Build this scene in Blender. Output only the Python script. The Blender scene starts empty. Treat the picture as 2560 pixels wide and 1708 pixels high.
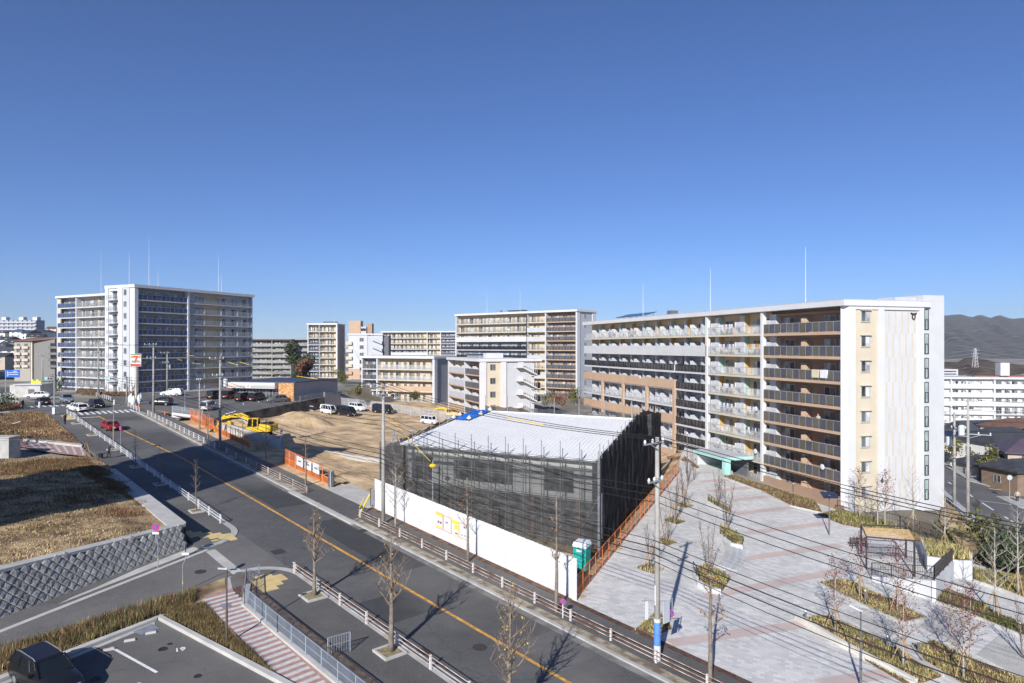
import bpy, bmesh, math, random
import numpy as np
from mathutils import Vector, Matrix
R = math.radians
rnd = random.Random(7)
SC = bpy.context.scene
COL = SC.collection

# ------------------------------------------------------------------ camera, sky, sun, exposure
F, HZ, CH = 1700.0, 866.0, 18.5           # focal length and horizon row of the 2560 px survey frame, eye height
cam_d = bpy.data.cameras.new('camera'); cam = bpy.data.objects.new('camera', cam_d); COL.objects.link(cam)
cam.location = (0, 0, CH); cam.rotation_euler = (R(90), 0, 0)
cam_d.sensor_width = 36; cam_d.lens = 36*F/2560.0
cam_d.shift_y = (HZ-854.0)/2560.0
cam_d.clip_start = .5; cam_d.clip_end = 20000
SC.camera = cam
SUN_EL, SUN_BEAR = 28.3, 18.8              # shadows run 18.8 degrees right of the view axis
w = bpy.data.worlds.new('World'); SC.world = w; w.use_nodes = True
nt = w.node_tree; bg = nt.nodes['Background']; sky = nt.nodes.new('ShaderNodeTexSky')
sky.sky_type = 'NISHITA'; sky.sun_disc = False
sky.sun_elevation = R(SUN_EL); sky.sun_rotation = R(180+SUN_BEAR)
sky.altitude = 2000; sky.air_density = 1.0; sky.dust_density = .3; sky.ozone_density = 8
tint = nt.nodes.new('ShaderNodeVectorMath'); tint.operation = 'MULTIPLY'; tint.inputs[1].default_value = (1.0, .96, 1.07)
nt.links.new(sky.outputs[0], tint.inputs[0]); nt.links.new(tint.outputs[0], bg.inputs[0]); bg.inputs[1].default_value = .078
sd = bpy.data.lights.new('sun', 'SUN'); sun = bpy.data.objects.new('sun', sd); COL.objects.link(sun)
sd.energy = 4.4; sd.angle = R(.53); sd.color = (1, .97, .93)
sun.rotation_euler = Vector((math.sin(R(SUN_BEAR))*math.cos(R(SUN_EL)), math.cos(R(SUN_BEAR))*math.cos(R(SUN_EL)), -math.sin(R(SUN_EL)))).to_track_quat('-Z', 'Y').to_euler()
SC.view_settings.view_transform = 'Standard'; SC.view_settings.look = 'None'
SC.view_settings.exposure = .5; SC.view_settings.gamma = 1
SC.cycles.use_denoising = True; SC.cycles.max_bounces = 6; SC.cycles.transparent_max_bounces = 12

# ------------------------------------------------------------------ site survey: the street rises 6.75 % along d; n points across it
AZ = math.atan((1280+288)/F); dv = Vector((-math.sin(AZ), math.cos(AZ))); nv = Vector((math.cos(AZ), math.sin(AZ)))
S0 = 33.05; GR = .0675
def toST(x, y): return (x*dv.x+y*dv.y-S0, x*nv.x+y*nv.y)
def zs(s): return GR*max(-400, min(s, 108))+.01*max(0, min(s, 140)-108)-.03*max(0, min(s, 340)-150)
def sline(t): return .47*(t-36.9)              # plot boundary between plaza and building site
def wline(t): return 87.8+.593*(t-42.3)        # retaining wall of the shop's car park
def Z(x, y, field=True):
    s, t = toST(x, y); z = zs(s)
    if field and t > 38 and s < wline(t):
        z -= (.04*min(t-38, 90)+.9*max(0, min(1, (s-50)/30))*max(0, min(1, (t-40)/6)))*max(0, min(1, (s-sline(t))/6))
    return z-.085*max(0, min(x-48, 120))
def ST(s, t, dz=0.0): 
    p = dv*(s+S0)+nv*t
    return Vector((p.x, p.y, zs(s)+dz))
def G(u, v, dz=0.0):
    rx, rz = (u-1280)/F, -(v-HZ)/F
    k = 20.0
    for st in (4.0, .5, .05, .005):
        while k < 900 and CH+rz*k > Z(rx*k, k): k += st
        k -= st
    return Vector((rx*k, k, Z(rx*k, k)+dz))
def at(u, v, y): return Vector(((u-1280)/F*y, y, CH-(v-HZ)/F*y))      # point at a known distance y

# ------------------------------------------------------------------ materials
def lin(h):
    h = h.lstrip('#'); c = [int(h[i:i+2], 16)/255 for i in (0, 2, 4)]
    return tuple(x/12.92 if x <= .04045 else ((x+.055)/1.055)**2.4 for x in c)
MT = {}
def M(name, col, rough=.7, var=.1, sc=1.5, metal=0.0, bump=0.0, bsc=30.0, spec=.4, alpha=1.0, det=4.0, col2=None, obj=False, trans=0.0, island=0.0, bdist=.05):
    if name in MT: return MT[name]
    m = bpy.data.materials.new(name); m.use_nodes = True; MT[name] = m
    n, l = m.node_tree.nodes, m.node_tree.links; b = n['Principled BSDF']
    if isinstance(col, str): col = lin(col)
    if isinstance(col2, str): col2 = lin(col2)
    b.inputs['Roughness'].default_value = rough; b.inputs['Metallic'].default_value = metal
    b.inputs['Specular IOR Level'].default_value = spec
    if alpha < 1: b.inputs['Alpha'].default_value = alpha
    if trans: b.inputs['Transmission Weight'].default_value = trans
    if var or col2:
        tx = n.new('ShaderNodeTexNoise'); tx.inputs['Scale'].default_value = sc; tx.inputs['Detail'].default_value = det
        if obj: tc = n.new('ShaderNodeTexCoord'); l.new(tc.outputs['Object'], tx.inputs['Vector'])
        else: tc = n.new('ShaderNodeNewGeometry'); l.new(tc.outputs['Position'], tx.inputs['Vector'])
        rp = n.new('ShaderNodeValToRGB')
        a = tuple(max(0, c*(1-var)) for c in col); z = tuple(min(1, c*(1+var)) for c in (col2 or col))
        rp.color_ramp.elements[0].position = .36; rp.color_ramp.elements[1].position = .64
        rp.color_ramp.elements[0].color = (*a, 1); rp.color_ramp.elements[1].color = (*z, 1)
        l.new(tx.outputs[0], rp.inputs[0]); out = rp.outputs[0]
        if island:
            gi = n.new('ShaderNodeNewGeometry'); mr = n.new('ShaderNodeMapRange'); mr.inputs[3].default_value = 1-island; mr.inputs[4].default_value = 1+island
            l.new(gi.outputs['Random Per Island'], mr.inputs[0])
            vm = n.new('ShaderNodeVectorMath'); vm.operation = 'SCALE'; l.new(out, vm.inputs[0]); l.new(mr.outputs[0], vm.inputs['Scale']); out = vm.outputs[0]
        l.new(out, b.inputs['Base Color'])
    else: b.inputs['Base Color'].default_value = (*col, 1)
    if bump:
        t2 = n.new('ShaderNodeTexNoise'); t2.inputs['Scale'].default_value = bsc; t2.inputs['Detail'].default_value = 6
        g2 = n.new('ShaderNodeNewGeometry'); l.new(g2.outputs['Position'], t2.inputs['Vector'])
        bp = n.new('ShaderNodeBump'); bp.inputs['Strength'].default_value = bump; bp.inputs['Distance'].default_value = bdist
        l.new(t2.outputs[0], bp.inputs['Height']); l.new(bp.outputs[0], b.inputs['Normal'])
    return m
def asphalt(name, c, patch=.25, fine=120):
    m = bpy.data.materials.new(name); m.use_nodes = True; MT[name] = m
    n, l = m.node_tree.nodes, m.node_tree.links; b = n['Principled BSDF']; b.inputs['Roughness'].default_value = .85
    g = n.new('ShaderNodeNewGeometry')
    def noise(sc, det=5):
        t = n.new('ShaderNodeTexNoise'); t.inputs['Scale'].default_value = sc; t.inputs['Detail'].default_value = det; l.new(g.outputs['Position'], t.inputs['Vector']); return t
    def ramp(t, lo, hi, p=(.3, .7)):
        r = n.new('ShaderNodeMapRange'); r.inputs[1].default_value, r.inputs[2].default_value = p; r.inputs[3].default_value = lo; r.inputs[4].default_value = hi; l.new(t.outputs[0], r.inputs[0]); return r
    a = ramp(noise(.12), 1-patch, 1+patch); f = ramp(noise(fine*.08, 8), .8, 1.22); md = ramp(noise(1.1), .92, 1.1)
    def mul(p, q):
        k = n.new('ShaderNodeMath'); k.operation = 'MULTIPLY'; l.new(p.outputs[0], k.inputs[0]); l.new(q.outputs[0], k.inputs[1]); return k
    k = mul(mul(a, f), md)
    # cracks
    vo = n.new('ShaderNodeTexVoronoi'); vo.feature = 'DISTANCE_TO_EDGE'; vo.inputs['Scale'].default_value = .22
    wn = noise(.9); ad = n.new('ShaderNodeVectorMath'); ad.operation = 'ADD'; l.new(g.outputs['Position'], ad.inputs[0]); l.new(wn.outputs[1], ad.inputs[1]); l.new(ad.outputs[0], vo.inputs['Vector'])
    cr = ramp(vo, .72, 1, (0, .012)); k = mul(k, cr)
    vm = n.new('ShaderNodeVectorMath'); vm.operation = 'SCALE'; vm.inputs[0].default_value = c; l.new(k.outputs[0], vm.inputs['Scale'])
    du = ramp(noise(.075, 6), 0, .5, (.47, .63)); mx = n.new('ShaderNodeMix'); mx.data_type = 'RGBA'; mx.inputs[7].default_value = (.19, .18, .165, 1); l.new(du.outputs[0], mx.inputs[0]); l.new(vm.outputs[0], mx.inputs[6]); l.new(mx.outputs[2], b.inputs['Base Color'])
    bp = n.new('ShaderNodeBump'); bp.inputs['Strength'].default_value = .25; bp.inputs['Distance'].default_value = .02
    l.new(noise(60).outputs[0], bp.inputs['Height']); l.new(bp.outputs[0], b.inputs['Normal'])
    return m
def pavers(name, c1, c2, mortar, bw, bh, ang, size=1.0, msize=.008):
    m = bpy.data.materials.new(name); m.use_nodes = True; MT[name] = m
    n, l = m.node_tree.nodes, m.node_tree.links; b = n['Principled BSDF']; b.inputs['Roughness'].default_value = .8
    g = n.new('ShaderNodeNewGeometry'); mp = n.new('ShaderNodeMapping'); mp.vector_type = 'POINT'; mp.inputs['Rotation'].default_value = (0, 0, ang)
    l.new(g.outputs['Position'], mp.inputs['Vector'])
    br = n.new('ShaderNodeTexBrick'); l.new(mp.outputs[0], br.inputs['Vector'])
    br.inputs['Color1'].default_value = (*c1, 1); br.inputs['Color2'].default_value = (*c2, 1); br.inputs['Mortar'].default_value = (*mortar, 1)
    br.inputs['Scale'].default_value = 1; br.inputs['Brick Width'].default_value = bw; br.inputs['Row Height'].default_value = bh; br.inputs['Mortar Size'].default_value = msize
    t = n.new('ShaderNodeTexNoise'); t.inputs['Scale'].default_value = .35; t.inputs['Detail'].default_value = 6; l.new(g.outputs['Position'], t.inputs['Vector'])
    mr = n.new('ShaderNodeMapRange'); mr.inputs[1].default_value, mr.inputs[2].default_value, mr.inputs[3].default_value, mr.inputs[4].default_value = .3, .7, .88, 1.08
    l.new(t.outputs[0], mr.inputs[0])
    vm = n.new('ShaderNodeVectorMath'); vm.operation = 'SCALE'; l.new(br.outputs[0], vm.inputs[0]); l.new(mr.outputs[0], vm.inputs['Scale']); l.new(vm.outputs[0], b.inputs['Base Color'])
    return m
WHITE = M('white_paint', (.62, .62, .618), .55, .03, .4)
WALLW = M('white_render', (.55, .553, .56), .75, .035, .5, bump=.05, bsc=8)
LGREY = M('pale_grey_render', (.48, .495, .52), .75, .04, .5)
MGREY = M('mid_grey_render', (.33, .335, .35), .75, .05, .5)
DGREY = M('dark_grey_render', (.13, .135, .15), .7, .06, .6)
CREAM = M('cream_render', (.60, .475, .30), .75, .04, .5)
CREAML = M('pale_cream_render', (.58, .51, .39), .75, .04, .5)
BROWN = M('terracotta_render', (.38, .255, .175), .75, .05, .5)
TAN = M('tan_render', (.49, .345, .235), .75, .05, .5)
GLASS = M('window_glass', (.035, .042, .05), .06, .35, .35, spec=.9, col2=(.12, .13, .14))
CURT = M('curtained_glass', (.30, .31, .31), .15, .3, .9, spec=.8, col2=(.55, .55, .53))
BLKGL = M('smoked_panel', (.018, .018, .022), .25, .2, 1.0, spec=.6, alpha=.93)
OLIVE = M('olive_panel', (.115, .105, .082), .3, .15, .6)
SLATE = M('slate_panel', (.085, .085, .105), .3, .15, .6)
NAVY = M('navy_panel', (.035, .075, .20), .35, .1, .6)
CHAR = M('charcoal_panel', (.055, .055, .065), .4, .1, .6)
CLEAR = M('clear_balustrade_glass', (.62, .64, .66), .12, .05, 1, alpha=.38, spec=.7)
FRAME = M('aluminium', (.55, .56, .57), .4, .05, 2, metal=.5)
STEEL = M('galvanised_steel', (.42, .44, .46), .45, .12, 3, metal=.55)
DARKM = M('dark_brown_metal', (.05, .042, .038), .5, .1, 3)
BLACK = M('black_rubber', (.012, .012, .013), .6, .2, 4)
CONC = M('concrete', (.42, .41, .385), .85, .13, .9, bump=.15, bsc=12)
CONCL = M('pale_concrete', (.47, .455, .425), .85, .1, .8, bump=.1, bsc=12)
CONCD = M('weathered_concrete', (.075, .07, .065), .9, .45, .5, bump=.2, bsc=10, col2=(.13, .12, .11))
POLE = M('pole_concrete', (.34, .325, .295), .85, .15, 1.2, bump=.1, bsc=20)
YEL = M('road_yellow', (.58, .31, .07), .7, .3, 2.5)
TACT = M('tactile_yellow', (.62, .47, .22), .75, .1, 1.5)
RUST = M('rusted_white_paint', (.60, .57, .53), .7, .1, 1.6, col2=(.36, .20, .11))
RUSTO = M('orange_rust', (.27, .115, .06), .8, .15, 1.3, col2=(.52, .42, .34))
ORANGE = M('orange_barrier', (.70, .20, .05), .6, .14, 1.5)
ORANGED = M('orange_mesh', (.42, .14, .06), .7, .2, 2, alpha=.75)
ASPH = asphalt('asphalt', (.092, .09, .088), .26)
ASPHD = asphalt('worn_asphalt', (.125, .12, .115), .2)
ASPHS = asphalt('sidewalk_asphalt', (.10, .096, .092), .15)
PLAZA = pavers('plaza_pavers', (.66, .645, .615), (.50, .49, .475), (.5, .49, .475), .46, .3, R(21))
PINK = pavers('pink_pavers', (.58, .47, .43), (.54, .43, .39), (.4, .34, .32), .3, .15, R(21))
SOIL = M('soil', (.47, .325, .175), .95, .22, .35, bump=.7, bsc=2.2, bdist=.2, det=8, col2=(.58, .42, .25))
DIRT = M('planting_soil', (.15, .09, .05), .95, .3, 1.2, bump=.4, bsc=8)
GRND = M('ground_cover', (.20, .17, .12), .95, .35, .05, col2=(.30, .28, .24))

# ------------------------------------------------------------------ mesh helpers
class MB:
    def __init__(s): s.v, s.f, s.m = [], [], []
    def add(s, vs, fs, m=0):
        o = len(s.v); s.v += [tuple(p) for p in vs]; s.f += [tuple(i+o for i in f) for f in fs]; s.m += [m]*len(fs); return s
    def box(s, x0, x1, y0, y1, z0, z1, m=0):
        return s.add([(x0,y0,z0),(x1,y0,z0),(x1,y1,z0),(x0,y1,z0),(x0,y0,z1),(x1,y0,z1),(x1,y1,z1),(x0,y1,z1)],
                     [(0,3,2,1),(4,5,6,7),(0,1,5,4),(1,2,6,5),(2,3,7,6),(3,0,4,7)], m)
    def prism(s, poly, z0, z1, m=0):
        n = len(poly); vs = [(p[0],p[1],(z0(p) if callable(z0) else z0)) for p in poly]+[(p[0],p[1],(z1(p) if callable(z1) else z1)) for p in poly]
        a = sum(poly[i][0]*poly[(i+1)%n][1]-poly[(i+1)%n][0]*poly[i][1] for i in range(n))
        fs = [tuple(range(n-1,-1,-1)), tuple(range(n,2*n))]+[(i,(i+1)%n,(i+1)%n+n,i+n) for i in range(n)]
        if a < 0: fs = [f[::-1] for f in fs]
        return s.add(vs, fs, m)
    def hexa(s, b, t, m=0):       # 4 bottom + 4 top points, counter-clockwise from above
        return s.add(list(b)+list(t), [(3,2,1,0),(4,5,6,7),(0,1,5,4),(1,2,6,5),(2,3,7,6),(3,0,4,7)], m)
    def quad(s, a, b, c, d, m=0): return s.add([a,b,c,d], [(0,1,2,3)], m)
    def tube(s, pts, rad, n=6, m=0, cap=True):
        pts = [Vector(p) for p in pts]; k = len(pts)
        if not hasattr(rad, '__len__'): rad = [rad]*k
        vs = []; up = Vector((0,0,1))
        for i, p in enumerate(pts):
            t = (pts[min(i+1,k-1)]-pts[max(i-1,0)]).normalized()
            a = t.cross(up) if abs(t.z) < .95 else t.cross(Vector((1,0,0))); a.normalize(); b = t.cross(a)
            for j in range(n):
                q = 2*math.pi*j/n; vs.append(p+(a*math.cos(q)+b*math.sin(q))*rad[i])
        fs = [(i*n+j, i*n+(j+1)%n, (i+1)*n+(j+1)%n, (i+1)*n+j) for i in range(k-1) for j in range(n)]
        if cap: fs += [tuple(range(n))[::-1], tuple(range((k-1)*n, k*n))]
        return s.add(vs, fs, m)
    def bar(s, a, b, w, h=None, m=0):   # rectangular bar between two points
        a, b = Vector(a), Vector(b); h = h or w; t = (b-a).normalized()
        x = t.cross(Vector((0,0,1))) if abs(t.z) < .95 else t.cross(Vector((0,1,0))); x.normalize(); y = x.cross(t)
        x = x*w/2; y = y*h/2
        return s.add([a-x-y,a+x-y,a+x+y,a-x+y,b-x-y,b+x-y,b+x+y,b-x+y], [(3,2,1,0),(4,5,6,7),(0,1,5,4),(1,2,6,5),(2,3,7,6),(3,0,4,7)], m)
    def sphere(s, c, r, m=0, u=8, v=6):
        c = Vector(c); r = r if hasattr(r, '__len__') else (r,r,r)
        vs = [c+Vector((0,0,r[2]))]+[c+Vector((r[0]*math.sin(math.pi*i/v)*math.cos(2*math.pi*j/u), r[1]*math.sin(math.pi*i/v)*math.sin(2*math.pi*j/u), r[2]*math.cos(math.pi*i/v))) for i in range(1,v) for j in range(u)]+[c-Vector((0,0,r[2]))]
        fs = [(0,1+j,1+(j+1)%u) for j in range(u)]+[(1+i*u+j,1+(i+1)*u+j,1+(i+1)*u+(j+1)%u,1+i*u+(j+1)%u) for i in range(v-2) for j in range(u)]
        L = len(vs)-1; fs += [(1+(v-2)*u+j, L, 1+(v-2)*u+(j+1)%u) for j in range(u)]
        return s.add(vs, fs, m)
    def mesh(s, name, mats, smooth=False):
        me = bpy.data.meshes.new(name); me.from_pydata(s.v, [], s.f)
        for m in (mats if isinstance(mats, (list, tuple)) else [mats]): me.materials.append(m)
        if any(s.m): me.polygons.foreach_set('material_index', s.m)
        if smooth: me.polygons.foreach_set('use_smooth', [True]*len(s.f))
        me.update(); return me
    def build(s, name, mats, parent=None, smooth=False, **k):
        return inst(s.mesh(name, mats, smooth), name, parent=parent, **k)
def inst(me, name, loc=(0,0,0), rz=0.0, parent=None, rot=None, scale=None):
    o = bpy.data.objects.new(name, me); COL.objects.link(o); o.location = loc
    o.rotation_euler = rot if rot is not None else (0,0,rz)
    if scale is not None: o.scale = scale if hasattr(scale, '__len__') else (scale,)*3
    if parent: o.parent = parent
    return o
def tag(o, label=None, cat=None, group=None, kind=None):
    if label: o['label'] = label
    if cat: o['category'] = cat
    if group: o['group'] = group
    if kind: o['kind'] = kind
    return o
def thing(name, label, cat, loc=(0,0,0), rz=0.0, group=None, scale=None):
    o = bpy.data.objects.new(name, None); COL.objects.link(o); o.location = loc; o.rotation_euler = (0,0,rz); o.empty_display_size = .2
    if scale: o.scale = (scale,)*3
    return tag(o, label, cat, group)
def copy_tree(o, parent=None):
    c = o.copy(); COL.objects.link(c); c.parent = parent
    for ch in o.children: copy_tree(ch, c)
    return c
def stp(p): q = ST(p[0], p[1]); return (q.x, q.y)
def slab(name, poly, z0, z1, mat, kind='structure', parent=None):   # poly in (s,t), heights above the street plane
    mb = MB(); P = [ST(s, t) for s, t in poly]; n = len(P)
    a = sum(P[i].x*P[(i+1)%n].y-P[(i+1)%n].x*P[i].y for i in range(n))
    vs = [p+Vector((0,0,z0)) for p in P]+[p+Vector((0,0,z1)) for p in P]
    fs = [tuple(range(n,2*n))]+[(i,(i+1)%n,(i+1)%n+n,i+n) for i in range(n)]
    if a < 0: fs = [f[::-1] for f in fs]
    mb.add(vs, fs); o = mb.build(name, mat, parent)
    if kind: o['kind'] = kind
    return o
def sheet(name, poly, dz, mat, kind='structure', parent=None):
    P = [ST(s, t, dz) for s, t in poly]; n = len(P)
    a = sum(P[i].x*P[(i+1)%n].y-P[(i+1)%n].x*P[i].y for i in range(n))
    o = MB().add(P if a > 0 else P[::-1], [tuple(range(n))]).build(name, mat, parent)
    if kind: o['kind'] = kind
    return o
def gsheet(name, pix, dz, mat, kind='structure', parent=None, thick=0.0):   # outline surveyed point by point on the ground
    P = [G(u, v, dz) for u, v in pix]; n = len(P)
    a = sum(P[i].x*P[(i+1)%n].y-P[(i+1)%n].x*P[i].y for i in range(n))
    if a < 0: P = P[::-1]
    mb = MB()
    if thick: mb.add([p-Vector((0,0,thick)) for p in P]+P, [tuple(range(n,2*n))]+[(i,(i+1)%n,(i+1)%n+n,i+n) for i in range(n)])
    else: mb.add(P, [tuple(range(n))])
    o = mb.build(name, mat, parent)
    if kind: o['kind'] = kind
    return o
def np_mesh(name, verts, tris, mats, midx=None):
    me = bpy.data.meshes.new(name); me.vertices.add(len(verts)); me.vertices.foreach_set('co', np.asarray(verts, dtype=np.float32).ravel())
    nf = len(tris); tris = np.asarray(tris, dtype=np.int32); k = tris.shape[1]
    me.loops.add(nf*k); me.loops.foreach_set('vertex_index', tris.ravel()); me.polygons.add(nf)
    me.polygons.foreach_set('loop_start', np.arange(0, nf*k, k, dtype=np.int32)); me.polygons.foreach_set('loop_total', np.full(nf, k, dtype=np.int32))
    for m in (mats if isinstance(mats, (list, tuple)) else [mats]): me.materials.append(m)
    if midx is not None: me.polygons.foreach_set('material_index', np.asarray(midx, dtype=np.int32))
    me.update(calc_edges=True); return me
def text_mesh(txt, size, mat, bold=False):
    cu = bpy.data.curves.new('text', 'FONT'); cu.body = txt; cu.size = size; cu.extrude = .004; cu.align_x = 'CENTER'; cu.align_y = 'CENTER'
    if bold: cu.offset = size*.02
    o = bpy.data.objects.new('text', cu); COL.objects.link(o)
    dg = bpy.context.evaluated_depsgraph_get(); me = bpy.data.meshes.new_from_object(o.evaluated_get(dg)); bpy.data.objects.remove(o); me.materials.clear(); me.materials.append(mat)
    return me
# ------------------------------------------------------------------ ground, streets, pavements
def vnoise(x, y, s=1.0, seed=0):
    return (math.sin(x*.71*s+1.3*seed)*math.cos(y*.93*s-.7*seed)+.5*math.sin(x*1.9*s+y*1.3*s+seed)+.25*math.sin(x*4.1*s-y*3.7*s+2*seed))/1.75
def terrain():
    xs = list(range(-320, 331, 6)); ys = list(range(-60, 481, 6))
    vs, fs = [], []
    for y in ys:
        for x in xs:
            s, t = toST(x, y); z = Z(x, y, False)-.35
            if t > 36 and s > sline(t)-3 and s < wline(t)+7 and s > -1: z -= 3.2
            if s < 40 and t < 24: z -= .5
            e = min(x+320, 330-x, 480-y)/60.0
            if e < 1: z = z*max(0, e)+(-9)*(1-max(0, e))
            vs.append((x, y, z))
    nx = len(xs)
    for j in range(len(ys)-1):
        for i in range(nx-1): a = j*nx+i; fs.append((a, a+1, a+nx+1, a+nx))
    mb = MB().add(vs, fs)
    B = 9000; z = -9
    for q in (((-B,480),(B,480),(B,B),(-B,B)), ((-B,-60),(-320,-60),(-320,480),(-B,480)), ((330,-60),(B,-60),(B,480),(330,480)), ((-B,-B),(B,-B),(B,-60),(-B,-60))):
        mb.add([(p[0], p[1], z) for p in q], [(0,1,2,3)])
    tag(mb.build('ground', GRND, smooth=True), kind='structure')
terrain()
def arc(cs, ct, r, a0, a1, n=9):   # angle measured from +t towards +s
    return [(cs+r*math.sin(R(a0+(a1-a0)*i/(n-1))), ct+r*math.cos(R(a0+(a1-a0)*i/(n-1)))) for i in range(n)]
sheet('road', [(-70,22.0),(-70,33.2),(108,33.2),(108,22.0)], 0, ASPH)
sheet('road', [(108,19),(108,33.2),(128,33.2),(260,31),(260,18),(128,19)], .002, ASPH)
sheet('road', [(102,-70),(108,-70),(108,22.2),(102,22.2)], .003, ASPHD)
sheet('road', [(108.02,-70),(118,-70),(118,19.2),(108.02,19.2)], .004, ASPHD)
sheet('road', [(102,33.0),(108,33.0),(108,37),(97,37)], .004, ASPHD)
sheet('car_park', [(87.6,41.8),(104.6,70.6),(107.98,76.3),(107.98,36.9),(97,36.9),(92,37.6)], .006, ASPHD)
sheet('car_park', [(108.02,33.2),(108.02,76.4),(120,84),(140,80),(140,34)], .006, ASPHD)
# side street climbing to the lower left
sheet('side_road', [(28.5,23.2),(17.4,23.2),(19.2,20.2),(18.7,18.7),(17.7,15.4),(16.0,4.9),(13.0,-12),(16.5,-12),(20.2,4.4),(27.0,18.0),(28.0,19.6)], .008, ASPHD)
sheet('concrete_strip', [(25.0,19.3),(18.9,19.3),(18.9,20.1),(25.0,20.1)], .014, CONCL)
# pavements
def kstrip(name, pa, pb, z0, z1, mat):
    mb = MB()
    for i in range(len(pa)-1):
        P = [ST(*pa[i]), ST(*pb[i]), ST(*pb[i+1]), ST(*pa[i+1])]
        if (P[1]-P[0]).cross(P[2]-P[0]).z < 0: P = P[::-1]
        mb.hexa([p+Vector((0,0,z0)) for p in P], [p+Vector((0,0,z1)) for p in P])
    return tag(mb.build(name, mat), kind='structure')
left_far = arc(29.6, 19.6, 3.55, 0, -90, 9)
slab('pavement', [(103,19.9),(103,23.15)]+left_far+[(26.05,19.0),(36,19.6),(60,19.9)], -.3, .06, ASPHS)
kf = arc(29.6, 19.6, 3.85, 0, -92, 9); ki = arc(29.6, 19.6, 3.3, 0, -92, 9)
kstrip('kerb', [(103,23.45)]+kf, [(103,22.9)]+ki, -.3, .068, CONC)
left_near = arc(15.9, 20.0, 3.15, 90, 0, 9)
slab('pavement', [(-70,18.1),(15.6,18.1),(18.4,18.9),(19.05,19.6)]+left_near+[(-70,23.15)], -.3, .06, ASPHS)
kf = arc(15.9, 20.0, 3.5, 90, 0, 9); ki = arc(15.9, 20.0, 2.95, 90, 0, 9)
kstrip('kerb', kf+[(-70,23.5)], ki+[(-70,22.95)], -.3, .068, CONC)
slab('kerb', [(-70,32.75),(-70,33.02),(101,33.02),(101,32.75)], -.3, .12, CONC)
slab('verge', [(-70,33.02),(-70,33.75),(101,33.75),(101,33.02)], -.3, .10, M('verge_soil', (.24,.19,.13), .95, .35, 1.2, bump=.5, bsc=9, col2=(.33,.29,.22)))
slab('pavement', [(-70,33.75),(-70,36.12),(100,36.12),(100,33.75)], -.3, .12, ASPHS)
slab('pavement', [(25.6,33.0),(25.6,33.8),(36.6,33.8),(36.6,33.0)], -.3, .125, ASPHS)
slab('kerb', [(24.5,32.35),(24.5,32.95),(38,32.95),(38,32.35)], -.3, .115, CONCL)
slab('forecourt', [(27.9,36.12),(27.9,39.5),(37,39.5),(37,36.12)], -.3, .118, CONCL)
slab('drain_cover', [(-70,36.12),(-70,36.62),(.4,36.62),(.4,36.12)], -.3, .13, M('rusty_drain', (.10,.058,.042), .8, .3, 2.5))
slab('verge', [(.4,36.12),(.4,36.75),(27.9,36.75),(27.9,36.12)], -.3, .11, M('rusty_soil', (.13,.075,.05), .9, .4, 2))
# gutter line on the right edge, and the long paler patches of repair
sheet('gutter', [(-70,32.2),(-70,32.75),(101,32.75),(101,32.2)], .006, M('gutter_concrete', (.20,.19,.175), .9, .25, 1.0))
sheet('asphalt_patch', [(12,29.2),(12,32.15),(27,32.15),(27,29.2)], .005, asphalt('dark_patch_asphalt', (.05,.05,.051), .12))
sheet('asphalt_patch', [(33,28.8),(33,32.15),(47,32.15),(47,28.8)], .005, MT['dark_patch_asphalt'])
for a_, b_, c_, d_ in ((-22,-9,24.0,27.6),(50,57,28.9,32.0),(62,78,23.9,27.4),(-6,-2,28.9,32.1),(5,9,24.2,28.0),(80,92,28.5,32.0)):
    sheet('asphalt_patch', [(a_,c_),(a_,d_),(b_,d_),(b_,c_)], .005, MT['dark_patch_asphalt'] if a_ % 2 else asphalt('pale_patch_%d' % abs(a_), (.115,.112,.108), .12))
# markings
def line(name, pts, wd, mat, dz=.012):
    for (a, b) in zip(pts[:-1], pts[1:]):
        A, B = ST(*a, dz), ST(*b, dz); q = (B-A); q.z = 0; q.normalize(); p = Vector((-q.y, q.x, 0))*wd/2
        # keep the strip in the street plane
        def pl(v): s, t = toST(v.x, v.y); return Vector((v.x, v.y, zs(s)+dz))
        tag(MB().quad(pl(A-p), pl(B-p), pl(B+p), pl(A+p)).build(name, mat), kind='structure')
line('centre_line', [(-60,28.42),(60,28.25),(84,26.75),(99,26.6)], .26, YEL)
PAINT = M('road_paint', (.72,.72,.70), .7, .12, 3)
for i in range(11):
    t = 23.6+i*.88; tag(sheet('crossing_stripe', [(101.2,t),(101.2,t+.45),(104.4,t+.45),(104.4,t)], .013, PAINT), kind='structure')
for i in range(12):
    t = 19.6+i*.95; sheet('crossing_stripe', [(116.5,t),(116.5,t+.45),(119.6,t+.45),(119.6,t)], .016, PAINT)
for i in range(10):
    s = 108.4+i*.9; sheet('crossing_stripe', [(s,12.5),(s,15.8),(s+.45,15.8),(s+.45,12.5)], .016, PAINT)
sheet('stop_line', [(98.0,23.7),(98.0,26.4),(98.4,26.4),(98.4,23.7)], .013, PAINT)
for (s, t) in ((101.8,52),(104,56),(107,47),(104.5,47.5)):
    sheet('bay_line', [(s,t),(s+3,t+1.2),(s+3,t+1.35),(s,t+.15)], .015, PAINT)
sheet('bay_line', [(101.6,36.2),(91,38.4),(91,38.65),(101.6,36.5)], .015, YEL)
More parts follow.
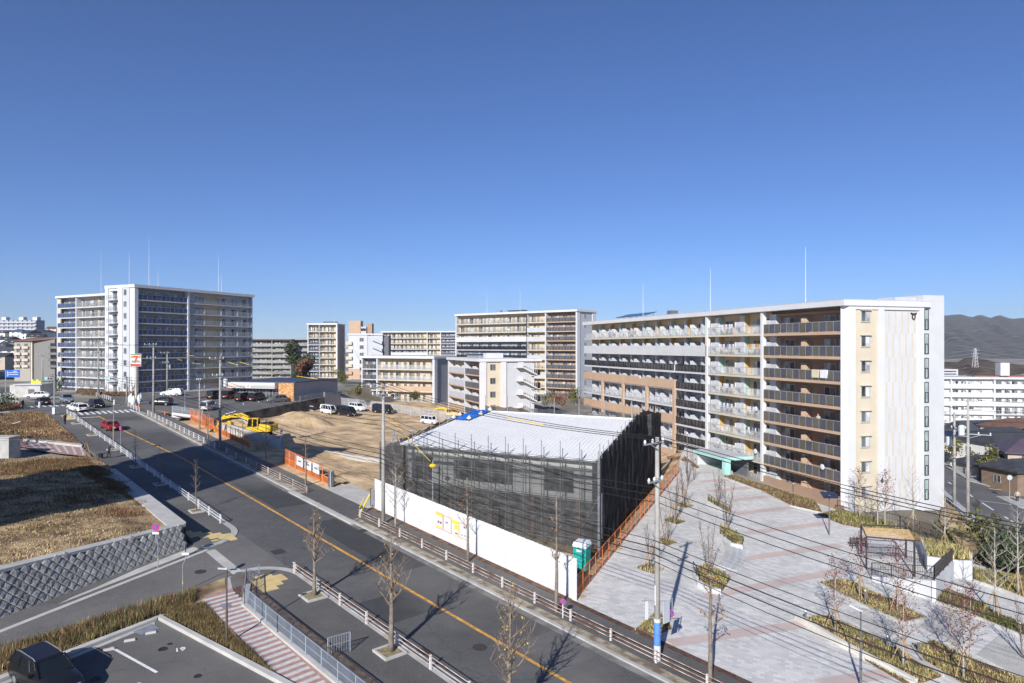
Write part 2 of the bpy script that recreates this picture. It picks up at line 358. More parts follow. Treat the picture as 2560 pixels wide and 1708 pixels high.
# manhole and drain covers on the carriageway
IRON = M('cast_iron', (.055,.045,.042), .6, .3, 14)
def cover(u, v, r, sq, lab):
    p = G(u, v); s, t = toST(p.x, p.y); mb = MB()
    poly = [(s-r,t-r),(s-r,t+r),(s+r,t+r),(s+r,t-r)] if sq else [(s+r*math.cos(a*math.pi/8), t+r*math.sin(a*math.pi/8)) for a in range(16)]
    P = [ST(a, b) for a, b in poly]; vs = [q+Vector((0,0,-.05)) for q in P]+[q+Vector((0,0,.022)) for q in P]; n = len(P)
    ar = sum(P[i].x*P[(i+1)%n].y-P[(i+1)%n].x*P[i].y for i in range(n))
    fs = [tuple(range(n,2*n))]+[(i,(i+1)%n,(i+1)%n+n,i+n) for i in range(n)]
    mb.add(vs, fs if ar > 0 else [f[::-1] for f in fs])
    tag(mb.build('drain_cover' if sq else 'manhole_cover', IRON), lab, 'drain cover' if sq else 'manhole')
cover(1199,1619,.45,False,'round iron manhole cover beside the orange centre line near the bottom edge')
cover(501,1430,.42,False,'round iron manhole cover in the side road near the garden corner')
cover(696,1380,.5,True,'square rusty iron cover in the road at the side road mouth')
cover(371,1433,.16,False,'tiny round iron cover in the side road by the gutter')
cover(907,1327,.38,True,'square drain cover near the kerb left of the utility pole')
cover(1054,1631,.38,True,'square drain cover beside the rusty railing at the near kerb')
cover(718,1178,.4,True,'square cover on the pavement before the orange barriers')
cover(955,1341,.4,True,'square gutter grate at the foot of the kerb by the utility pole')
# paving stones of tactile yellow: every tile is a piece of its own
tl = MB().box(-.3,.3,-.3,.3,-.05,.03).mesh('tile', TACT)
def tact(name, cells, s0, t0, ds=.62):
    root = tag(sheet(name, [(s0-.4,t0-.4),(s0-.4,t0+.2),(s0,t0+.2),(s0,t0-.4)], .061, TACT), kind='structure')
    for (i, j) in cells:
        p = ST(s0+i*ds, t0+j*ds, .06); o = inst(tl, 'tile', p, math.atan2(dv.y, dv.x), root, rot=(0, -math.atan(GR), math.atan2(dv.y, dv.x))); 
    return root
tact('tactile_paving', [(i, j) for i in range(-1, 6) for j in range(-2, 3) if abs(i-2+j) < 2], 27.2, 20.9)
tact('tactile_paving', [(i, j) for i in range(-3, 4) for j in range(-2, 3) if abs(i-j) < 3 and abs(i+j) < 4], 15.9, 20.6)
tact('tactile_paving', [(i, 0) for i in range(8)]+[(i, 1) for i in range(8)], 97.0, 21.9)
tact('tactile_paving', [(i, 0) for i in range(6)], 101.5, 17.0)

# ------------------------------------------------------------------ building site: raw soil
mound_c = G(738, 1062); mound2 = G(640, 1066); ditch = G(830, 1140)
def zfield(x, y):
    s, t = toST(x, y); z = zs(s)-(.04*min(max(t-38,0), 90)+.9*max(0, min(1, (s-50)/30))*max(0, min(1, (t-40)/6)))*max(0, min(1, (s-sline(t))/6))
    z += .10*vnoise(x, y, .9, 1)+.05*vnoise(x, y, 2.7, 2)
    d1 = math.hypot((x-mound_c.x)/6.2, (y-mound_c.y-2.5)/5.0); z += 2.2*max(0, 1-d1**1.4)*(1+.12*vnoise(x, y, 2.2, 3)) if d1 < 1 else 0
    d2 = math.hypot((x-mound2.x)/6.5, (y-mound2.y-2)/4.0); z += 1.0*max(0, 1-d2**2)*(1+.3*vnoise(x, y, 2.5, 4)) if d2 < 1 else 0
    d3 = math.hypot((x-ditch.x)/3.4, (y-ditch.y)/2.2); z += .55*max(0, 1-d3**2)*(1+.6*vnoise(x, y, 3.5, 5)) if d3 < 1 else 0
    return z
def field():
    st = .7; ns, ntt = int(118/st), int(80/st); idx = {}; vs = []; fs = []
    def vid(i, j):
        if (i, j) not in idx:
            p = ST(-2+i*st, 36.7+j*st); idx[(i, j)] = len(vs); vs.append((p.x, p.y, zfield(p.x, p.y)))
        return idx[(i, j)]
    for i in range(ns):
        for j in range(ntt):
            s, t = -2+i*st, 36.7+j*st
            if s > sline(t)-.3 and s < wline(t)-.2 and (s > 27 or t > 37.2) and (s > 37 or t > 38.8 or s < 28): fs.append((vid(i,j), vid(i,j+1), vid(i+1,j+1), vid(i+1,j)))
    tag(MB().add(vs, [f[::-1] for f in fs]).build('soil_field', SOIL, smooth=True), kind='structure')
field()
slab('soil_strip', [(37,36.12),(37,38.9),(88,38.9),(88,36.12)], -.3, .06, SOIL)

# ------------------------------------------------------------------ plaza
PZ = [(.2,36.65),(20.5,79.8),(30,97),(24,100),(14,84),(-3,79),(-14,72),(-45,72),(-45,36.65)]
sheet('plaza', PZ, .02, PLAZA)
def pinkband(a, b, wd=1.0):
    A, B = G(*a), G(*b); sa, ta = toST(A.x, A.y); sb, tb = toST(B.x, B.y); q = Vector((sb-sa, tb-ta)).normalized(); p = Vector((-q.y, q.x))*wd/2
    sheet('paver_band', [(sa-p.x,ta-p.y),(sb-p.x,tb-p.y),(sb+p.x,tb+p.y),(sa+p.x,ta+p.y)], .032, PINK)
for a, b in (((1730,1184),(1774,1181)),((1748,1205),(1820,1199)),((1768,1229),(1881,1219)),((1829,1251),(1952,1239)),((1839,1285),(2016,1264)),((1863,1334),(2074,1308)),((1842,1400),(2100,1364)),((1763,1492),(2110,1426)),((1675,1609),(2010,1561)),((2050,1712),(2290,1672)),((2330,1540),(2420,1505))):
    pinkband(a, b)
# ------------------------------------------------------------------ grass and planting helpers
def inpoly(poly, x, y):
    c = np.zeros(len(x), bool); n = len(poly)
    for i in range(n):
        (x1, y1), (x2, y2) = poly[i], poly[(i+1)%n]
        with np.errstate(divide='ignore', invalid='ignore'):
            c ^= ((y1 > y) != (y2 > y)) & (x < (x2-x1)*(y-y1)/(y2-y1+1e-12)+x1)
    return c
def grass(name, label, poly, zf, n, h, mats, wts=None, wd=.03, lean=.35, seed=1, parent=None, clump=0.0, kind='stuff', blades=3, cat='grass'):
    rg = np.random.RandomState(seed); P = np.array([(p[0], p[1]) for p in poly]); lo, hi = P.min(0), P.max(0)
    xy = rg.rand(n*4, 2)*(hi-lo)+lo; xy = xy[inpoly(P, xy[:,0], xy[:,1])]
    if clump:
        k = np.sin(xy[:,0]*clump)*np.cos(xy[:,1]*clump*1.2)+.6*np.sin(xy[:,0]*clump*2.3+xy[:,1]*clump*1.7)+rg.randn(len(xy))*.5
        xy = xy[k > -.3]
    xy = xy[:n]; m = len(xy); z = np.array([zf(a, b) for a, b in xy])
    V = np.zeros((m, blades, 3, 3)); a = rg.rand(m, blades)*6.283; ln = rg.rand(m, blades)*lean; hh = h*(.5+rg.rand(m, blades)*.9)
    hm = .75+.35*np.sin(xy[:,0]*.5+1)*np.cos(xy[:,1]*.43); hh *= hm[:,None]
    ca, sa = np.cos(a), np.sin(a); w2 = wd*(.6+rg.rand(m, blades))
    off = rg.randn(m, blades, 2)*h*.12; bx = xy[:,0,None]+off[...,0]; by = xy[:,1,None]+off[...,1]
    V[...,0,0] = bx-sa*w2; V[...,0,1] = by+ca*w2; V[...,0,2] = z[:,None]-.02
    V[...,1,0] = bx+sa*w2; V[...,1,1] = by-ca*w2; V[...,1,2] = z[:,None]-.02
    V[...,2,0] = bx+ca*ln*hh; V[...,2,1] = by+sa*ln*hh; V[...,2,2] = z[:,None]+hh
    N = m*blades; mi = np.repeat(rg.choice(len(mats), m, p=wts), blades)
    o = inst(np_mesh(name, V.reshape(-1, 3), np.arange(N*3).reshape(N, 3), mats, mi), name, parent=parent)
    if parent is None: tag(o, label, cat)
    if kind: o['kind'] = kind
    return o
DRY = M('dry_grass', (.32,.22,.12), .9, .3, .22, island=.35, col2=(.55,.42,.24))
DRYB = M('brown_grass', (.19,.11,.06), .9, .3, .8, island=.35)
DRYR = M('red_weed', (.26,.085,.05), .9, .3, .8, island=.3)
OLV = M('olive_weed', (.155,.14,.05), .9, .3, .8, island=.35)
GREEN = M('evergreen_leaf', (.055,.085,.025), .7, .3, .8, island=.35)
YGR = M('yellow_green_leaf', (.27,.25,.075), .8, .25, .8, island=.3)
STRAW = M('straw', (.50,.40,.20), .9, .25, .8, island=.3)
# dry bank above the block wall
A0, B0 = Vector((-27.5,56.7,3.58)), Vector((-32.9,43.1,4.2)); C0 = ST(66,19.9,.1)
def plane3(a, b, c):
    n = (b-a).cross(c-a); return lambda x, y: a.z-(n.x*(x-a.x)+n.y*(y-a.y))/n.z
_bk = plane3(A0, B0, C0)
def zbank(x, y): return _bk(x, y)-.12+.12*vnoise(x, y, .5, 2)
bd = (B0-A0).normalized()
e0 = A0+bd*27
bank_poly = [(A0.x-.2,A0.y+.6)]+[tuple(ST(s, t).xy) for s, t in ((37,18.9),(48,19.3),(58,19.6),(66,19.6),(67,17),(68.5,9),(72,-4),(60,-26))]+[(e0.x-18,e0.y+4),(e0.x-.6,e0.y+.2)]
def poly_grid(name, poly, zf, st, mat, skirt=1.2):
    P = np.array(poly); lo, hi = P.min(0), P.max(0); bm = bmesh.new()
    f = bm.faces.new([bm.verts.new((p[0], p[1], 0)) for p in poly])
    if f.normal.z < 0: f.normal_flip()
    for ax in (0, 1):
        v = lo[ax]+st
        while v < hi[ax]:
            co = (v,0,0) if ax == 0 else (0,v,0); no = (1,0,0) if ax == 0 else (0,1,0)
            bmesh.ops.bisect_plane(bm, geom=bm.verts[:]+bm.edges[:]+bm.faces[:], plane_co=co, plane_no=no); v += st
    for q in bm.verts: q.co.z = zf(q.co.x, q.co.y)
    bm.normal_update()
    if sum(f.normal.z for f in bm.faces) < 0: bmesh.ops.reverse_faces(bm, faces=bm.faces[:])
    if skirt:
        ed = [e for e in bm.edges if e.is_boundary]; r = bmesh.ops.extrude_edge_only(bm, edges=ed)
        for q in [g for g in r['geom'] if isinstance(g, bmesh.types.BMVert)]: q.co.z -= skirt
    me = bpy.data.meshes.new(name); bm.to_mesh(me); bm.free(); me.materials.append(mat)
    return inst(me, name)
BANKM = M('bank_soil', (.19,.125,.07), .95, .3, .5, bump=.5, bsc=6, col2=(.40,.29,.16))
tag(poly_grid('grass_bank', bank_poly, zbank, 1.5, BANKM, 2.5), kind='structure')
grass('dry_grass', 'pale dry grass covering the bank above the block wall', bank_poly, zbank, 46000, .15, [DRY, DRYB, OLV, DRYR, STRAW], [.5,.24,.12,.03,.11], .026, .7, 3)
for i_, (u_, v_, r_, n_g) in enumerate(((60,1300,3.0,500),(190,1260,2.2,380),(300,1300,2.0,300),(90,1370,2.4,320),(240,1230,2.6,420),(20,1250,2.6,360))):
    c_ = G(u_, v_+25); pl_c = [(c_.x+r_*math.cos(k*.7)*(1+.3*math.sin(k*2.1+i_)), c_.y+r_*.8*math.sin(k*.7)) for k in range(9)]
    grass('weed_clump', ['tall straw weeds in the middle of the sunlit bank','tall brown weeds on the upper sunlit bank','rusty weed clump near the coping','weed clump above the left end of the block wall','olive weed clump at the shadow edge','brown weed clump at the left edge of the bank'][i_], pl_c, zbank, n_g, .3, [DRYB, OLV, DRYR, STRAW], [[.2,.2,.1,.5],[.6,.2,.1,.1],[.5,.1,.35,.05],[.4,.4,.05,.15],[.3,.6,.05,.05],[.6,.2,.1,.1]][i_], .022, .5, 120+i_)
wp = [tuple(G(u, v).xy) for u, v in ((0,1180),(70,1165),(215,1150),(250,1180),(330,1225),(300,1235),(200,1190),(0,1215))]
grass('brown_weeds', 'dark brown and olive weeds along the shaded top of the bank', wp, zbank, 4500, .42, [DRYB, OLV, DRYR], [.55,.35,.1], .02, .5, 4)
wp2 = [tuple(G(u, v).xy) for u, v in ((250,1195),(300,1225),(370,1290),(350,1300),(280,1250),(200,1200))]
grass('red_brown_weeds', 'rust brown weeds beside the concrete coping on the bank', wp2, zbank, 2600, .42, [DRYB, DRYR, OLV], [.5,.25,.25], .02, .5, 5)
# upper verge beyond the pink path
up_poly = [tuple(G(u, v).xy) for u, v in ((-60,1046),(0,1040),(84,1030),(122,1041),(204,1115),(61,1101),(-60,1108))]
def zup(x, y): return Z(x, y)+.22+.08*vnoise(x, y, .7, 4)
tag(poly_grid('grass_verge', up_poly, zup, 2, BANKM, .6), kind='structure')
grass('dry_grass', 'reddish brown dry growth on the verge beyond the pink path', up_poly, zup, 14000, .28, [DRYB, DRY, DRYR, OLV], [.5,.27,.15,.08], .04, .7, 6)
far_poly = [tuple(G(u, v).xy) for u, v in ((-60,1024),(0,1016),(50,1013),(52,1022),(0,1030),(-60,1036))]
tag(poly_grid('grass_verge', far_poly, zup, 3, BANKM, .6), kind='structure')
grass('dry_grass', 'low brown hedge strip at the left edge past the crossing', far_poly, zup, 1500, .45, [DRYB, DRYR], [.7,.3], .08, .5, 7)
# striped path on the upper verge and its kerb
STRP = M('stripe_pink', (.38,.235,.20), .85, .12, 3); STRW = M('stripe_white', (.55,.53,.52), .85, .1, 3)
pth = gsheet('footpath', ((30,1112),(60,1103),(205,1119),(230,1143),(150,1135),(80,1124)), .03, STRP)
for i in range(7):
    a = G(70+i*22, 1106+i*2.3, .045); b = G(95+i*19, 1124+i*2.6, .045); q = Vector((.0,.22,0))
    MB().quad(a-q, b-q, b+q, a+q).build('paver_band', STRW, pth)
gsheet('kerb', ((55,1100),(61,1098),(200,1113),(207,1117),(204,1119),(60,1103)), .28, CONCL, thick=.4)

# ------------------------------------------------------------------ block retaining wall, every block a piece of its own
rw = thing('retaining_wall', 'grey split-face block retaining wall below the dry bank', 'retaining wall', (A0.x, A0.y, 0))
base_a = Vector((-26.85,56.5,1.75)); base_dir = Vector((-32.3+26.9, 42.9-56.5, 1.37-1.81)); base_dir.normalize()
top_a = A0.copy(); LW = 26.0
top_dir = (B0-A0).normalized()
def wallpt(l, k): 
    b = base_a+base_dir*l; t = top_a+top_dir*l; return b.lerp(t, k)
org = Vector((A0.x, A0.y, 0)); out_n = Vector((.929,-.369,.25)).normalized()
mb = MB()
for i in range(26):
    a, b, c, d_ = wallpt(i,-.12), wallpt(i+1,-.12), wallpt(i+1,1), wallpt(i,1); off = out_n*-.05
    mb.quad(b+off-org, a+off-org, d_+off-org, c+off-org)
mb.quad(wallpt(0,-.3)-org-out_n*.05, wallpt(0,1)-org-out_n*.05, wallpt(0,1)-org-out_n*1.4+Vector((-.8,1.2,0)), wallpt(0,-.3)-org-out_n*1.4+Vector((-.8,1.2,0)))
mb.build('backing', M('mortar', (.09,.088,.085), .9, .2, 2), rw)
BLK = [M('split_block', (.34,.33,.31), .9, .3, 3, bump=.6, bsc=14), M('split_block_dark', (.29,.283,.268), .9, .3, 3, bump=.6, bsc=14)]
bms = []
for k in range(6):
    g = random.Random(k); mb = MB(); a = .235; q = []
    cs = ((-1,-1),(1,-1),(1,1),(-1,1)); q = [(x*a,y*a,-.05) for x,y in cs]+[(x*a,y*a,.015) for x,y in cs]+[(x*a*g.uniform(.68,.88),y*a*g.uniform(.68,.88),.06+g.uniform(-.02,.025)) for x,y in cs]+[(g.uniform(-.05,.05),g.uniform(-.05,.05),.075+g.uniform(-.02,.02))]
    mb.add(q, [(i,(i+1)%4,4+(i+1)%4,4+i) for i in range(4)]+[(4+i,4+(i+1)%4,8+(i+1)%4,8+i) for i in range(4)]+[(8+i,8+(i+1)%4,12) for i in range(4)])
    bms.append(mb.mesh('block', BLK[k % 2]))
u_ax = base_dir.copy(); n_ax = out_n; v_ax = n_ax.cross(u_ax)*-1
v_ax = (wallpt(0,1)-wallpt(0,0)).normalized(); n_ax = v_ax.cross(u_ax).normalized()
if n_ax.dot(out_n) < 0: n_ax = -n_ax
x_ax = v_ax.cross(n_ax).normalized()
D = .485; c45 = math.sqrt(.5)
cnt = 0
for i in range(-60, 90):
    for j in range(-60, 90):
        a = (i-j)*D*c45; b = (i+j)*D*c45+.1
        if a < .2 or a > 19: continue
        hgt = (wallpt(a,1)-wallpt(a,0)).length
        if b < -.1 or b > hgt-.12: continue
        if cnt >= 299: continue
        p = wallpt(a, b/hgt)-org; ang = math.pi/4
        ex = (x_ax*math.cos(ang)+v_ax*math.sin(ang)); ey = n_ax.cross(ex)
        mat = Matrix((ex, ey, n_ax)).transposed()
        o = inst(bms[rnd.randrange(6)], 'block', p, parent=rw); o.rotation_euler = mat.to_euler(); cnt += 1
# coping, foot kerb and gutter
def strip3(name, pts_in, pts_out, th, mat, parent=None, kind='structure'):
    mb = MB(); n = len(pts_in)
    for i in range(n-1):
        a, b, c, d_ = pts_in[i], pts_out[i], pts_out[i+1], pts_in[i+1]; dn = Vector((0,0,th))
        nz = (b-a).cross(c-a).z
        if nz < 0: a, b, c, d_ = d_, c, b, a
        mb.hexa([a-dn, b-dn, c-dn, d_-dn], [a, b, c, d_])
    o = mb.build(name, mat, parent)
    if kind and not parent: o['kind'] = kind
    return o
cin = [wallpt(l,1)-out_n*.75-org+Vector((0,0,.27)) for l in (-.3,8,16,26)]; cout = [wallpt(l,1)+out_n*.04-org+Vector((0,0,.03)) for l in (-.3,8,16,26)]
strip3('coping', cin, cout, .22, CONCL, rw)
k0 = [wallpt(l,-.02)+Vector((.35,-.14,.05)) for l in (-.2,9,18,27)]
strip3('footway', [wallpt(l,0)+Vector((-.2,.08,.06)) for l in (-.2,9,18,27)], [p+Vector((.75,-.3,0)) for p in k0], .25, CONCL)
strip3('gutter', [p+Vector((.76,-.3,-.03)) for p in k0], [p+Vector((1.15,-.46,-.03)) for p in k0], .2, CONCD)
strip3('kerb', [p+Vector((1.16,-.46,0)) for p in k0], [p+Vector((1.5,-.6,-.02)) for p in k0], .25, CONCL)
# wedge-shaped parapet between bank and pavement
pw = thing('parapet_wall', 'low concrete parapet tapering along the pavement beside the bank', 'wall', (A0.x, A0.y, 0))
pin, pout, bot = [], [], []
for s, t in ((28.0,18.75),(34,18.95),(42,19.2),(50,19.45),(56,19.6)):
    p = ST(s, t); q = ST(s, t-1.5)
    zt = max(_bk(p.x, p.y)+.05, p.z+.14)
    pin.append(Vector((q.x, q.y, zt))-org); pout.append(Vector((p.x, p.y, zt))-org)
strip3('cap', pin, pout, .12, CONCL, pw)
mb = MB()
for i in range(4):
    a, b = pout[i]-Vector((0,0,.1)), pout[i+1]-Vector((0,0,.1)); mb.quad(b+Vector((-.02,-.02,0)), a+Vector((-.02,-.02,0)), a-Vector((0,0,2.3)), b-Vector((0,0,2.3)))
mb.build('face', CONC, pw)
mb = MB()
for (u1, v1, u2, v2) in ((281,1224,327,1213),):
    a, b = ST(50.5,17.3,.15), ST(47,18.6,.15); q = b-a
    for k in range(9): mb.bar(a+q*k/8-org, a+q*k/8+Vector((0,0,1.0))-org, .03)
    mb.bar(a+Vector((0,0,1.0))-org, b+Vector((0,0,1.0))-org, .05); mb.bar(a+Vector((0,0,.15))-org, b+Vector((0,0,.15))-org, .04)
mb.build('hand_rail', STEEL, pw)

# ------------------------------------------------------------------ car park at the lower left, planting strip and striped path
lot = [(14.2,12.9),(3.0,15.6),(-8,18.0),(-14,12),(-2,-6),(10.5,1.0),(12.4,7.4)]
sheet('parking_lot', lot, .03, asphalt('lot_asphalt', (.1,.096,.092), .15))
strip_poly = [(18.6,18.6),(17.5,15.4),(15.8,4.9),(13.2,-12),(9.5,-10),(12.6,7.4),(14.6,13.0),(3,16.0),(-1,16.9),(3.5,16.05),(8.4,15.9),(15.0,16.2),(16.2,17.8)]
sheet('lot_base', [(18.9,-14),(18.9,19.4),(-40,19.4),(-40,-14)], -.04, CONC)
sheet('planting_strip', strip_poly, .05, BANKM)
def zstrip(x, y): s, t = toST(x, y); return zs(s)+.06
g1 = [tuple(ST(s, t).xy) for s, t in ((17.6,16.2),(17.2,14.4),(15.5,4.9),(13,-12),(10.5,-10),(13.1,7.4),(14.7,12.6),(15.4,15.4))]
grass('weed_hedge', 'olive and brown weeds on the strip between side road and parking lot', g1, zstrip, 11000, .5, [OLV, DRYB, DRY, GREEN], [.46,.42,.05,.07], .018, .55, 8)
g2 = [tuple(ST(s, t).xy) for s, t in ((15.0,13.4),(14.9,15.8),(8.4,15.7),(3.4,15.9),(8,14.9),(14.0,13.5))]
grass('weed_hedge', 'olive weeds between the parking lot kerb and the striped path', g2, zstrip, 6000, .42, [OLV, DRYB, DRY], [.5,.44,.06], .018, .55, 9)
slab('kerb', [(14.6,13.0),(14.2,12.75),(12.4,7.3),(10.5,.9),(10.9,.8),(12.8,7.2)], -.2, .2, CONCL)
slab('kerb', [(14.6,13.05),(14.25,12.85),(3.0,15.55),(-8,18.0),(-8,18.4),(3.1,15.9)], -.2, .26, CONCL)
slab('gutter', [(14.1,12.6),(13.7,12.5),(12.0,7.5),(10.2,1.2),(10.5,1.1),(12.3,7.4)], -.2, .05, CONC)
for (a, b) in (((12.2,9.75),(7.7,11.0)),((8.6,.9),(4.4,2.1))):
    line('bay_line', [a, b], .17, PAINT, .04)
for (s, t, tx) in ((9.55,12.75,'19'),(7.0,9.75,'20')):
    p = ST(s, t, .037); dirx = (ST(s-4.5, t+1.2)-ST(s, t)).normalized(); me = text_mesh(tx, .62, PAINT, True)
    xa = Vector((dirx.y, -dirx.x, 0)); xa = (nv.x*.97, nv.y*.97); ang = math.atan2(xa[1], xa[0])-R(14)
    o = inst(me, 'bay_number', p, rot=(0,0,0)); 
    ex = Vector((math.cos(ang), math.sin(ang), 0)); nz = Vector((-dv.x*GR, -dv.y*GR, 1)).normalized(); ex = (ex-nz*ex.dot(nz)).normalized(); ey = nz.cross(ex)
    o.rotation_euler = Matrix((ex, ey, nz)).transposed().to_euler(); tag(o, kind='structure')
ws = MB().hexa([(-.3,-.09,0),(.3,-.09,0),(.3,.09,0),(-.3,.09,0)], [(-.27,-.05,.12),(.27,-.05,.12),(.27,.05,.12),(-.27,.05,.12)]).mesh('wheel_stop', CONCL)
for (u, v, lb) in ((324,1604,'concrete wheel stop beside the white bay line'),(377,1585,'concrete wheel stop by the drain plate in the parking corner'),(272,1627,'concrete wheel stop in the shadow of the parked car')):
    p = G(u, v, .03); tag(inst(ws, 'wheel_stop', p, AZ*.0+math.atan2(nv.y, nv.x)-R(14)), lb, 'wheel stop', 'concrete wheel stops')
for (s_o, t_o, r_o) in ((10.2,12.0,.28),(10.6,12.5,.16),(6.0,12.6,.22),(8.9,8.3,.3)):
    sheet('oil_stain', [(s_o+r_o*math.cos(k*.7)*(1+.25*math.sin(k*2.3)), t_o+r_o*math.sin(k*.7)) for k in range(9)], .036, M('oil_stain', (.03,.029,.028), .6, .3, 5))
gp = sheet('drain_plate', [(13.5,11.2),(13.9,12.4),(13.0,12.6),(12.7,11.5)], .055, STEEL)
# striped path
path = sheet('footpath', [(16.2,16.4),(16.4,19.0),(13.2,17.75),(7.9,17.75),(-12,18.3),(-12,15.6),(2.6,16.05),(8.5,16.0),(15.2,16.0)], .06, STRP)
for i in range(40):
    s = 15.6-i*.62; t0, t1 = 16.03 if s > 4 else 15.9, 17.72 if s < 13 else 18.2
    sheet('paver_band', [(s,t0),(s+.12,t1),(s-.2,t1),(s-.32,t0)], .068, STRW, None, path)
slab('kerb', [(16.2,19.2),(13.2,17.75),(7.9,17.78),(-12,18.3),(-12,18.62),(7.9,18.1),(13.0,18.07),(16.0,19.5)], -.2, .22, CONCL)
sheet('drain_grating', [(18.2,19.35),(13.5,19.2),(-12,19.6),(-12,20.0),(13.5,19.6),(18.2,19.75)], .135, M('grating', (.15,.11,.085), .7, .4, 3))
sheet('drain_cover', [(14.2,16.7),(13.5,16.6),(13.4,17.2),(14.1,17.3)], .08, STEEL)
# ------------------------------------------------------------------ apartment blocks
_wc = {}
def window_mesh(w, h, kind=0, mull=True):
    k = (round(w,2), round(h,2), kind, mull)
    if k not in _wc:
        mb = MB(); e = .06
        mb.box(0,w,-.05,.06,0,e); mb.box(0,w,-.05,.06,h-e,h); mb.box(0,e,-.05,.06,e,h-e); mb.box(w-e,w,-.05,.06,e,h-e)
        if mull: mb.box(w/2-e/2,w/2+e/2,-.055,.06,e,h-e)
        g = [(1,1),(1,2),(2,1),(2,2)][kind]
        mb.quad((e,.0,e),(w/2,.0,e),(w/2,.0,h-e),(e,.0,h-e),g[0]); mb.quad((w/2,.02,e),(w-e,.02,e),(w-e,.02,h-e),(w/2,.02,h-e),g[1])
        _wc[k] = mb.mesh('window', [FRAME, GLASS, CURT])
    return _wc[k]
_pc = {}
def box_mesh(name, sx, sy, sz, mat):
    k = (name, round(sx,2), round(sy,2), round(sz,2), mat.name)
    if k not in _pc: _pc[k] = MB().box(0,sx,0,sy,0,sz).mesh(name, mat)
    return _pc[k]
_rc = {}
def rail_mesh(kind, L, h=1.15):
    k = (kind, round(L,2), h)
    if k in _rc: return _rc[k]
    mb = MB()
    if kind == 'bars':
        mb.box(0,L,-.02,.03,h-.06,h); mb.box(0,L,-.015,.02,.12,.16)
        n = max(2, int(L/.16))
        for i in range(n+1): x = L*i/n; mb.box(x-.012,x+.012,-.012,.012,.16,h-.06)
        n = max(1, int(L/1.2))
        for i in range(n+1): x = L*i/n; mb.box(x-.03,x+.03,-.03,.03,0,h-.06)
        me = mb.mesh('railing', FRAME)
    elif kind == 'dark':
        n = max(1, round(L/1.0))
        for i in range(n+1): x = L*i/n; mb.box(x-.03,x+.03,-.04,.05,0,h)
        mb.box(0,L,-.03,.05,h-.05,h)
        for i in range(n): mb.quad((L*i/n+.05,.0,.06),(L*(i+1)/n-.05,.0,.06),(L*(i+1)/n-.05,.0,h-.05),(L*i/n+.05,.0,h-.05),1)
        me = mb.mesh('railing', [BLACK, BLKGL])
    elif kind == 'glass':
        n = max(1, round(L/1.1))
        for i in range(n+1): x = L*i/n; mb.box(x-.025,x+.025,-.03,.04,0,h)
        mb.box(0,L,-.03,.04,h-.05,h); mb.box(0,L,-.02,.03,.05,.09)
        for i in range(n): mb.quad((L*i/n+.03,0,.1),(L*(i+1)/n-.03,0,.1),(L*(i+1)/n-.03,0,h-.06),(L*i/n+.03,0,h-.06),1)
        me = mb.mesh('railing', [FRAME, CLEAR])
    _rc[k] = me; return me
class Block:
    def __init__(s, name, label, loc, ang, cat='building', group=None):
        s.o = thing(name, label, cat, loc, ang, group)
    def box(s, name, x0, x1, y0, y1, z0, z1, mat): return inst(box_mesh(name, x1-x0, y1-y0, z1-z0, mat), name, (x0, y0, z0), 0, s.o)
    def boxr(s, name, x, y, z, sx, sy, sz, mat, rz): return inst(box_mesh(name, sx, sy, sz, mat), name, (x, y, z), rz, s.o)
    def win(s, x, y, z, w, h, rz=0, kind=None, pane=False):
        kind = rnd.choice((0,0,1,3,2)) if kind is None else kind
        return inst(window_mesh(w, h, kind), 'window', (x, y, z), rz, s.o)
    def section(s, x0, x1, floors, dep, wall, slab_m, rail, wins, z0=0.0, pitch=2.85, parts=(), partm=None, panel_w=1.15, pmats=None, soff=None, slab_t=.28, over=.0):
        # one stack of recessed balconies between x0 and x1; rail(f) names the balustrade of floor f
        zt = z0+(max(floors)+1)*pitch; zb = z0+min(floors)*pitch
        s.box('wall', x0, x1, dep, dep+.35, zb, zt, wall)
        for f in floors:
            z = z0+f*pitch; r = rail(f)
            s.box('balcony_slab', x0+.002-over, x1-.002+over, -.0, dep-.003, z-slab_t, z, slab_m)
            if r in ('bars', 'dark', 'glass'): inst(rail_mesh(r, x1-x0-.1), 'railing', (x0+.05, .06, z), 0, s.o)
            elif r == 'panel':
                n = max(1, round((x1-x0)/panel_w)); pw = (x1-x0)/n
                for i in range(n): inst(box_mesh('panel', pw-.05, .04, 1.12, pmats[(i+(f if len(pmats) > 2 else 0)) % len(pmats)]), 'panel', (x0+i*pw+.025, .04, z+.06), 0, s.o)
                mb = box_mesh('top_rail', x1-x0, .07, .05, FRAME); inst(mb, 'top_rail', (x0, .025, z+1.182), 0, s.o)
                pb = box_mesh('post', .05, .05, 1.18, FRAME)
                for i in range(n+1): inst(pb, 'post', (x0+i*pw-.025, .035, z), 0, s.o)
            elif hasattr(r, 'name'): s.box('balustrade', x0+.004, x1-.004, .004, .16, z+.001, z+1.2, r)
            for (wx, ww, wh, sill) in wins:
                if x0+wx+ww < x1: s.win(x0+wx, dep-.02, z+sill, ww, wh)
            for px in parts:
                s.box('partition', px-.03, px+.03, .22, dep-.01, z+.02, z+1.75, partm or WALLW)
                if x0 < px+.4 and px+1.3 < x1: s.box('air_conditioner', px+.35, px+1.15, dep-.5, dep-.15, z+.03, z+.65, LGREY)
    def roof(s, x0, x1, y0, y1, z, mat=WHITE, h=.7, ov=.25):
        s.box('roof', x0-ov, x1+ov, y0-ov, y1+ov, z, z+h, mat)

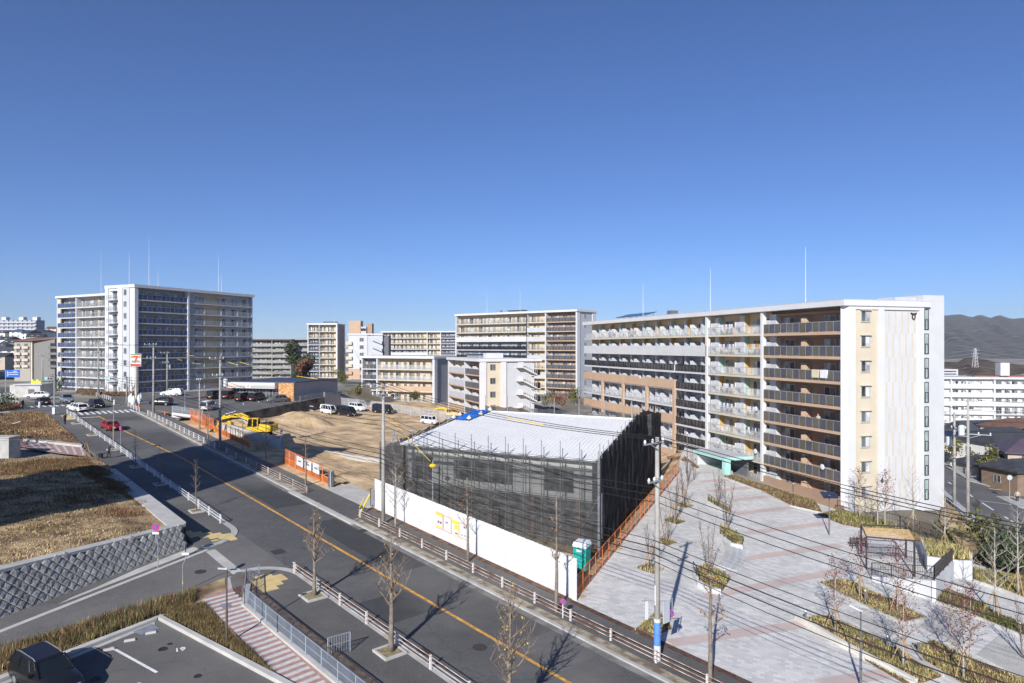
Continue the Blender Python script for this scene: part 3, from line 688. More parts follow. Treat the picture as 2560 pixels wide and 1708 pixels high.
# ---- the long eight-storey block on the right
FDB = R(16.9); C4 = Vector((37.8, 77.4, 0)); ang4 = math.atan2(-math.cos(FDB), math.sin(FDB)); P4 = 2.886
b4 = Block('apartment_block', 'long eight-storey white and brown apartment block numbered 4 on the right', C4, ang4)
DP = 1.75; ZR = 8*P4
COLS = [M('mustard_wall', (.52,.36,.13), .7, .04), M('mint_wall', (.36,.52,.46), .7, .04)]
# brown corner stack
b4.section(-14.3, -.55, range(8), DP, BROWN, TAN, lambda f: 'panel' if f else BROWN, [(2.2,1.9,2.0,.05),(5.4,1.1,1.9,.05),(9.3,1.9,2.0,.05),(11.75,1.75,2.0,.05)], 0, P4, pmats=[OLIVE, SLATE], panel_w=1.145, slab_t=.34)
for f in range(8):
    b4.box('partition', -7.35, -7.2, .25, DP-.01, f*P4+.01, f*P4+1.75, TAN)
    b4.box('pier', -14.29, -12.9, .95, DP-.01, f*P4+.01, f*P4+P4-.35, WALLW)
    b4.box('partition', -14.28, -13.3, .3, .36, f*P4+1.22, f*P4+1.75, WALLW)
    b4.box('beam', -14.25, -.6, DP-.5, DP-.03, f*P4+2.25, f*P4+P4-.345, BROWN)
    b4.box('partition_bracket', -7.0, -6.3, .9, .93, f*P4+1.3, f*P4+1.34, DARKM)
# cream laundry stack
b4.section(-27.5, -14.75, range(8), DP, CREAM, CREAML, lambda f: 'glass', [(2.2,1.9,2.0,.05),(4.9,1.0,1.9,.05),(8.8,1.7,2.0,.05),(11.2,1.2,2.0,.05)], 0, P4, parts=(-26.9,-20.9))
for f in range(8):
    for j, x in enumerate((-25.9, -19.7)):
        b4.box('pier', x-.9, x, .9, DP-.01, f*P4+.01, f*P4+P4-.3, WALLW); b4.box('accent_wall', x+.01, x+.14, 1.1, DP-.012, f*P4+.01, f*P4+P4-.3, COLS[(f+j) % 2])
        b4.box('partition', x-1.0, x-.05, .28, .34, f*P4+.9, f*P4+1.75, WALLW)
# long wing: cream top floors, white band, dark railings, brown frames
def wins_unit(L, u=4.85): 
    r = []; x = .5
    while x < L-2: r += [(x+1.2,1.7,1.95,.05),(x+3.3,1.0,1.9,.05)]; x += u
    return r
WG = M('shaded_grey_render', (.36,.375,.405), .75, .05, .5)  # balcony shade on the lower-floor walls is darkened into this grey-blue
pt = [-27.9-4.85*i for i in range(1, 10)]
b4.section(-75.2, -27.9, (6,7), DP, CREAM, CREAML, lambda f: 'glass' if f == 7 else WALLW, wins_unit(47), 0, P4, parts=pt)
b4.section(-75.2, -37.5, (5,), DP, WG, WALLW, lambda f: 'dark', wins_unit(37.5), 0, P4, parts=[p for p in pt if p < -38], partm=LGREY)
b4.section(-37.0, -27.9, range(6), DP, WG, WALLW, lambda f: 'dark', wins_unit(9.2), 0, P4, parts=[p for p in pt if p > -37], partm=LGREY)
b4.section(-75.2, -37.5, range(5), DP, WG, WALLW, lambda f: TAN if f in (4,2,0) else 'glass', wins_unit(37.5), 0, P4, parts=[p for p in pt if p < -38], partm=LGREY)
for f in range(6): b4.box('balcony_edge', -75.2, -37.5, -.04, .0, f*P4-.3, f*P4+.02, WALLW)
for j, L in enumerate((37.2,46.7,56.2,65.7)): b4.box('pillar', -L-.33, -L+.33, -.22, .2, -1, 4*P4+1.45, TAN)
for k in (2, 4): b4.box('frame_beam', -75.2, -37.53, -.2, -.045, k*P4-.1, k*P4+1.42, TAN)
b4.box('band', -75.2, -27.6, -.12, -.003, 6*P4-.35, 6*P4+1.3, WALLW)
for f in range(8):
    for j in range(9):
        x = -30.2-4.85*j
        b4.box('pier', x-.55, x+.0, .9, DP-.012, f*P4+.01, f*P4+P4-.3, LGREY)
        if f > 5: b4.box('accent_wall', x+.01, x+.12, 1.1, DP-.014, f*P4+.01, f*P4+P4-.3, COLS[(f+j) % 2])
for x in (-14.52, -27.7): b4.box('pillar', x-.22, x+.22, -.12, .5, -1.2, ZR+.02, WHITE)
b4.box('core', -75, -.3, DP+.36, 12.4, -1.5, ZR+.3, LGREY)
# end wall
b4.box('end_wall', -.5, .0, .9, 11.5, -1.5, ZR+.05, WALLW)
b4.hexa = None
mb = MB().hexa([(-.55,.0,-1.5),(-.45,.0,-1.5),(.16,.55,-1.5),(-.55,.9,-1.5)], [(-.55,.0,ZR+.05),(-.45,.0,ZR+.05),(.16,.55,ZR+.05),(-.55,.9,ZR+.05)]); mb.build('corner_pier', WHITE, b4.o)
b4.box('corner_pier', .003, .2, .5, 1.45, -1.5, ZR+.05, WHITE)
b4.box('end_panel', .003, .06, 1.46, 4.72, -1.5, ZR-.35, CREAML)
b4.box('end_pier', .003, .22, 4.73, 5.55, -1.5, ZR+.05, WHITE)
b4.box('end_pier', .003, .22, 10.75, 11.45, -1.5, ZR+.05, WHITE)
b4.box('end_lintel', .004, .2, 1.46, 10.74, ZR-.34, ZR+.048, WHITE)
for f in range(8):
    o = b4.win(.09, 2.3, f*P4+1.15, 1.25, 1.25, R(90), 1); b4.box('window_hood', .07, .35, 2.15, 3.7, f*P4+2.43, f*P4+2.5, CREAML); b4.box('window_sill', .07, .17, 2.25, 3.6, f*P4+1.05, f*P4+1.13, CREAML)
STR = M('cream_stripe', (.565,.495,.385), .75, .03)
for f in range(8):
    for k in range(5): b4.box('stripe', .001, .014, 6.0+k*.95+(0 if f % 2 else -.35)+.3, 6.25+k*.95+(0 if f % 2 else -.35)+.3, f*P4-.1, f*P4+P4-.12, STR)
b4.box('stair_tower', -1.2, .0, 11.56, 14.75, -3.5, ZR+1.5, WALLW); b4.box('stair_tower', -6, -1.21, 11.56, 14.74, -3.5, ZR+1.5, WALLW)
for f in range(8):
    w_ = b4.o
    mb = MB().box(0,.06,0,.72,0,2.45,0).box(.061,.075,.12,.6,1.25,2.35,1).box(.061,.075,.22,.5,.1,1.15,1)
    mb.build('stair_window', [M('black_frame', (.03,.03,.032), .5, .1), M('stair_glass', (.32,.40,.38), .1, .2, .8, spec=.8)], b4.o, loc=(.0,11.62,f*P4+.25))
n4 = inst(text_mesh('4', 1.0, DARKM, True), 'house_number', (.235,5.15,2.95), rot=(R(90),0,R(90)), parent=b4.o)
EMB = MB()
for k in range(10):
    a = math.pi*2*k/10; b_ = math.pi*2*(k+1)/10; EMB.bar((0,.22*math.cos(a),.32*math.sin(a)),(0,.22*math.cos(b_),.32*math.sin(b_)),.09)
EMB.bar((0,-.42,.42),(0,0,.3),.14); EMB.bar((0,.42,.42),(0,0,.3),.14)
EMB.build('emblem', DARKM, b4.o, loc=(.1,10.0,ZR-1.1))
b4.box('roof', -75.6, .35, -.35, 12.4, ZR+.05, ZR+.72, WHITE)
b4.box('roof_cap', -75.62, .37, -.37, 12.42, ZR+.721, ZR+.78, LGREY)
b4.box('roof_unit', -3.5, -.8, 8.2, 11.4, ZR+.79, ZR+1.25, LGREY)
SOLP = M('solar_panel', (.02,.028,.06), .2, .15, 2, spec=.8)
mb = MB(); mb.hexa([(-66,3,ZR+1.25),(-54,3,ZR+1.25),(-54,6,ZR+2.0),(-66,6,ZR+2.0)], [(-66,3,ZR+1.35),(-54,3,ZR+1.35),(-54,6,ZR+2.1),(-66,6,ZR+2.1)])
mb.build('solar_array', SOLP, b4.o)
mb = MB()
for x in (-65,-62,-59,-55): mb.bar((x,3.2,ZR+.7),(x,3.2,ZR+1.25),.08); mb.bar((x,5.8,ZR+.7),(x,5.8,ZR+2),.08); mb.bar((x,3.2,ZR+.8),(x,5.8,ZR+2),.06)
mb.build('solar_frame', STEEL, b4.o)
b4.box('roof_vent', -44, -42.6, 2.5, 3.9, ZR+.78, ZR+1.7, DGREY)
def mast(B, x, y, z, h, r=.05):
    mb = MB().tube([(x,y,z),(x,y,z+h*.5),(x,y,z+h)], [r,r*.75,r*.35], 6); mb.build('lightning_rod', WHITE, B.o)
mast(b4, -8.0, 1.5, ZR+.7, 7.2); mast(b4, -29.0, 1.5, ZR+.7, 7.0); mast(b4, -51, 1.5, ZR+.7, 6.6)
# entrance canopy in mint
MINT = M('mint_canopy', (.38,.66,.61), .6, .04)
cn = thing('entrance_canopy', 'flat mint green entrance canopy on one pillar before the long block', 'canopy', C4, ang4)
mb = MB().box(-23.8,-16.0,-4.8,-.3,3.1,3.5); mb.build('fascia', MINT, cn)
MB().box(-23.6,-16.2,-4.6,-.35,3.501,3.53).build('roof_sheet', LGREY, cn)
MB().box(-16.9,-16.1,-4.6,-3.8,.3,3.099).build('pillar', MINT, cn)
MB().box(-23.5,-23.1,-4.5,-.4,.6,3.099).build('side_wall', WALLW, cn)
MB().box(-23.09,-17.0,-.6,-.3,.2,3.099).build('back_wall', DGREY, cn)
b4.box('foundation', -75.2, -.2, -.02, .4, -1.2, .3, BROWN)

# ---- generic facade for the blocks behind
def apt(name, label, A, B, zroof, nfl, pitch, secs, end=None, depth=11.0, fmat=WALLW, group=None, roofm=WHITE, dep=1.5):
    A, B = Vector((*A, 0)), Vector((*B, 0)); d = B-A; L = d.length; ang = math.atan2(d.y, d.x); z0 = zroof-nfl*pitch-.6
    bk = Block(name, label, (A.x, A.y, 0), ang, group=group); bk.L = L; bk.z0 = z0; bk.zr = zroof
    bk.box('core', .1, L-.1, dep+.36, depth, z0-6, zroof-.6, end or LGREY)
    for (a, b, fl, wall, sm, rail, u, pm) in secs:
        x0, x1 = a*L, b*L
        ws = []; x = .4
        while x+u <= x1-x0+.3: ws += [(x+.25,min(1.7,u*.42),1.95,.05),(x+u*.6,min(1.2,u*.28),1.9,.05)]; x += u
        bk.section(x0+.15, x1-.15, fl, dep, wall, sm, rail, ws, z0, pitch, parts=[x0+u*k for k in range(1, int((x1-x0)/u)+1)] if u else (), pmats=pm or [OLIVE, SLATE])
        bk.box('pillar', x1-.2, x1+.2, -.08, dep, z0-4, zroof-.6, fmat)
    bk.box('pillar', -.2, .2, -.08, dep, z0-4, zroof-.6, fmat)
    bk.box('roof', -.5, L+.5, -.4, depth, zroof-.599, zroof, roofm)
    return bk
const = lambda r: (lambda f: r)
# tall block behind the long one
b6 = apt('apartment_block', 'tall ten-storey cream and brown apartment block behind the scaffolded building', (-19.0,231.7), (19.0,200.8), 29.4, 10, 2.85,
    [(0,.62,(7,8,9),CREAM,CREAML,lambda f: 'bars' if f > 7 else WALLW,4.1,None),(0,.62,range(0,7),WG,WALLW,const('dark'),4.1,None),(.62,.77,range(10),CREAM,CREAML,lambda f: 'bars' if f in (9,6,4,2,0) else LGREY,4.0,None),(.77,1,range(10),BROWN,TAN,const('panel'),4.6,[SLATE,OLIVE])])
b6.box('band', 0, .62*b6.L, -.1, -.003, b6.z0+7*2.85-.3, b6.z0+7*2.85+1.3, WALLW)
b6.box('end_pier', b6.L+.0, b6.L+.3, 0, 1.6, b6.z0-4, b6.zr-.7, WHITE); b6.box('end_pier', b6.L+.0, b6.L+.3, 8.5, 10.5, b6.z0-4, b6.zr-.7, WHITE)
b6.box('end_wall', b6.L-.2, b6.L+.1, 1.61, 8.49, b6.z0-4, b6.zr-.7, LGREY)
for f in range(10): b6.win(b6.L+.12, 4.0, b6.z0+f*2.85+1, 1.1, 1.3, R(90), 0)
b6.box('solar_array', 20, 27, 3, 5, 30.0, 30.15, SOLP); b6.box('solar_frame', 20.2, 26.8, 3.4, 4.6, 29.4, 29.99, STEEL); b6.box('roof_vent', 17, 18, 2, 3, 29.41, 30.3, STEEL)
mast(b6, 13, 1, 29.4, 8); mast(b6, 27, 1, 29.4, 8.5)
# low cream block centre-right, end-on with outside stairs
b5 = apt('apartment_block', 'low cream block with outside stairs just behind the white roof', (-15.26,163.4), (-6.7,141.6), 15.9, 5, 2.85,
    [(0,.55,range(5),CREAM,TAN,lambda f: LGREY if f > 1 else TAN,5,None),(.55,1,range(5),BROWN,TAN,const('panel'),5,[SLATE])], depth=11.5)
L5, z5 = b5.L, b5.z0
b5.box('end_pier', L5, L5+.35, 0, 1.3, z5-3, 15.2, WHITE); b5.box('end_panel', L5-.1, L5+.1, 1.31, 4.6, z5-3, 15.2, CREAML); b5.box('end_pier', L5, L5+.35, 4.61, 5.8, z5-3, 15.2, WHITE)
b5.box('end_wall', L5-.1, L5+.05, 5.81, 11.5, z5-3, 15.2, LGREY)
for f in range(5):
    b5.win(L5+.12, 2.2, z5+f*2.85+1.0, 1.25, 1.3, R(90), 0)
    za = z5+f*2.85
    mb = MB().box(L5+.06,L5+1.4,8.0,9.2,za+1.5,za+1.7).box(L5+1.3,L5+1.4,8.0,9.2,za+1.7,za+2.7)
    mb.hexa([(L5+.06,9.2,za+1.5),(L5+1.4,9.2,za+1.5),(L5+1.4,12.4,za-.1),(L5+.06,12.4,za-.1)], [(L5+.06,9.2,za+1.75),(L5+1.4,9.2,za+1.75),(L5+1.4,12.4,za+.15),(L5+.06,12.4,za+.15)])
    for k in range(9): q = k/8; mb.bar((L5+1.35,9.2+3.2*q,za+1.75-1.6*q),(L5+1.35,9.2+3.2*q,za+2.7-1.6*q),.05)
    mb.bar((L5+1.35,9.2,za+2.7),(L5+1.35,12.4,za+1.1),.07)
    mb.build('outside_stair', WHITE, b5.o)
    b5.box('gallery', L5-3, L5+.4, 12.6, 13.6, za-.1, za+1.1, BLACK); b5.box('gallery_slab', L5-3, L5+.5, 11.55, 13.7, za-.3, za-.101, WALLW)
b5.box('end_wall', L5-6, L5+.04, 11.51, 12.3, z5-3, 15.2, WALLW)
b5.box('roof', L5-10, L5+.6, 11.5, 13.9, 15.301, 15.85, WHITE)
b5.box('solar_array', 4, 13, 3, 5.5, 16.6, 16.8, SOLP); b5.box('solar_frame', 4.2, 12.8, 3.3, 5.2, 15.91, 16.59, STEEL); b5.box('roof_unit', 14, 16, 4, 8, 15.91, 17, WALLW)
# low cream block centre
b44 = apt('apartment_block', 'low wide cream block with laundry balconies behind the parked vans', (-41,186), (-20.4,176), 15.9, 5, 2.85,
    [(0,.22,range(5),WG,WALLW,const('panel'),4.5,[SLATE,OLIVE]),(.22,1,range(5),CREAM,CREAML,lambda f: 'glass' if f > 2 else (TAN if f == 2 else 'bars'),4.3,None)])
L4 = b44.L
b44.box('end_pier', L4, L4+.4, 0, 1.4, b44.z0-3, 15.3, WHITE); b44.box('end_wall', L4-.1, L4+.1, 1.41, 7.2, b44.z0-3, 15.3, MGREY); b44.box('end_pier', L4, L4+.4, 7.21, 8.4, b44.z0-3, 15.3, WHITE)
# distant cream blocks
b3 = apt('apartment_block', 'far long cream apartment block low on the skyline in the centre', (-67,350), (-28.5,344), 26.2, 9, 2.85,
    [(0,.62,(6,7,8),CREAM,CREAML,const('bars'),4.3,None),(0,.62,range(0,6),WG,WALLW,lambda f: 'dark' if f < 5 else WALLW,4.3,None),(.62,.8,range(9),CREAM,CREAML,const('bars'),4.3,None),(.8,1,range(9),WG,WALLW,const('panel'),4.3,[SLATE])])
b1 = apt('apartment_block', 'narrow cream nine-storey block with white pilasters left of centre', (-88.2,294), (-75.9,294), 28.4, 9, 2.85,
    [(0,.4,range(7),WG,WALLW,const('panel'),2.4,[SLATE]),(0,.4,(7,8),CREAM,CREAML,const('bars'),2.4,None),(.4,1,range(9),CREAM,CREAML,const('bars'),3.6,None)], depth=14)
b1.box('end_wall', b1.L-.1, b1.L+.06, 1.2, 12, b1.z0-4, 27.7, MGREY); b1.box('end_pier', b1.L, b1.L+.4, -.1, 1.1, b1.z0-4, 27.7, WHITE); b1.box('end_pier', b1.L, b1.L+.4, 12.1, 13.6, b1.z0-4, 27.7, WHITE)
mast(b1, 11, 1, 28.4, 9); b1.box('solar_array', 6, 12, 2, 4, 28.9, 29.2, SOLP); b1.box('solar_frame', 6.2, 11.8, 2.3, 3.7, 28.41, 28.89, STEEL)
b2 = Block('stair_tower', 'brown and white stair tower rising behind the narrow cream block', (-72,300,0), 0)
b2.box('shaft', 0, 5.2, 0, 5, -2, 29.8, TAN); b2.box('shaft', 5.21, 7.6, .3, 5, -2, 27.2, LGREY); b2.box('shaft', 7.61, 10, 1.2, 5, -2, 28.6, BROWN)
for f in range(9): b2.box('opening', 5.25, 7.5, .24, .29, 2.5+f*2.85, 3.6+f*2.85, BLACK)
b7 = Block('apartment_block', 'white block with tan lower floors and stair flight left of the low cream block', (-63,262,0), R(4))
b7.box('wall', 0, 7.2, 0, 10, 9.8, 22.9, WALLW); b7.box('wall', 0, 7.2, 0, 10, -2, 9.79, TAN); b7.box('wall', 7.21, 13, .2, 10, -2, 22.6, LGREY); b7.box('roof', -.3, 13.2, -.3, 10.2, 22.901, 23.4, WHITE); b7.box('gallery', 13.01, 15.2, 1, 9, -2, 22.6, DGREY)
for f in range(7):
    b7.win(4.2, -.03, 2.2+f*2.85+1, 1.6, 1.5, 0, 0); b7.box('balcony_slab', -.9, 1.4, -.8, -.005, 2.2+f*2.85-.2, 2.2+f*2.85+1, CREAML if f > 2 else TAN)
    mb = MB().hexa([(9,-.9,3.8+f*2.85),(12.8,-.9,2.2+f*2.85),(12.8,.18,2.2+f*2.85),(9,.18,3.8+f*2.85)], [(9,-.9,4.9+f*2.85),(12.8,-.9,3.3+f*2.85),(12.8,.18,3.3+f*2.85),(9,.18,4.9+f*2.85)]); mb.build('outside_stair', LGREY, b7.o)
# old grey blocks
OLD = M('old_concrete', (.30,.29,.27), .85, .15, .4); OLDD = M('old_dark', (.17,.16,.15), .85, .2, .4)
b8 = apt('apartment_block', 'old grey concrete housing block with brown roof edge left of centre', (-130,336), (-110,338), 22, 8, 2.75, [(0,.55,range(8),OLDD,OLD,const(OLD),4.2,None),(.55,1,range(8),OLDD,OLD,const(OLD),4.2,None)], fmat=OLD, roofm=M('roof_brown', (.12,.075,.06), .8, .2))
b9 = apt('apartment_block', 'old grey concrete housing block partly hidden by trees', (-112,345), (-94,348), 22.3, 8, 2.75, [(0,.5,range(8),OLDD,OLD,const(OLD),4.2,None),(.5,1,range(8),OLDD,OLD,const(OLD),4.2,None)], fmat=OLD, roofm=OLD)
mast(b8, 4, 2, 22, 9)

# ---- the blue-panelled block on the left
zb = 7.4; ZB = 33.1; PB = (ZB-.7-zb)/9
K = Vector((-88.8,160,0)); rd = Vector((.42,.907)).normalized(); angr = math.atan2(rd.y, rd.x)
bb = Block('apartment_block', 'nine-storey pale grey block with navy balcony panels at the crossing', (K.x, K.y, 0), angr)
bb.L = 36.2
bb.section(.9, 14.6, range(9), 1.7, MGREY, WALLW, const('panel'), [(.3,1.3,1.9,.05),(2.6,1.6,1.9,.05),(5.6,1.6,1.9,.05),(8.7,1.3,1.9,.05),(11.0,1.8,1.9,.05)], zb, PB, pmats=[NAVY, CHAR], panel_w=1.2, parts=(7.0,))
bb.section(15.1, 36.1, range(9), 1.7, LGREY, WALLW, const('bars'), [(.4,1.3,1.9,.05),(3,1.6,1.9,.05),(7.5,1.5,1.9,.05),(11.4,1.5,1.9,.05),(15,1.8,1.9,.05),(18.5,1.6,1.9,.05)], zb, PB, parts=(20,25.5,31))
for f in range(9): bb.box('accent_wall', 20.3, 26.9, 1.66, 1.69, zb+f*PB+.05, zb+f*PB+PB-.3, CREAM)
bb.box('pillar', 14.61, 15.09, -.15, .5, zb-1, ZB-.7, WHITE); bb.box('pillar', 36.15, 36.5, .3, 1.7, zb-1, ZB-.7, LGREY)
bb.box('core', .1, 36, 2.06, 10.0, zb-2, ZB-.7, LGREY)
bb.box('roof', -.3, 36.7, -.35, 10.4, ZB-.699, ZB, WHITE)
bb.box('corner_pier', -.05, .89, -.1, 1.6, zb-2, ZB-.701, WHITE)
# end wall faces local -x
bb.box('end_wall', -.2, .09, 1.61, 4.0, zb-2, ZB-.701, LGREY); bb.box('end_pier', -.35, .09, 4.01, 5.3, zb-2, ZB-.701, WHITE); bb.box('end_wall', -.1, .09, 5.31, 9.0, zb-2, ZB-.701, WALLW); bb.box('end_pier', -.35, .09, 9.01, 10.1, zb-2, ZB-.701, WHITE)
for f in range(9):
    z = zb+f*PB; bb.win(-.23, 3.5, z+1.0, 1.0, 1.35, R(-90), 0)
    bb.box('service_balcony', -1.0, -.11, 5.6, 8.9, z-.15, z, WALLW); inst(rail_mesh('bars', 3.2, 1.1), 'railing', (-.95, 8.8, z), R(-90), bb.o)
    bb.win(-.12, 7.4, z+.1, 1.4, 1.9, R(-90), 0); bb.box('awning', -.8, -.11, 5.9, 7.7, z+1.95, z+2.1, DGREY)
for x, h in ((.8,7.5),(6,12),(8.5,4),(27,10.5),(28,5)): mast(bb, x, 3, ZB, h)
# rear wing of the same estate
wg = apt('apartment_block', 'rear wing with sunlit blue balcony panels at far left of the blue block', (-131,196), (-110.2,184.6), 32.9, 9, 2.8,
    [(0,.4,range(9),LGREY,WALLW,const('panel'),3.0,[NAVY,MT['slate_panel']]),(.4,1,range(9),M('warm_grey', (.52,.48,.42), .75, .05),WALLW,const('bars'),4.2,None)])
for f in range(9): wg.box('pier', -.15, 1.6, -.02, .3, wg.z0+f*2.8+1.25, wg.z0+f*2.8+2.5, CREAML)
wg.box('accent_wall', 17.5, 18.4, 1.3, 1.46, wg.z0, 32, CREAM)
mast(wg, 18, 2, 32.9, 12)
# block just outside the left edge of the view: it throws the broad shadow over the street
sh = Block('apartment_block', 'tall pale apartment block standing outside the left edge, its shadow crossing the street', (0,0,0), 0)
bx = Vector((math.sin(R(SUN_BEAR)), math.cos(R(SUN_BEAR)))); px_ = Vector((bx.y, -bx.x))
def shp(a, p): q = bx*a+px_*p; return (q.x, q.y)
poly = [shp(8,-72.2), shp(22,-72.2), shp(22,-55.4), shp(8,-55.4)]
MB().prism(poly, 0, 39.0).build('wall', WALLW, sh.o)
MB().prism([shp(12,-68), shp(19,-68), shp(19,-62), shp(12,-62)], 39, 41.0).build('roof_house', WALLW, sh.o)
for f in range(12):
    for k in range(4): p = shp(22.03,-71+k*3.8); inst(window_mesh(1.8,1.5,0), 'window', (p[0], p[1], 4+f*2.8), math.atan2(px_.y, px_.x)+math.pi, sh.o)
# ------------------------------------------------------------------ building under scaffold with the white standing-seam roof
FRp = Vector((7.48,60.0,0)); e1a = math.atan2(-.485,.875); zq = Z(3,66)
sb = Block('new_building', 'low new building with bright white ribbed roof wrapped in scaffold netting', FRp, e1a)
ROOFW = M('white_roof_sheet', (.80,.79,.76), .5, .03, .3)
EV, RG, LX0, LX1, WY = 8.45, 10.43, -21.8, -20.3, 16.5
def K_(x, y): return (x-.14*y, .991*y)         # the plot is a parallelogram
def kp(x, y, z): q = K_(x, y); return (q[0], q[1], z)
def xl(y): return LX0+(LX1-LX0)*(y+.3)/(WY+.3)
def zr_(y): return EV+(RG-EV)*(y+.3)/(WY+.3)
mb = MB(); mb.hexa([kp(LX0,-.3,EV-.18),kp(.0,-.3,EV-.18),kp(.0,WY,RG-.18),kp(LX1,WY,RG-.18)], [kp(LX0,-.3,EV),kp(.0,-.3,EV),kp(.0,WY,RG),kp(LX1,WY,RG)])
mb.hexa([kp(LX1,WY+.01,RG-.18),kp(.0,WY+.01,RG-.18),kp(.0,32,8.6),kp(LX1+2,32,8.6)], [kp(LX1,WY+.01,RG),kp(.0,WY+.01,RG),kp(.0,32,8.8),kp(LX1+2,32,8.8)])
rf = mb.build('roof', ROOFW, sb.o)
a_, b_ = Vector(kp(0,-.3,0)), Vector(kp(0,WY,RG-EV)); q_ = b_-a_
seam = MB().hexa([(-.035,0,0),(.035,0,0),(.035+q_.x,q_.y,q_.z),(-.035+q_.x,q_.y,q_.z)], [(-.025,0,.045),(.025,0,.045),(.025+q_.x,q_.y,q_.z+.045),(-.025+q_.x,q_.y,q_.z+.045)]).mesh('seam', ROOFW)
x = -.15
while x > -20.2: inst(seam, 'seam', kp(x,-.3,EV+.001), 0, rf); x -= .42
while x > -21.7: f = (x-LX0)/(LX1-LX0); inst(seam, 'seam', kp(x,-.3,EV+.001), 0, rf, scale=(1,f,f)); x -= .42
WSID = M('grey_siding', (.60,.60,.575), .8, .08, .5)
def kprism(name, x0, x1, y0, y1, z0, z1, mat): MB().prism([K_(x0,y0),K_(x1,y0),K_(x1,y1),K_(x0,y1)], z0, z1).build(name, mat, sb.o)
kprism('wall', -21.2, -.6, .6, 31, 4.6, EV-.2, WSID)
kprism('wall', -21.1, -.7, .7, 30.9, zq-.5, 4.59, M('ground_floor_shade', (.09,.085,.08), .9, .3, .5))  # closed wall whose dark colour stands for shade inside an open storey
kprism('ridge_cap', LX1, .0, WY-.2, WY+.2, RG+.01, RG+.1, ROOFW)
for (a, b, c, d_) in ((-20.2,-18.0,4.9,7.3),(-15.4,-8.7,5.3,7.4),(-5.4,-2.4,5.2,7.2)): kprism('window', a, b, .5, .59, c, d_, M('void_glass', (.03,.03,.033), .3, .2))
for i in range(12): kprism('wall_rib', -20.8+i*1.75, -20.65+i*1.75, .53, .595, 4.6, EV-.25, LGREY)
for i in range(5): kprism('column', -20.5+i*4.6, -20.1+i*4.6, .3, .65, zq-.4, 4.6, M('primer_steel', (.20,.09,.05), .8, .2))
TARP = M('blue_tarpaulin', (.02,.16,.62), .45, .1, 1.0)
tp = Block('tarpaulin', 'bright blue tarpaulin over the roof corner', FRp, e1a, 'tarpaulin')
mb = MB(); n_ = 8
for i in range(n_+1):
    for j in range(5):
        y = 10.9+5.6*i/n_; mb.v.append(kp(xl(y)-.3+j*(2.4)/4, y, zr_(y)+.13+.05*math.sin(i*1.9+j*2.3)))
for i in range(n_):
    for j in range(4): a = i*5+j; mb.f.append((a,a+1,a+6,a+5)); mb.m.append(0)
mb.build('sheet', TARP, tp.o, smooth=True)
sbm = MB().sphere((0,0,.14), (.3,.24,.2), 0, 8, 5).sphere((.05,0,.34), (.12,.1,.14), 0, 6, 4).mesh('sandbag', M('sack_cloth', (.55,.52,.45), .9, .1))
for i, (x, y) in enumerate(((-21.0,11.1),(-18.9,11.2),(-18.5,13.8),(-18.3,16.2),(-20.9,12.6))):
    o = inst(sbm, 'sandbag', (0,0,0), e1a); c, s_ = math.cos(e1a), math.sin(e1a); q = K_(x, y)
    o.location = (FRp.x+q[0]*c-q[1]*s_, FRp.y+q[0]*s_+q[1]*c, zr_(y)+.16); tag(o, ['pale sandbag holding the lower left tarpaulin corner','pale sandbag at the lower edge of the blue tarpaulin','pale sandbag on the right edge of the blue tarpaulin','pale sandbag on the ridge end of the blue tarpaulin','pale sandbag on the outer roof edge by the tarpaulin'][i], 'sandbag', 'sandbags on the roof')
# scaffold
sc = Block('scaffolding', 'steel tube scaffold with black netting around the white-roofed building', FRp, e1a, 'scaffold')
def net(name, alpha, col): return M(name, col, .9, .3, 1.5, alpha=alpha)
NETF = net('sheer_black_net', .56, (.075,.075,.073)); NETR = net('dense_black_net', .96, (.020,.020,.021)); NETL = net('brown_net', .82, (.06,.045,.03))
def netsheet(p0, p1, zb0, zb1, zt0, zt1, amp, mat, nu=6, nv_=14, seed=0):
    p0, p1 = Vector((*K_(*p0),0)), Vector((*K_(*p1),0)); d = p1-p0; nn = Vector((d.y,-d.x,0)).normalized(); mb = MB(); g = random.Random(seed)
    ph = [g.uniform(0,6) for _ in range(4)]
    for i in range(nu+1):
        u = i/nu
        for j in range(nv_+1):
            v = j/nv_; zb_ = zb0+(zb1-zb0)*u; zt_ = zt0+(zt1-zt0)*u; sag = math.sin(math.pi*u)
            o = amp*sag*(math.sin(u*9+ph[0]+2*math.sin(v*7+ph[1]))+.7*math.sin(u*17+v*5+ph[2])*math.sin(v*11+ph[3]))
            p = p0+d*u+nn*o; mb.v.append((p.x, p.y, zb_+(zt_-zb_)*v-.18*sag*(v == 1)))
    for i in range(nu):
        for j in range(nv_): a = i*(nv_+1)+j; mb.f.append((a,a+nv_+1,a+nv_+2,a+1)); mb.m.append(0)
    mb.build('net_sheet', mat, sc.o, smooth=True)
XL, XR, YF, YB = -23.6, .6, -1.4, 33.0
nb = 13; xs_ = [XL+(XR-XL)*i/nb for i in range(nb+1)]
for i in range(nb): netsheet((xs_[i],YF), (xs_[i+1],YF), zq-.3, zq-.5, EV+.3, EV+.3, .035, NETF, 5, 10, i)
def ztop(y): return EV+.35+(min(y,19)+1.4)*.118-(max(0,y-19))*.11
NR = 18; ysr = [YF+(YB-YF)*i/NR for i in range(NR+1)]
for i in range(NR): netsheet((XR,ysr[i]), (XR,ysr[i+1]), Z(9,62)-.4, Z(9,62), ztop(ysr[i])+.25*(i%2), ztop(ysr[i+1])+.25*((i+1)%2), .17, NETR, 8, 18, 30+i)
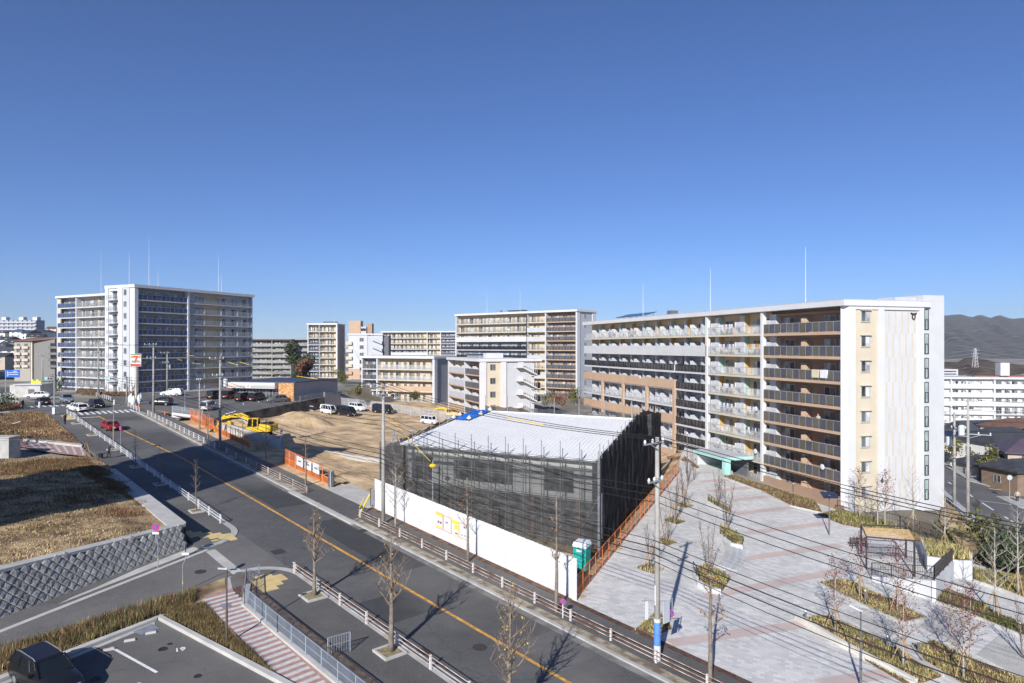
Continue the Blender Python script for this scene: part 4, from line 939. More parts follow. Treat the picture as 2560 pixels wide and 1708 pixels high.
for i in range(9): netsheet((XL+.12*i,YF+i*1.95), (XL+.12*(i+1),YF+(i+1)*1.95), zq+.2, zq+.4, ztop(YF+i*1.9)-.7, ztop(YF+(i+1)*1.9)-.7, .05, NETL, 4, 8, 60+i)
for i in range(12): netsheet((XL+2+(i+1)*1.9,YB-11), (XL+2+i*1.9,YB-11), 8, 8, 10.6, 10.6, .06, NETL if i < 3 else NETF, 4, 6, 80+i)
tubem = MB().tube([(0,0,0),(0,0,9.3)], .045, 5).mesh('standard', STEEL)
for i in range(nb+1):
    inst(tubem, 'standard', kp(xs_[i],YF+.08,zq-.2), 0, sc.o, scale=(1,1,1.05)); inst(tubem, 'standard', kp(xs_[i]+.02,YF+.75,zq-.2), 0, sc.o, scale=(1,1,.97))
for i in range(NR+1):
    inst(tubem, 'standard', kp(XR-.1,ysr[i],zq-.2), 0, sc.o, scale=(1,1,(ztop(ysr[i])+.9-zq)/9.3))
    if i % 2 == 0 and i < 14: inst(tubem, 'standard', kp(XL+2+i*1.7,YB-11.1,zq+1), 0, sc.o, scale=(1,1,1.12))
    if i < 9: inst(tubem, 'standard', kp(XL+.3+.12*i,YF+i*1.95,zq), 0, sc.o, scale=(1,1,.98))
led = MB().tube([(XL,0,0),(XR,0,0)], .035, 5).mesh('ledger', STEEL)
pl_ = MB().box(XL,XR,.12,.68,0,.05).mesh('deck', M('scaffold_deck', (.22,.22,.21), .7, .2))
for k in range(5):
    inst(led, 'ledger', (.2,YF+.1,zq+.9+k*1.75), 0, sc.o); inst(led, 'ledger', (.1,YF+.75,zq+1.0+k*1.75), 0, sc.o)
    if k in (2, 4): inst(pl_, 'deck', (.15,YF,zq+k*1.75), 0, sc.o)
mb = MB()
for i in range(0, nb, 3): mb.bar((xs_[i],YF+.7,zq+1.7),(xs_[min(i+2,nb)],YF+.7,zq+5.1),.05)
mb.bar((XL+2,YF+.1,EV+.2),(XL+.2,YF+2.5,EV+1.0),.05); mb.build('brace', STEEL, sc.o)
# ------------------------------------------------------------------ white hoarding along the pavement
hd = thing('hoarding', 'tall white steel-sheet hoarding along the pavement', 'hoarding', ST(0,36.9))
o0 = ST(0,36.9); pm_ = MB().box(-.245,.245,-.02,.02,-.1,3.0).box(-.247,-.21,-.05,-.021,-.1,3.0).mesh('sheet_panel', M('hoarding_white', (.68,.68,.68), .5, .02, .6))
hang = math.atan2(-dv.y, -dv.x); pm_b = MB().box(-.245,.245,-.025,.02,-.1,3.0).box(-.247,-.2,-.055,-.026,-.1,3.0).mesh('sheet_panel', M('hoarding_white_worn', (.62,.62,.615), .55, .05, .8))
for i in range(56): 
    p = ST(.25+i*.493, 36.88+rnd.uniform(-.012,.012), .1+rnd.uniform(-.012,.012)); inst(pm_ if rnd.random() < .6 else pm_b, 'sheet_panel', p-o0, hang, hd)
mb = MB()
for i in range(12): p = ST(1+i*2.4, 37.1)-o0; mb.bar(p, p+Vector((0,0,2.7)), .06)
for h in (.5, 1.5, 2.5): mb.bar(ST(.1,37.0,h)-o0, ST(27.8,37.0,h)-o0, .05)
mb.build('back_frame', STEEL, hd)
# poster board on the hoarding
ps = thing('notice_board', 'orange and yellow framed notice sheets on the white hoarding', 'notice board', ST(14.2,36.83,.0))
po = ST(14.2,36.83); PO = M('print_orange', (.80,.20,.08), .6, .05); PY = M('print_yellow', (.80,.60,.04), .6, .05); PK = M('print_dark', (.12,.12,.13), .6, .2)
def wallq(mb, s0, s1, z0, z1, m=0, off=.0): 
    a, b = ST(s0,36.83-off), ST(s1,36.83-off); v = Vector((0,0,1))
    zs0 = a.z*.0+ST((s0+s1)/2,36.8).z
    mb.add([a+v*z0-po, b+v*z0-po, b+v*z1-po, a+v*z1-po], [(3,2,1,0)], m)
for i, (s0, s1, c) in enumerate(((11.9,13.05,PO),(13.1,14.2,PO),(14.25,15.4,PO),(15.45,16.6,PO))):
    pass
def sheetp(s0, s1, z0, z1, frame, head, blocks):
    mb = MB(); wallq(mb, s0, s1, z0, z1, 0, .0); wallq(mb, s0+.05, s1-.05, z0+.05, z1-.05, 1, .006)
    if head: wallq(mb, s0+.05, s1-.05, z1-.3, z1-.06, 2, .012)
    for (a, b, c, d_, m) in blocks: wallq(mb, s0+a, s0+b, z0+c, z0+d_, m, .012)
    mb.build('printed_sheet', [frame, WHITE, head or frame, PK, PY], ps)
sheetp(16.0,17.1,.9,2.35,PO,PY,[(.2,.45,.5,.7,3),(.55,.8,.5,.7,3),(.15,.95,.1,.25,2)])
sheetp(14.8,15.95,.9,2.3,PO,None,[(.5,.8,.8,.9,3)])
sheetp(13.75,14.75,.9,2.25,PY,PY,[(.1,.6,.6,1.0,4),(.1,.5,.2,.3,3)])
sheetp(12.55,13.7,.9,2.25,PO,None,[(.1,.5,1.0,1.15,3),(.2,.4,.3,.4,3),(.6,.9,.3,.35,3)])
# folding gate at the site entrance
for (s, lb) in ((28.3,'grey folding site gate beside the white hoarding'),(37.4,'grey folding site gate at the end of the orange barriers')):
    gt = thing('site_gate', lb, 'gate', ST(s,37.0))
    for k in range(5):
        a = ST(s-.35+k*.14, 36.9+(k%2)*.45)-ST(s,37.0); b = ST(s-.35+(k+1)*.14, 36.9+((k+1)%2)*.45)-ST(s,37.0)
        mb = MB().bar(a+Vector((0,0,.1)), a+Vector((0,0,1.9)), .05).bar(b+Vector((0,0,.1)), b+Vector((0,0,1.9)), .05); mb.add([a+Vector((0,0,.15)), b+Vector((0,0,.15)), b+Vector((0,0,1.85)), a+Vector((0,0,1.85))], [(0,1,2,3)])
        mb.build('leaf', LGREY if k % 2 else STEEL, gt)
# ------------------------------------------------------------------ orange barrier fences
def barrier(name, label, pts, h=1.7, pw=1.85, board=.75, stripe=True, meshm=ORANGED, openf=None, skipb=None, cat='barrier'):
    o = Vector(pts[0]); root = thing(name, label, cat, o); idx = 0
    for A, B in zip(pts[:-1], pts[1:]):
        A, B = Vector(A), Vector(B); n = max(1, round((B-A).length/pw))
        for i in range(n):
            a, b = A.lerp(B, i/n)-o, A.lerp(B, (i+.97)/n)-o; up = Vector((0,0,1)); hh = h*(1+rnd.uniform(-.02,.03))
            mb = MB(); mb.bar(a, a+up*hh, .05); mb.bar(b, b+up*hh, .05); mb.bar(a+up*hh, b+up*hh, .05); mb.bar(a+up*board, b+up*board, .04); mb.bar(a+up*.08, b+up*.08, .04)
            if not (openf and openf(idx)): mb.add([a+up*board, b+up*board, b+up*hh, a+up*hh], [(0,1,2,3)], 1)
            if not (skipb and skipb(idx)):
                q = (b-a); nrm = Vector((q.y,-q.x,0)).normalized()*.02
                mb.add([a+up*.1+nrm, b+up*.1+nrm, b+up*(board-.03)+nrm, a+up*(board-.03)+nrm], [(0,1,2,3)], 2)
                if stripe:
                    for k in range(6):
                        u0, u1 = k/6+.02, k/6+.09
                        for sgn in (1,-1): mb.add([a+q*u0+up*.14+nrm*(1+.4)*sgn, a+q*u1+up*.14+nrm*1.4*sgn, a+q*min(.99,u1+.1)+up*(board-.08)+nrm*1.4*sgn, a+q*min(.98,u0+.1)+up*(board-.08)+nrm*1.4*sgn], [(0,1,2,3)], 3)
            else: mb.add([a+up*.1, b+up*.1, b+up*board, a+up*board], [(0,1,2,3)], 1)
            mb.build('panel', [ORANGE, meshm, ORANGE, M('black_stripe', (.04,.025,.02), .6, .1)], root); idx += 1
    return root
OMESH = M('orange_wire_mesh', (.35,.12,.06), .8, .2, 2, alpha=.45)
barrier('barrier_fence', 'orange mesh fence along the plaza edge beside the netting', [ST(.2,37.0,.05), ST(2.4,41.8,.05), ST(19.6,79.6,.05)], 1.65, 2.1, .7, True, OMESH, skipb=lambda i: i > 1)
barrier('barrier_fence', 'orange barricade run with white signs before the soil lot', [ST(51,37.6,.05), ST(38,37.3,.05)], 1.9, 1.85, .85, True, ORANGED, openf=lambda i: i > 2)
barrier('barrier_fence', 'orange barricade run beside the tall utility pole and yellow excavator', [ST(88,37.9,.1), ST(61.5,37.5,.05)], 1.9, 1.85, .85, True, ORANGED, openf=lambda i: i > 5)
SGN = [('white site sign with short dark text, left of three on the orange barricade', 45.5), ('white site sign with short dark text, middle of three on the orange barricade', 43.3), ('white site sign with short dark text, right of three on the orange barricade', 41.2)]
for lb, s in SGN:
    t_ = thing('site_sign', lb, 'sign', ST(s,37.2,.75)); o = ST(s,37.2,.75); a, b = ST(s+.9,37.22,.8)-o, ST(s-.9,37.2,.8)-o; up = Vector((0,0,1.15))
    MB().add([a,b,b+up,a+up], [(0,1,2,3)]).build('board', WHITE, t_)
    c = a.lerp(b,.28)+Vector((0,0,.5)); d_ = a.lerp(b,.72)+Vector((0,0,.5)); nf = (nv.to_3d()*-.02); mb = MB()
    for k in range(4): p = c.lerp(d_, k/4)+nf; q = c.lerp(d_, (k+.75)/4)+nf; mb.add([p,q,q+Vector((0,0,.18)),p+Vector((0,0,.18))], [(0,1,2,3)])
    mb.build('lettering', PK, t_)
# low concrete walls in the soil
def cwall(label, pts, h, th, mat, name='concrete_wall', cap=None, dz=-.4):
    o = Vector(pts[0]); root = thing(name, label, 'wall', o)
    for A, B in zip(pts[:-1], pts[1:]):
        A, B = Vector(A), Vector(B); q = (B-A); q.z = 0; q.normalize(); nn = Vector((-q.y,q.x,0))*th/2
        a, b = A-o, B-o; dn = Vector((0,0,dz)); up = Vector((0,0,h))
        MB().hexa([a-nn+dn, b-nn+dn, b+nn+dn, a+nn+dn], [a-nn+up, b-nn+up, b+nn+up, a+nn+up]).build('segment', mat, root)
    return root
cwall('pale concrete upstand wall below the yellow excavator', [ST(79,39.2), ST(60.5,41.6)], 1.15, .3, CONCL)
w2 = G(627,1092); w3 = G(703,1087)
cwall('short grey concrete return wall right of the excavator', [ST(60.4,41.7), w3], 1.1, .3, MGREY)
cwall('low pale concrete upstand crossing the soil lot', [G(796,1135), G(872,1148), G(952,1160)], .65, .22, CONC)
# shop retaining wall, railings and pale wall
def wl(t, dz=0): p = ST(wline(t), t); return Vector((p.x, p.y, zs(wline(t))+dz))
rt = thing('retaining_wall', 'dark weathered concrete retaining wall between soil lot and shop', 'retaining wall', wl(42))
for i in range(10):
    a, b = wl(40.5+i*3.05)-wl(42), wl(40.5+(i+1)*3.05-.03)-wl(42); q = Vector((b.x-a.x,b.y-a.y,0)).normalized(); nn = Vector((-q.y,q.x,0))*.15
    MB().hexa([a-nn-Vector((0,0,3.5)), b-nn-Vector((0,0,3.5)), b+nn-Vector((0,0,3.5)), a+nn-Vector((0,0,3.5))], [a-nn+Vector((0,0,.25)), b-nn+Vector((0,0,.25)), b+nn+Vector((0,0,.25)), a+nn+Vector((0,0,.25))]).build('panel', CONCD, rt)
def railing(name, label, pts, h=1.1, sp=2.0, mat=None, bars=0.0, cat='railing', mid=(.55,), pr=.05, mesh=None, group=None):
    mat = mat or STEEL; o = Vector(pts[0]); root = thing(name, label, cat, o, group=group)
    rl = MB(); up = Vector((0,0,1)); br = MB(); sheet_ = MB()
    for A, B in zip(pts[:-1], pts[1:]):
        A, B = Vector(A)-o, Vector(B)-o; n = max(1, round((B-A).length/sp))
        for i in range(n+1):
            p = A.lerp(B, i/n); MB().bar((0,0,-.05), (0,0,h), pr).build('post', mat, root, loc=p)
        rl.bar(A+up*h, B+up*h, .05, .05)
        for m_ in mid: rl.bar(A+up*h*m_, B+up*h*m_, .035, .035)
        if bars:
            k = int((B-A).length/bars)
            for i in range(k): p = A.lerp(B, (i+.5)/k); br.bar(p+up*.1, p+up*h, .018)
        if mesh: sheet_.add([A+up*.05, B+up*.05, B+up*h, A+up*h], [(0,1,2,3)])
    rl.build('rail', mat, root)
    if bars: br.build('bars', mat, root)
    if mesh: sheet_.build('mesh_panel', mesh, root)
    return root
LINK = M('chain_link', (.50,.51,.52), .6, .1, 2, alpha=.42, metal=.2)
railing('railing', 'grey steel railing on top of the shop retaining wall', [wl(40.5,.25), wl(71,.25)], 1.15, 2.2, STEEL, 0, mid=(.2,.4,.6,.8))
railing('chain_link_fence', 'pale grey chain link fence behind the parked site vans', [G(850,1006), G(960,1027), G(1095,1049), G(1150,1056)], 1.9, 2.4, FRAME, 0, 'fence', (.5,.05), .06, LINK)
cwall('smooth grey retaining wall right of the shop lot', [wl(71), G(885,984)+Vector((0,0,0))], 1.4, .3, MGREY, dz=-3)
cwall('pale concrete ramp wall in front of the low cream block', [G(960,975), G(1090,985)], 1.2, .3, CONCL)
cwall('white rendered wall beside the low block', [G(1000,985), G(1070,992)], 1.6, .3, WALLW)
# low pale fence wall at the shop lot entrance
cwall('short white wall with grey slats at the shop lot entrance', [ST(95.5,37.2), ST(89.0,40.2)], .45, .2, WALLW)
railing('slat_fence', 'grey slatted fence on the short white wall at the shop entrance', [ST(95.5,37.2,.45), ST(89.0,40.2,.45)], 1.1, 2.2, FRAME, .09, 'fence')
# ------------------------------------------------------------------ convenience shop
K2 = Vector((-45.7,142.5,6.95)); sa = math.atan2(-.276,.96)
shp_ = Block('convenience_store', 'single-storey convenience store with striped white fascia and brick end', K2, sa, 'shop')
shp_.box('wall', -.3, 0, .31, 17.5, -.5, 3.86, MGREY); shp_.box('wall', -15.6, -.31, 12, 17.4, -.5, 3.8, LGREY); shp_.box('wall', -15.6, -15.3, .31, 11.99, -.5, 3.8, LGREY)
shp_.box('roof', -15.9, .25, .2, 17.6, 3.861, 4.05, M('slate_blue_roof', (.045,.055,.08), .5, .1))
BRM = M('brick_backing', (.35,.20,.10), .9, .1); shp_.box('brick_panel', -3.75, 0, 0, .3, -.5, 3.86, BRM)
bkm = [MB().box(0,.36,-.03,0,0,.12).mesh('brick', m) for m in (M('brick_orange', (.62,.31,.11), .85, .12, 6), M('brick_pale', (.70,.45,.22), .85, .1, 6), M('brick_deep', (.48,.22,.09), .85, .1, 6))]
for j in range(27):
    for i in range(10): 
        x = -3.74+i*.375+(.187 if j % 2 else 0)
        if x < -.37: inst(rnd.choice(bkm), 'brick', (x,0,-.1+j*.145), 0, shp_.o)
shp_.box('floor', -15.3, -3.76, .5, 11.9, .0, .1, CONCL)
for i in range(7):
    x = -15.2+i*1.64; o = inst(window_mesh(1.6,2.35,0), 'shop_window', (x,.35,.15), 0, shp_.o)
    if i in (1,3,4,6): shp_.box('poster', x+.2, x+.9, .26, .29, .5, 1.3+.2*(i%2), [WHITE, PY, WHITE, PO, WHITE, PY, WHITE][i])
shp_.box('lintel', -15.6, -3.76, .31, .6, 2.55, 3.86, LGREY)
shp_.box('fascia', -15.9, -3.9, -1.1, .2, 2.65, 3.85, WHITE)
for (z0, z1, c) in ((3.25,3.36,(.75,.28,.10)),(3.0,3.1,(.02,.22,.12)),(2.78,2.9,(.65,.10,.06))): shp_.box('stripe', -15.88, -3.92, -1.115, -1.101, z0, z1, M('stripe_%d' % int(c[1]*100), c, .5, .02))
shp_.box('logo_panel', -11.0, -9.8, -1.13, -1.116, 2.72, 3.4, WHITE)
def logo7(root, x, y, z, s, rz=0):
    inst(text_mesh('7', s, M('logo_red', (.72,.06,.03), .5, 0), True), 'logo_numeral', (x,y-.006,z+.05*s), rot=(R(90),0,rz), parent=root)
    inst(text_mesh('ELEVEN', s*.2, M('logo_green', (.01,.20,.10), .5, 0), True), 'logo_text', (x,y-.012,z-.02*s), rot=(R(90),0,rz), parent=root)
logo7(shp_.o, -10.4, -1.135, 3.05, .7)
cwall('pale concrete kerb wall at the foot of the shop', [K2+Vector((-.96*.0,0,-.2)), K2+Vector((.276*17,.96*17,-.2))], .25, .5, CONCL)
railing('railing', 'grey steel railing beside the grey shop wall', [K2+Vector((1.2,.2,0)), K2+Vector((1.2+.276*17,.96*17,0))], 1.1, 2.0, FRAME, .12)
ps_ = thing('shop_sign', 'tall pole sign of the convenience store by the crossing', 'sign', G(340,1011))
pd = Vector((0,0,0)); MB().tube([(0,0,0),(0,0,8.0)], .2, 8).build('pole', CREAML, ps_)
sg = MB().box(-.95,.95,-.18,.18,7.3,9.75); sg.build('panel', WHITE, ps_)
for (z0, z1, c) in ((9.55,9.7,'logo_green'),(8.9,9.35,'stripe_orange'),(7.35,7.75,'logo_red')): MB().box(-.9,.9,-.2,-.181,z0,z1).build('stripe', M(c, {'logo_green':(.01,.2,.1),'stripe_orange':(.75,.28,.05),'logo_red':(.72,.06,.03)}[c], .5, 0), ps_)
inst(text_mesh('7', 1.9, MT['logo_red'], True), 'logo_numeral', (0,-.205,8.6), rot=(R(90),0,0), parent=ps_); inst(text_mesh('ELEVEN', .4, MT['logo_green'], True), 'logo_text', (0,-.212,8.3), rot=(R(90),0,0), parent=ps_)
ps_.rotation_euler.z = R(12)
# ------------------------------------------------------------------ guard rails
def guard(label, s0, s1, t, sp, mat, rails=(.78,.52,.28), h=.84, dz=.06, pmat=None, loops=True):
    o = ST(s0, t, dz); root = thing('guard_rail', label, 'guard rail', o, group='pipe guard rails along the street'); n = max(1, round(abs(s1-s0)/sp))
    pm2 = MB().box(-.055,.055,-.055,.055,-.1,h).mesh('post', pmat or mat)
    for i in range(n+1): inst(pm2, 'post', ST(s0+(s1-s0)*i/n, t, dz)-o, AZ, root)
    for r_ in rails:
        mb = MB().tube([ST(s0-(.25 if s1 > s0 else -.25), t-.05, dz+r_)-o, ST(s1, t-.05, dz+r_)-o], .027, 6); mb.build('rail', mat, root)
    if loops: MB().tube([ST(s0-.25, t-.05, dz+rails[0])-o, ST(s0-.45, t-.05, dz+(rails[0]+rails[-1])/2)-o, ST(s0-.25, t-.05, dz+rails[-1])-o], .033, 6).build('end_loop', mat, root)
    return root
guard('white pipe guard rail along the left pavement of the main road', 31.3, 103, 22.75, 3.0, WHITE, pmat=WHITE)
gn = guard('rust-streaked pipe guard rail on the near left kerb', 16.4, -40, 23.0, 3.5, RUST, pmat=WHITE)
guard('rusty pipe guard rail along the kerb before the hoarding and plaza', 25.6, -40, 34.0, 3.5, RUSTO, pmat=WHITE, loops=False)
guard('rusty pipe guard rail before the orange barricade', 60, 36.4, 33.7, 3.2, RUST, pmat=RUST, loops=False)
guard('white pipe guard rail on the right kerb near the crossing', 96.5, 64, 33.55, 2.2, WHITE, loops=False)
guard('short white guard rail at the crossing corner by the signal pole', 108, 100.5, 33.2, 1.8, WHITE, loops=False)
guard('white guard rail at the far kerb beyond the crossing', 124, 137, 33.8, 1.8, WHITE, loops=False)
guard('white guard rail at the far left of the crossing', 121, 150, 18.2, 2.0, WHITE, loops=False)
# yellow steel lifting arm leaning on the rail end
tag(MB().bar(G(897,1293,.1), G(916,1277,1.0)+Vector((.3,.2,.6)), .12).bar(G(899,1292,.9), G(905,1280,1.0)+Vector((.1,.3,.3)), .07).build('yellow_bar_gate', PY), 'yellow barrier arm leaning at the guard rail end', 'barrier gate')
# blue-grey fence beside the striped path
railing('path_fence', 'blue-grey bar fence beside the pink striped path', [ST(16.7,20.4,.15), ST(16.4,19.3,.15), ST(13.1,17.92,.2), ST(7.9,17.95,.2), ST(-14,18.5,.2)], 1.1, 1.9, M('blue_grey_steel', (.30,.34,.40), .5, .08, metal=.3), .11, 'fence')
railing('path_fence', 'short blue-grey gate rail between path and pavement', [ST(3.4,19.0,.15), ST(3.3,20.4,.15)], 1.1, 1.4, MT['blue_grey_steel'], .15, 'fence')
# portable toilet
tz = G(1455,1427); pt_ = thing('portable_toilet', 'turquoise portable toilet with white roof behind the hoarding end', 'toilet', tz, R(-27))
TQ = M('turquoise_plastic', (.02,.36,.31), .5, .08, 2)
MB().box(-.55,.55,-.55,.55,.12,2.2).build('cabin', TQ, pt_); MB().box(-.6,.6,-.6,.6,0,.119).build('base', BLACK, pt_)
mb = MB().hexa([(-.6,-.6,2.2),(.6,-.6,2.2),(.6,.6,2.2),(-.6,.6,2.2)], [(-.5,-.5,2.45),(.5,-.5,2.45),(.5,.5,2.45),(-.5,.5,2.45)]); mb.box(-.6,.6,-.6,.6,2.02,2.199); mb.build('roof', M('toilet_roof', (.72,.75,.78), .5, .05), pt_)
MB().box(-.4,.4,-.575,-.551,.2,1.9).build('door', M('turquoise_door', (.02,.33,.29), .5, .06, 2), pt_); MB().box(-.25,.25,-.59,-.576,1.68,1.88).build('sign_plate', WHITE, pt_)
for i in range(3): MB().box(-.5+i*.36,-.44+i*.36,-.566,-.551,.2,2.0).build('rib', TQ, pt_)
# ------------------------------------------------------------------ utility poles and wires
INS = M('porcelain', (.62,.62,.60), .3, .05); WIRE = M('black_cable', (.02,.02,.022), .6, .1); YSL = M('yellow_sleeve', (.75,.48,.02), .5, .1); OSL = M('orange_sleeve', (.75,.22,.03), .5, .1)
_pm = {}
def util_pole(label, loc, H, arm_ang, arms=((.3,1.5),(2.6,1.1)), trans=0, band=False, r0=.19):
    root = thing('utility_pole', label, 'utility pole', loc, arm_ang, group='concrete utility poles')
    k = round(H,1)
    if k not in _pm: _pm[k] = MB().tube([(0,0,-.3),(0,0,H*.5),(0,0,H)], [r0,r0*.82,r0*.62], 12).mesh('shaft', POLE, True)
    inst(_pm[k], 'shaft', parent=root)
    for (dz, w) in arms:
        z = H-dz; MB().bar((-w*.3,.15,z),(w,.15,z),.09,.09).bar((0,.15,z-.5),(w*.6,.15,z),.05).build('cross_arm', STEEL, root)
        for x in (-w*.25, w*.45, w*.95): MB().tube([(x,.15,z+.02),(x,.15,z+.14),(x,.15,z+.28)], [.05,.09,.04], 8).build('insulator', INS, root)
    if trans:
        for i in range(trans):
            MB().tube([(-.6,.0+i*.75-.35,H-4.1),(-.6,i*.75-.35,H-3.2)], .3, 12).tube([(-.6,i*.75-.35,H-3.2),(-.6,i*.75-.35,H-3.05)], [.33,.2], 12).build('transformer', M('transformer_grey', (.55,.57,.58), .5, .05), root)
        MB().bar((0,-.5,H-4.2),(-.9,-.5,H-4.2),.08).bar((0,.5,H-4.2),(-.9,.5,H-4.2),.08).build('bracket', STEEL, root)
    for i in range(10): MB().bar((.1*(1 if i%2 else -1),0,3+i*.6),(.32*(1 if i%2 else -1),0,3+i*.6),.025).build('step_bolt', STEEL, root)
    for z in (H-2.5, H*.55, H*.5): MB().tube([(0,0,z),(0,0,z+.08)], r0*.95, 12).build('clamp', STEEL, root)
    if band:
        MB().tube([(0,0,.95),(0,0,2.35)], r0*1.02+.012, 12).build('blue_wrap', M('blue_wrap', (.10,.25,.62), .5, .08, 2), root); MB().tube([(0,0,.02),(0,0,.949)], r0*1.02+.014, 12).build('white_wrap', WHITE, root); MB().tube([(0,0,2.351),(0,0,2.55)], r0*1.02+.013, 12).build('white_wrap', WHITE, root)
        MB().box(r0,r0+.02,-.05,.05,3.4,4.6).build('label_strip', WHITE, root)
    return root
arm = AZ
P1, P2, P3, P4p = ST(-8.8,34.3,.1), ST(22.7,34.8,.1), ST(63.2,34.0,.1), ST(95.6,34.2,.1)
P0, P5 = ST(-42,34.3,.1), ST(124,34.6,.0)
util_pole('tall concrete utility pole with blue and white wrapped base at the plaza', P1, 13.5, arm+math.pi, band=True)
util_pole('tall concrete utility pole at the left end of the white hoarding', P2, 13.3, arm+math.pi, ((.3,1.5),(1.0,1.3)))
util_pole('tall concrete utility pole with transformers beside the orange barricade', P3, 12.7, arm+math.pi, trans=2)
util_pole('concrete utility pole at the corner of the shop car park', P4p, 12.5, arm+math.pi)
util_pole('concrete utility pole before the white gable of the blue block', G(246,993), 12.3, arm+math.pi)
util_pole('concrete utility pole before the navy panels of the blue block', G(418,981), 9.6, arm+math.pi, trans=1)
util_pole('concrete utility pole before the rear blue wing', G(153,975), 10.2, arm+math.pi)
util_pole('thin concrete utility pole left of the rear blue wing', G(106,982), 9.5, arm+math.pi, ((.2,1.2),))
util_pole('slim concrete utility pole at the crossing beside the shop sign', G(317,1008), 5.2, arm+math.pi, ((.2,.5),))
util_pole('slim wooden-toned pole beside the short rail near the barricade', ST(79.5,36.6,.1), 8.0, arm+math.pi, ((.3,.5),), r0=.14)
def sagline(a, b, sag, n=14): return [a.lerp(b, i/n)-Vector((0,0,sag*4*(i/n)*(1-i/n))) for i in range(n+1)]
def wire(label, a, b, sag=.6, r=.018, sleeves=(), mat=None):
    root = thing('overhead_cable', label, 'cable', a, group='overhead cables')
    pts = [p-a for p in sagline(a, b, sag)]; MB().tube(pts, r, 4, cap=False).build('conductor', mat or WIRE, root)
    for (f0, f1, m) in sleeves:
        MB().tube([p-a for p in [a.lerp(b, f0+(f1-f0)*i/5)-Vector((0,0,sag*4*(f0+(f1-f0)*i/5)*(1-(f0+(f1-f0)*i/5)))) for i in range(6)]], r*1.7, 5).build('sleeve', m, root)
spans = [(P0,P1,13.5,13.5,'right of the plaza pole'),(P1,P2,13.5,13.3,'between the plaza pole and the hoarding pole'),(P2,P3,13.3,12.7,'between the hoarding pole and the transformer pole'),(P3,P4p,12.7,12.5,'between the transformer pole and the shop corner pole'),(P4p,G(246,993),12.5,12.3,'over the crossing before the blue block')]
for k, (a, b, ha, hb, lb) in enumerate(spans):
    for j in range(3):
        off = -nv.to_3d()*(-.4+j*.75); up = Vector((0,0,1))
        sl = ((.3,.42,YSL),) if (k in (1,2,3) and j == 1) else (((.78,.86,YSL),) if k == 2 else ())
        wire(['left','middle','right'][j]+' top high-voltage wire '+lb, a+off+up*(ha+.0), b+off+up*(hb+.0), .7, .021, sl)
    for j in range(3):
        wire(['upper','middle','lower'][j]+' low-voltage wire '+lb, a+nv.to_3d()*.2+Vector((0,0,ha-3.1-j*.45)), b+nv.to_3d()*.2+Vector((0,0,hb-3.1-j*.45)), .8, .023, ((.35,.37,WHITE),) if (k == 2 and j < 2) else ())
    for j in range(4):
        wire(['highest','second','third','lowest'][j]+' telephone cable '+lb, a-nv.to_3d()*.22+Vector((0,0,ha-6.2-j*.42)), b-nv.to_3d()*.22+Vector((0,0,hb-6.2-j*.42)), .55+.1*j, .034 if j in (1,2) else .022, ((.02,.07,OSL),(.08,.1,MT['black_cable'])) if (k == 0 and j == 0) else ())
pb_ = G(418,981)
for j, (a, b, lb) in enumerate(((P4p+Vector((0,0,12.2)), pb_+Vector((0,0,9.4)), 'yellow-sleeved service wire from the shop corner pole to the blue block pole'),(P3+Vector((0,0,11.8)), pb_+Vector((0,0,9.2)), 'yellow-sleeved service wire from the transformer pole to the blue block pole'),(P3+Vector((0,0,12.4)), Vector((-60,205,20)), 'long service wire from the transformer pole towards the stair tower'),(P2+Vector((0,0,12.6)), Vector((-45,190,20)), 'long yellow-sleeved wire from the hoarding pole to the estate'),(G(246,993)+Vector((0,0,12)), G(153,975)+Vector((0,0,10)), 'sagging wire between the two poles at the far left'),(G(153,975)+Vector((0,0,9.5)), G(106,982)+Vector((0,0,9.3)), 'short wire at the far left pole pair'))):
    wire(lb, a, b, .9, .022, ((.25,.4,YSL),(.6,.72,YSL)) if j < 4 else ())
wire('pale wire running left across the shaded bank', ST(63.6,20,3.4), ST(60,-20,5.0), .3, .018, mat=STEEL)
# yellow pulley block hanging by a guy line in front of the netting
ay = G(1068,1262)
tg = thing('service_mast', 'thin steel service mast with yellow junction cover before the netting', 'pole', ST(20,38.6))
MB().tube([(0,0,0),(0,0,6.2)], .06, 6).build('tube', STEEL, tg); MB().sphere((0,0,5.7), (.35,.2,.2), 0, 8, 5).build('cover', YSL, tg)
wire('yellow guy line from the hoarding pole down to the service mast', P2+Vector((.2,0,10.6)), ST(20,38.6,5.9), .1, .016, ((.1,.95,YSL),))
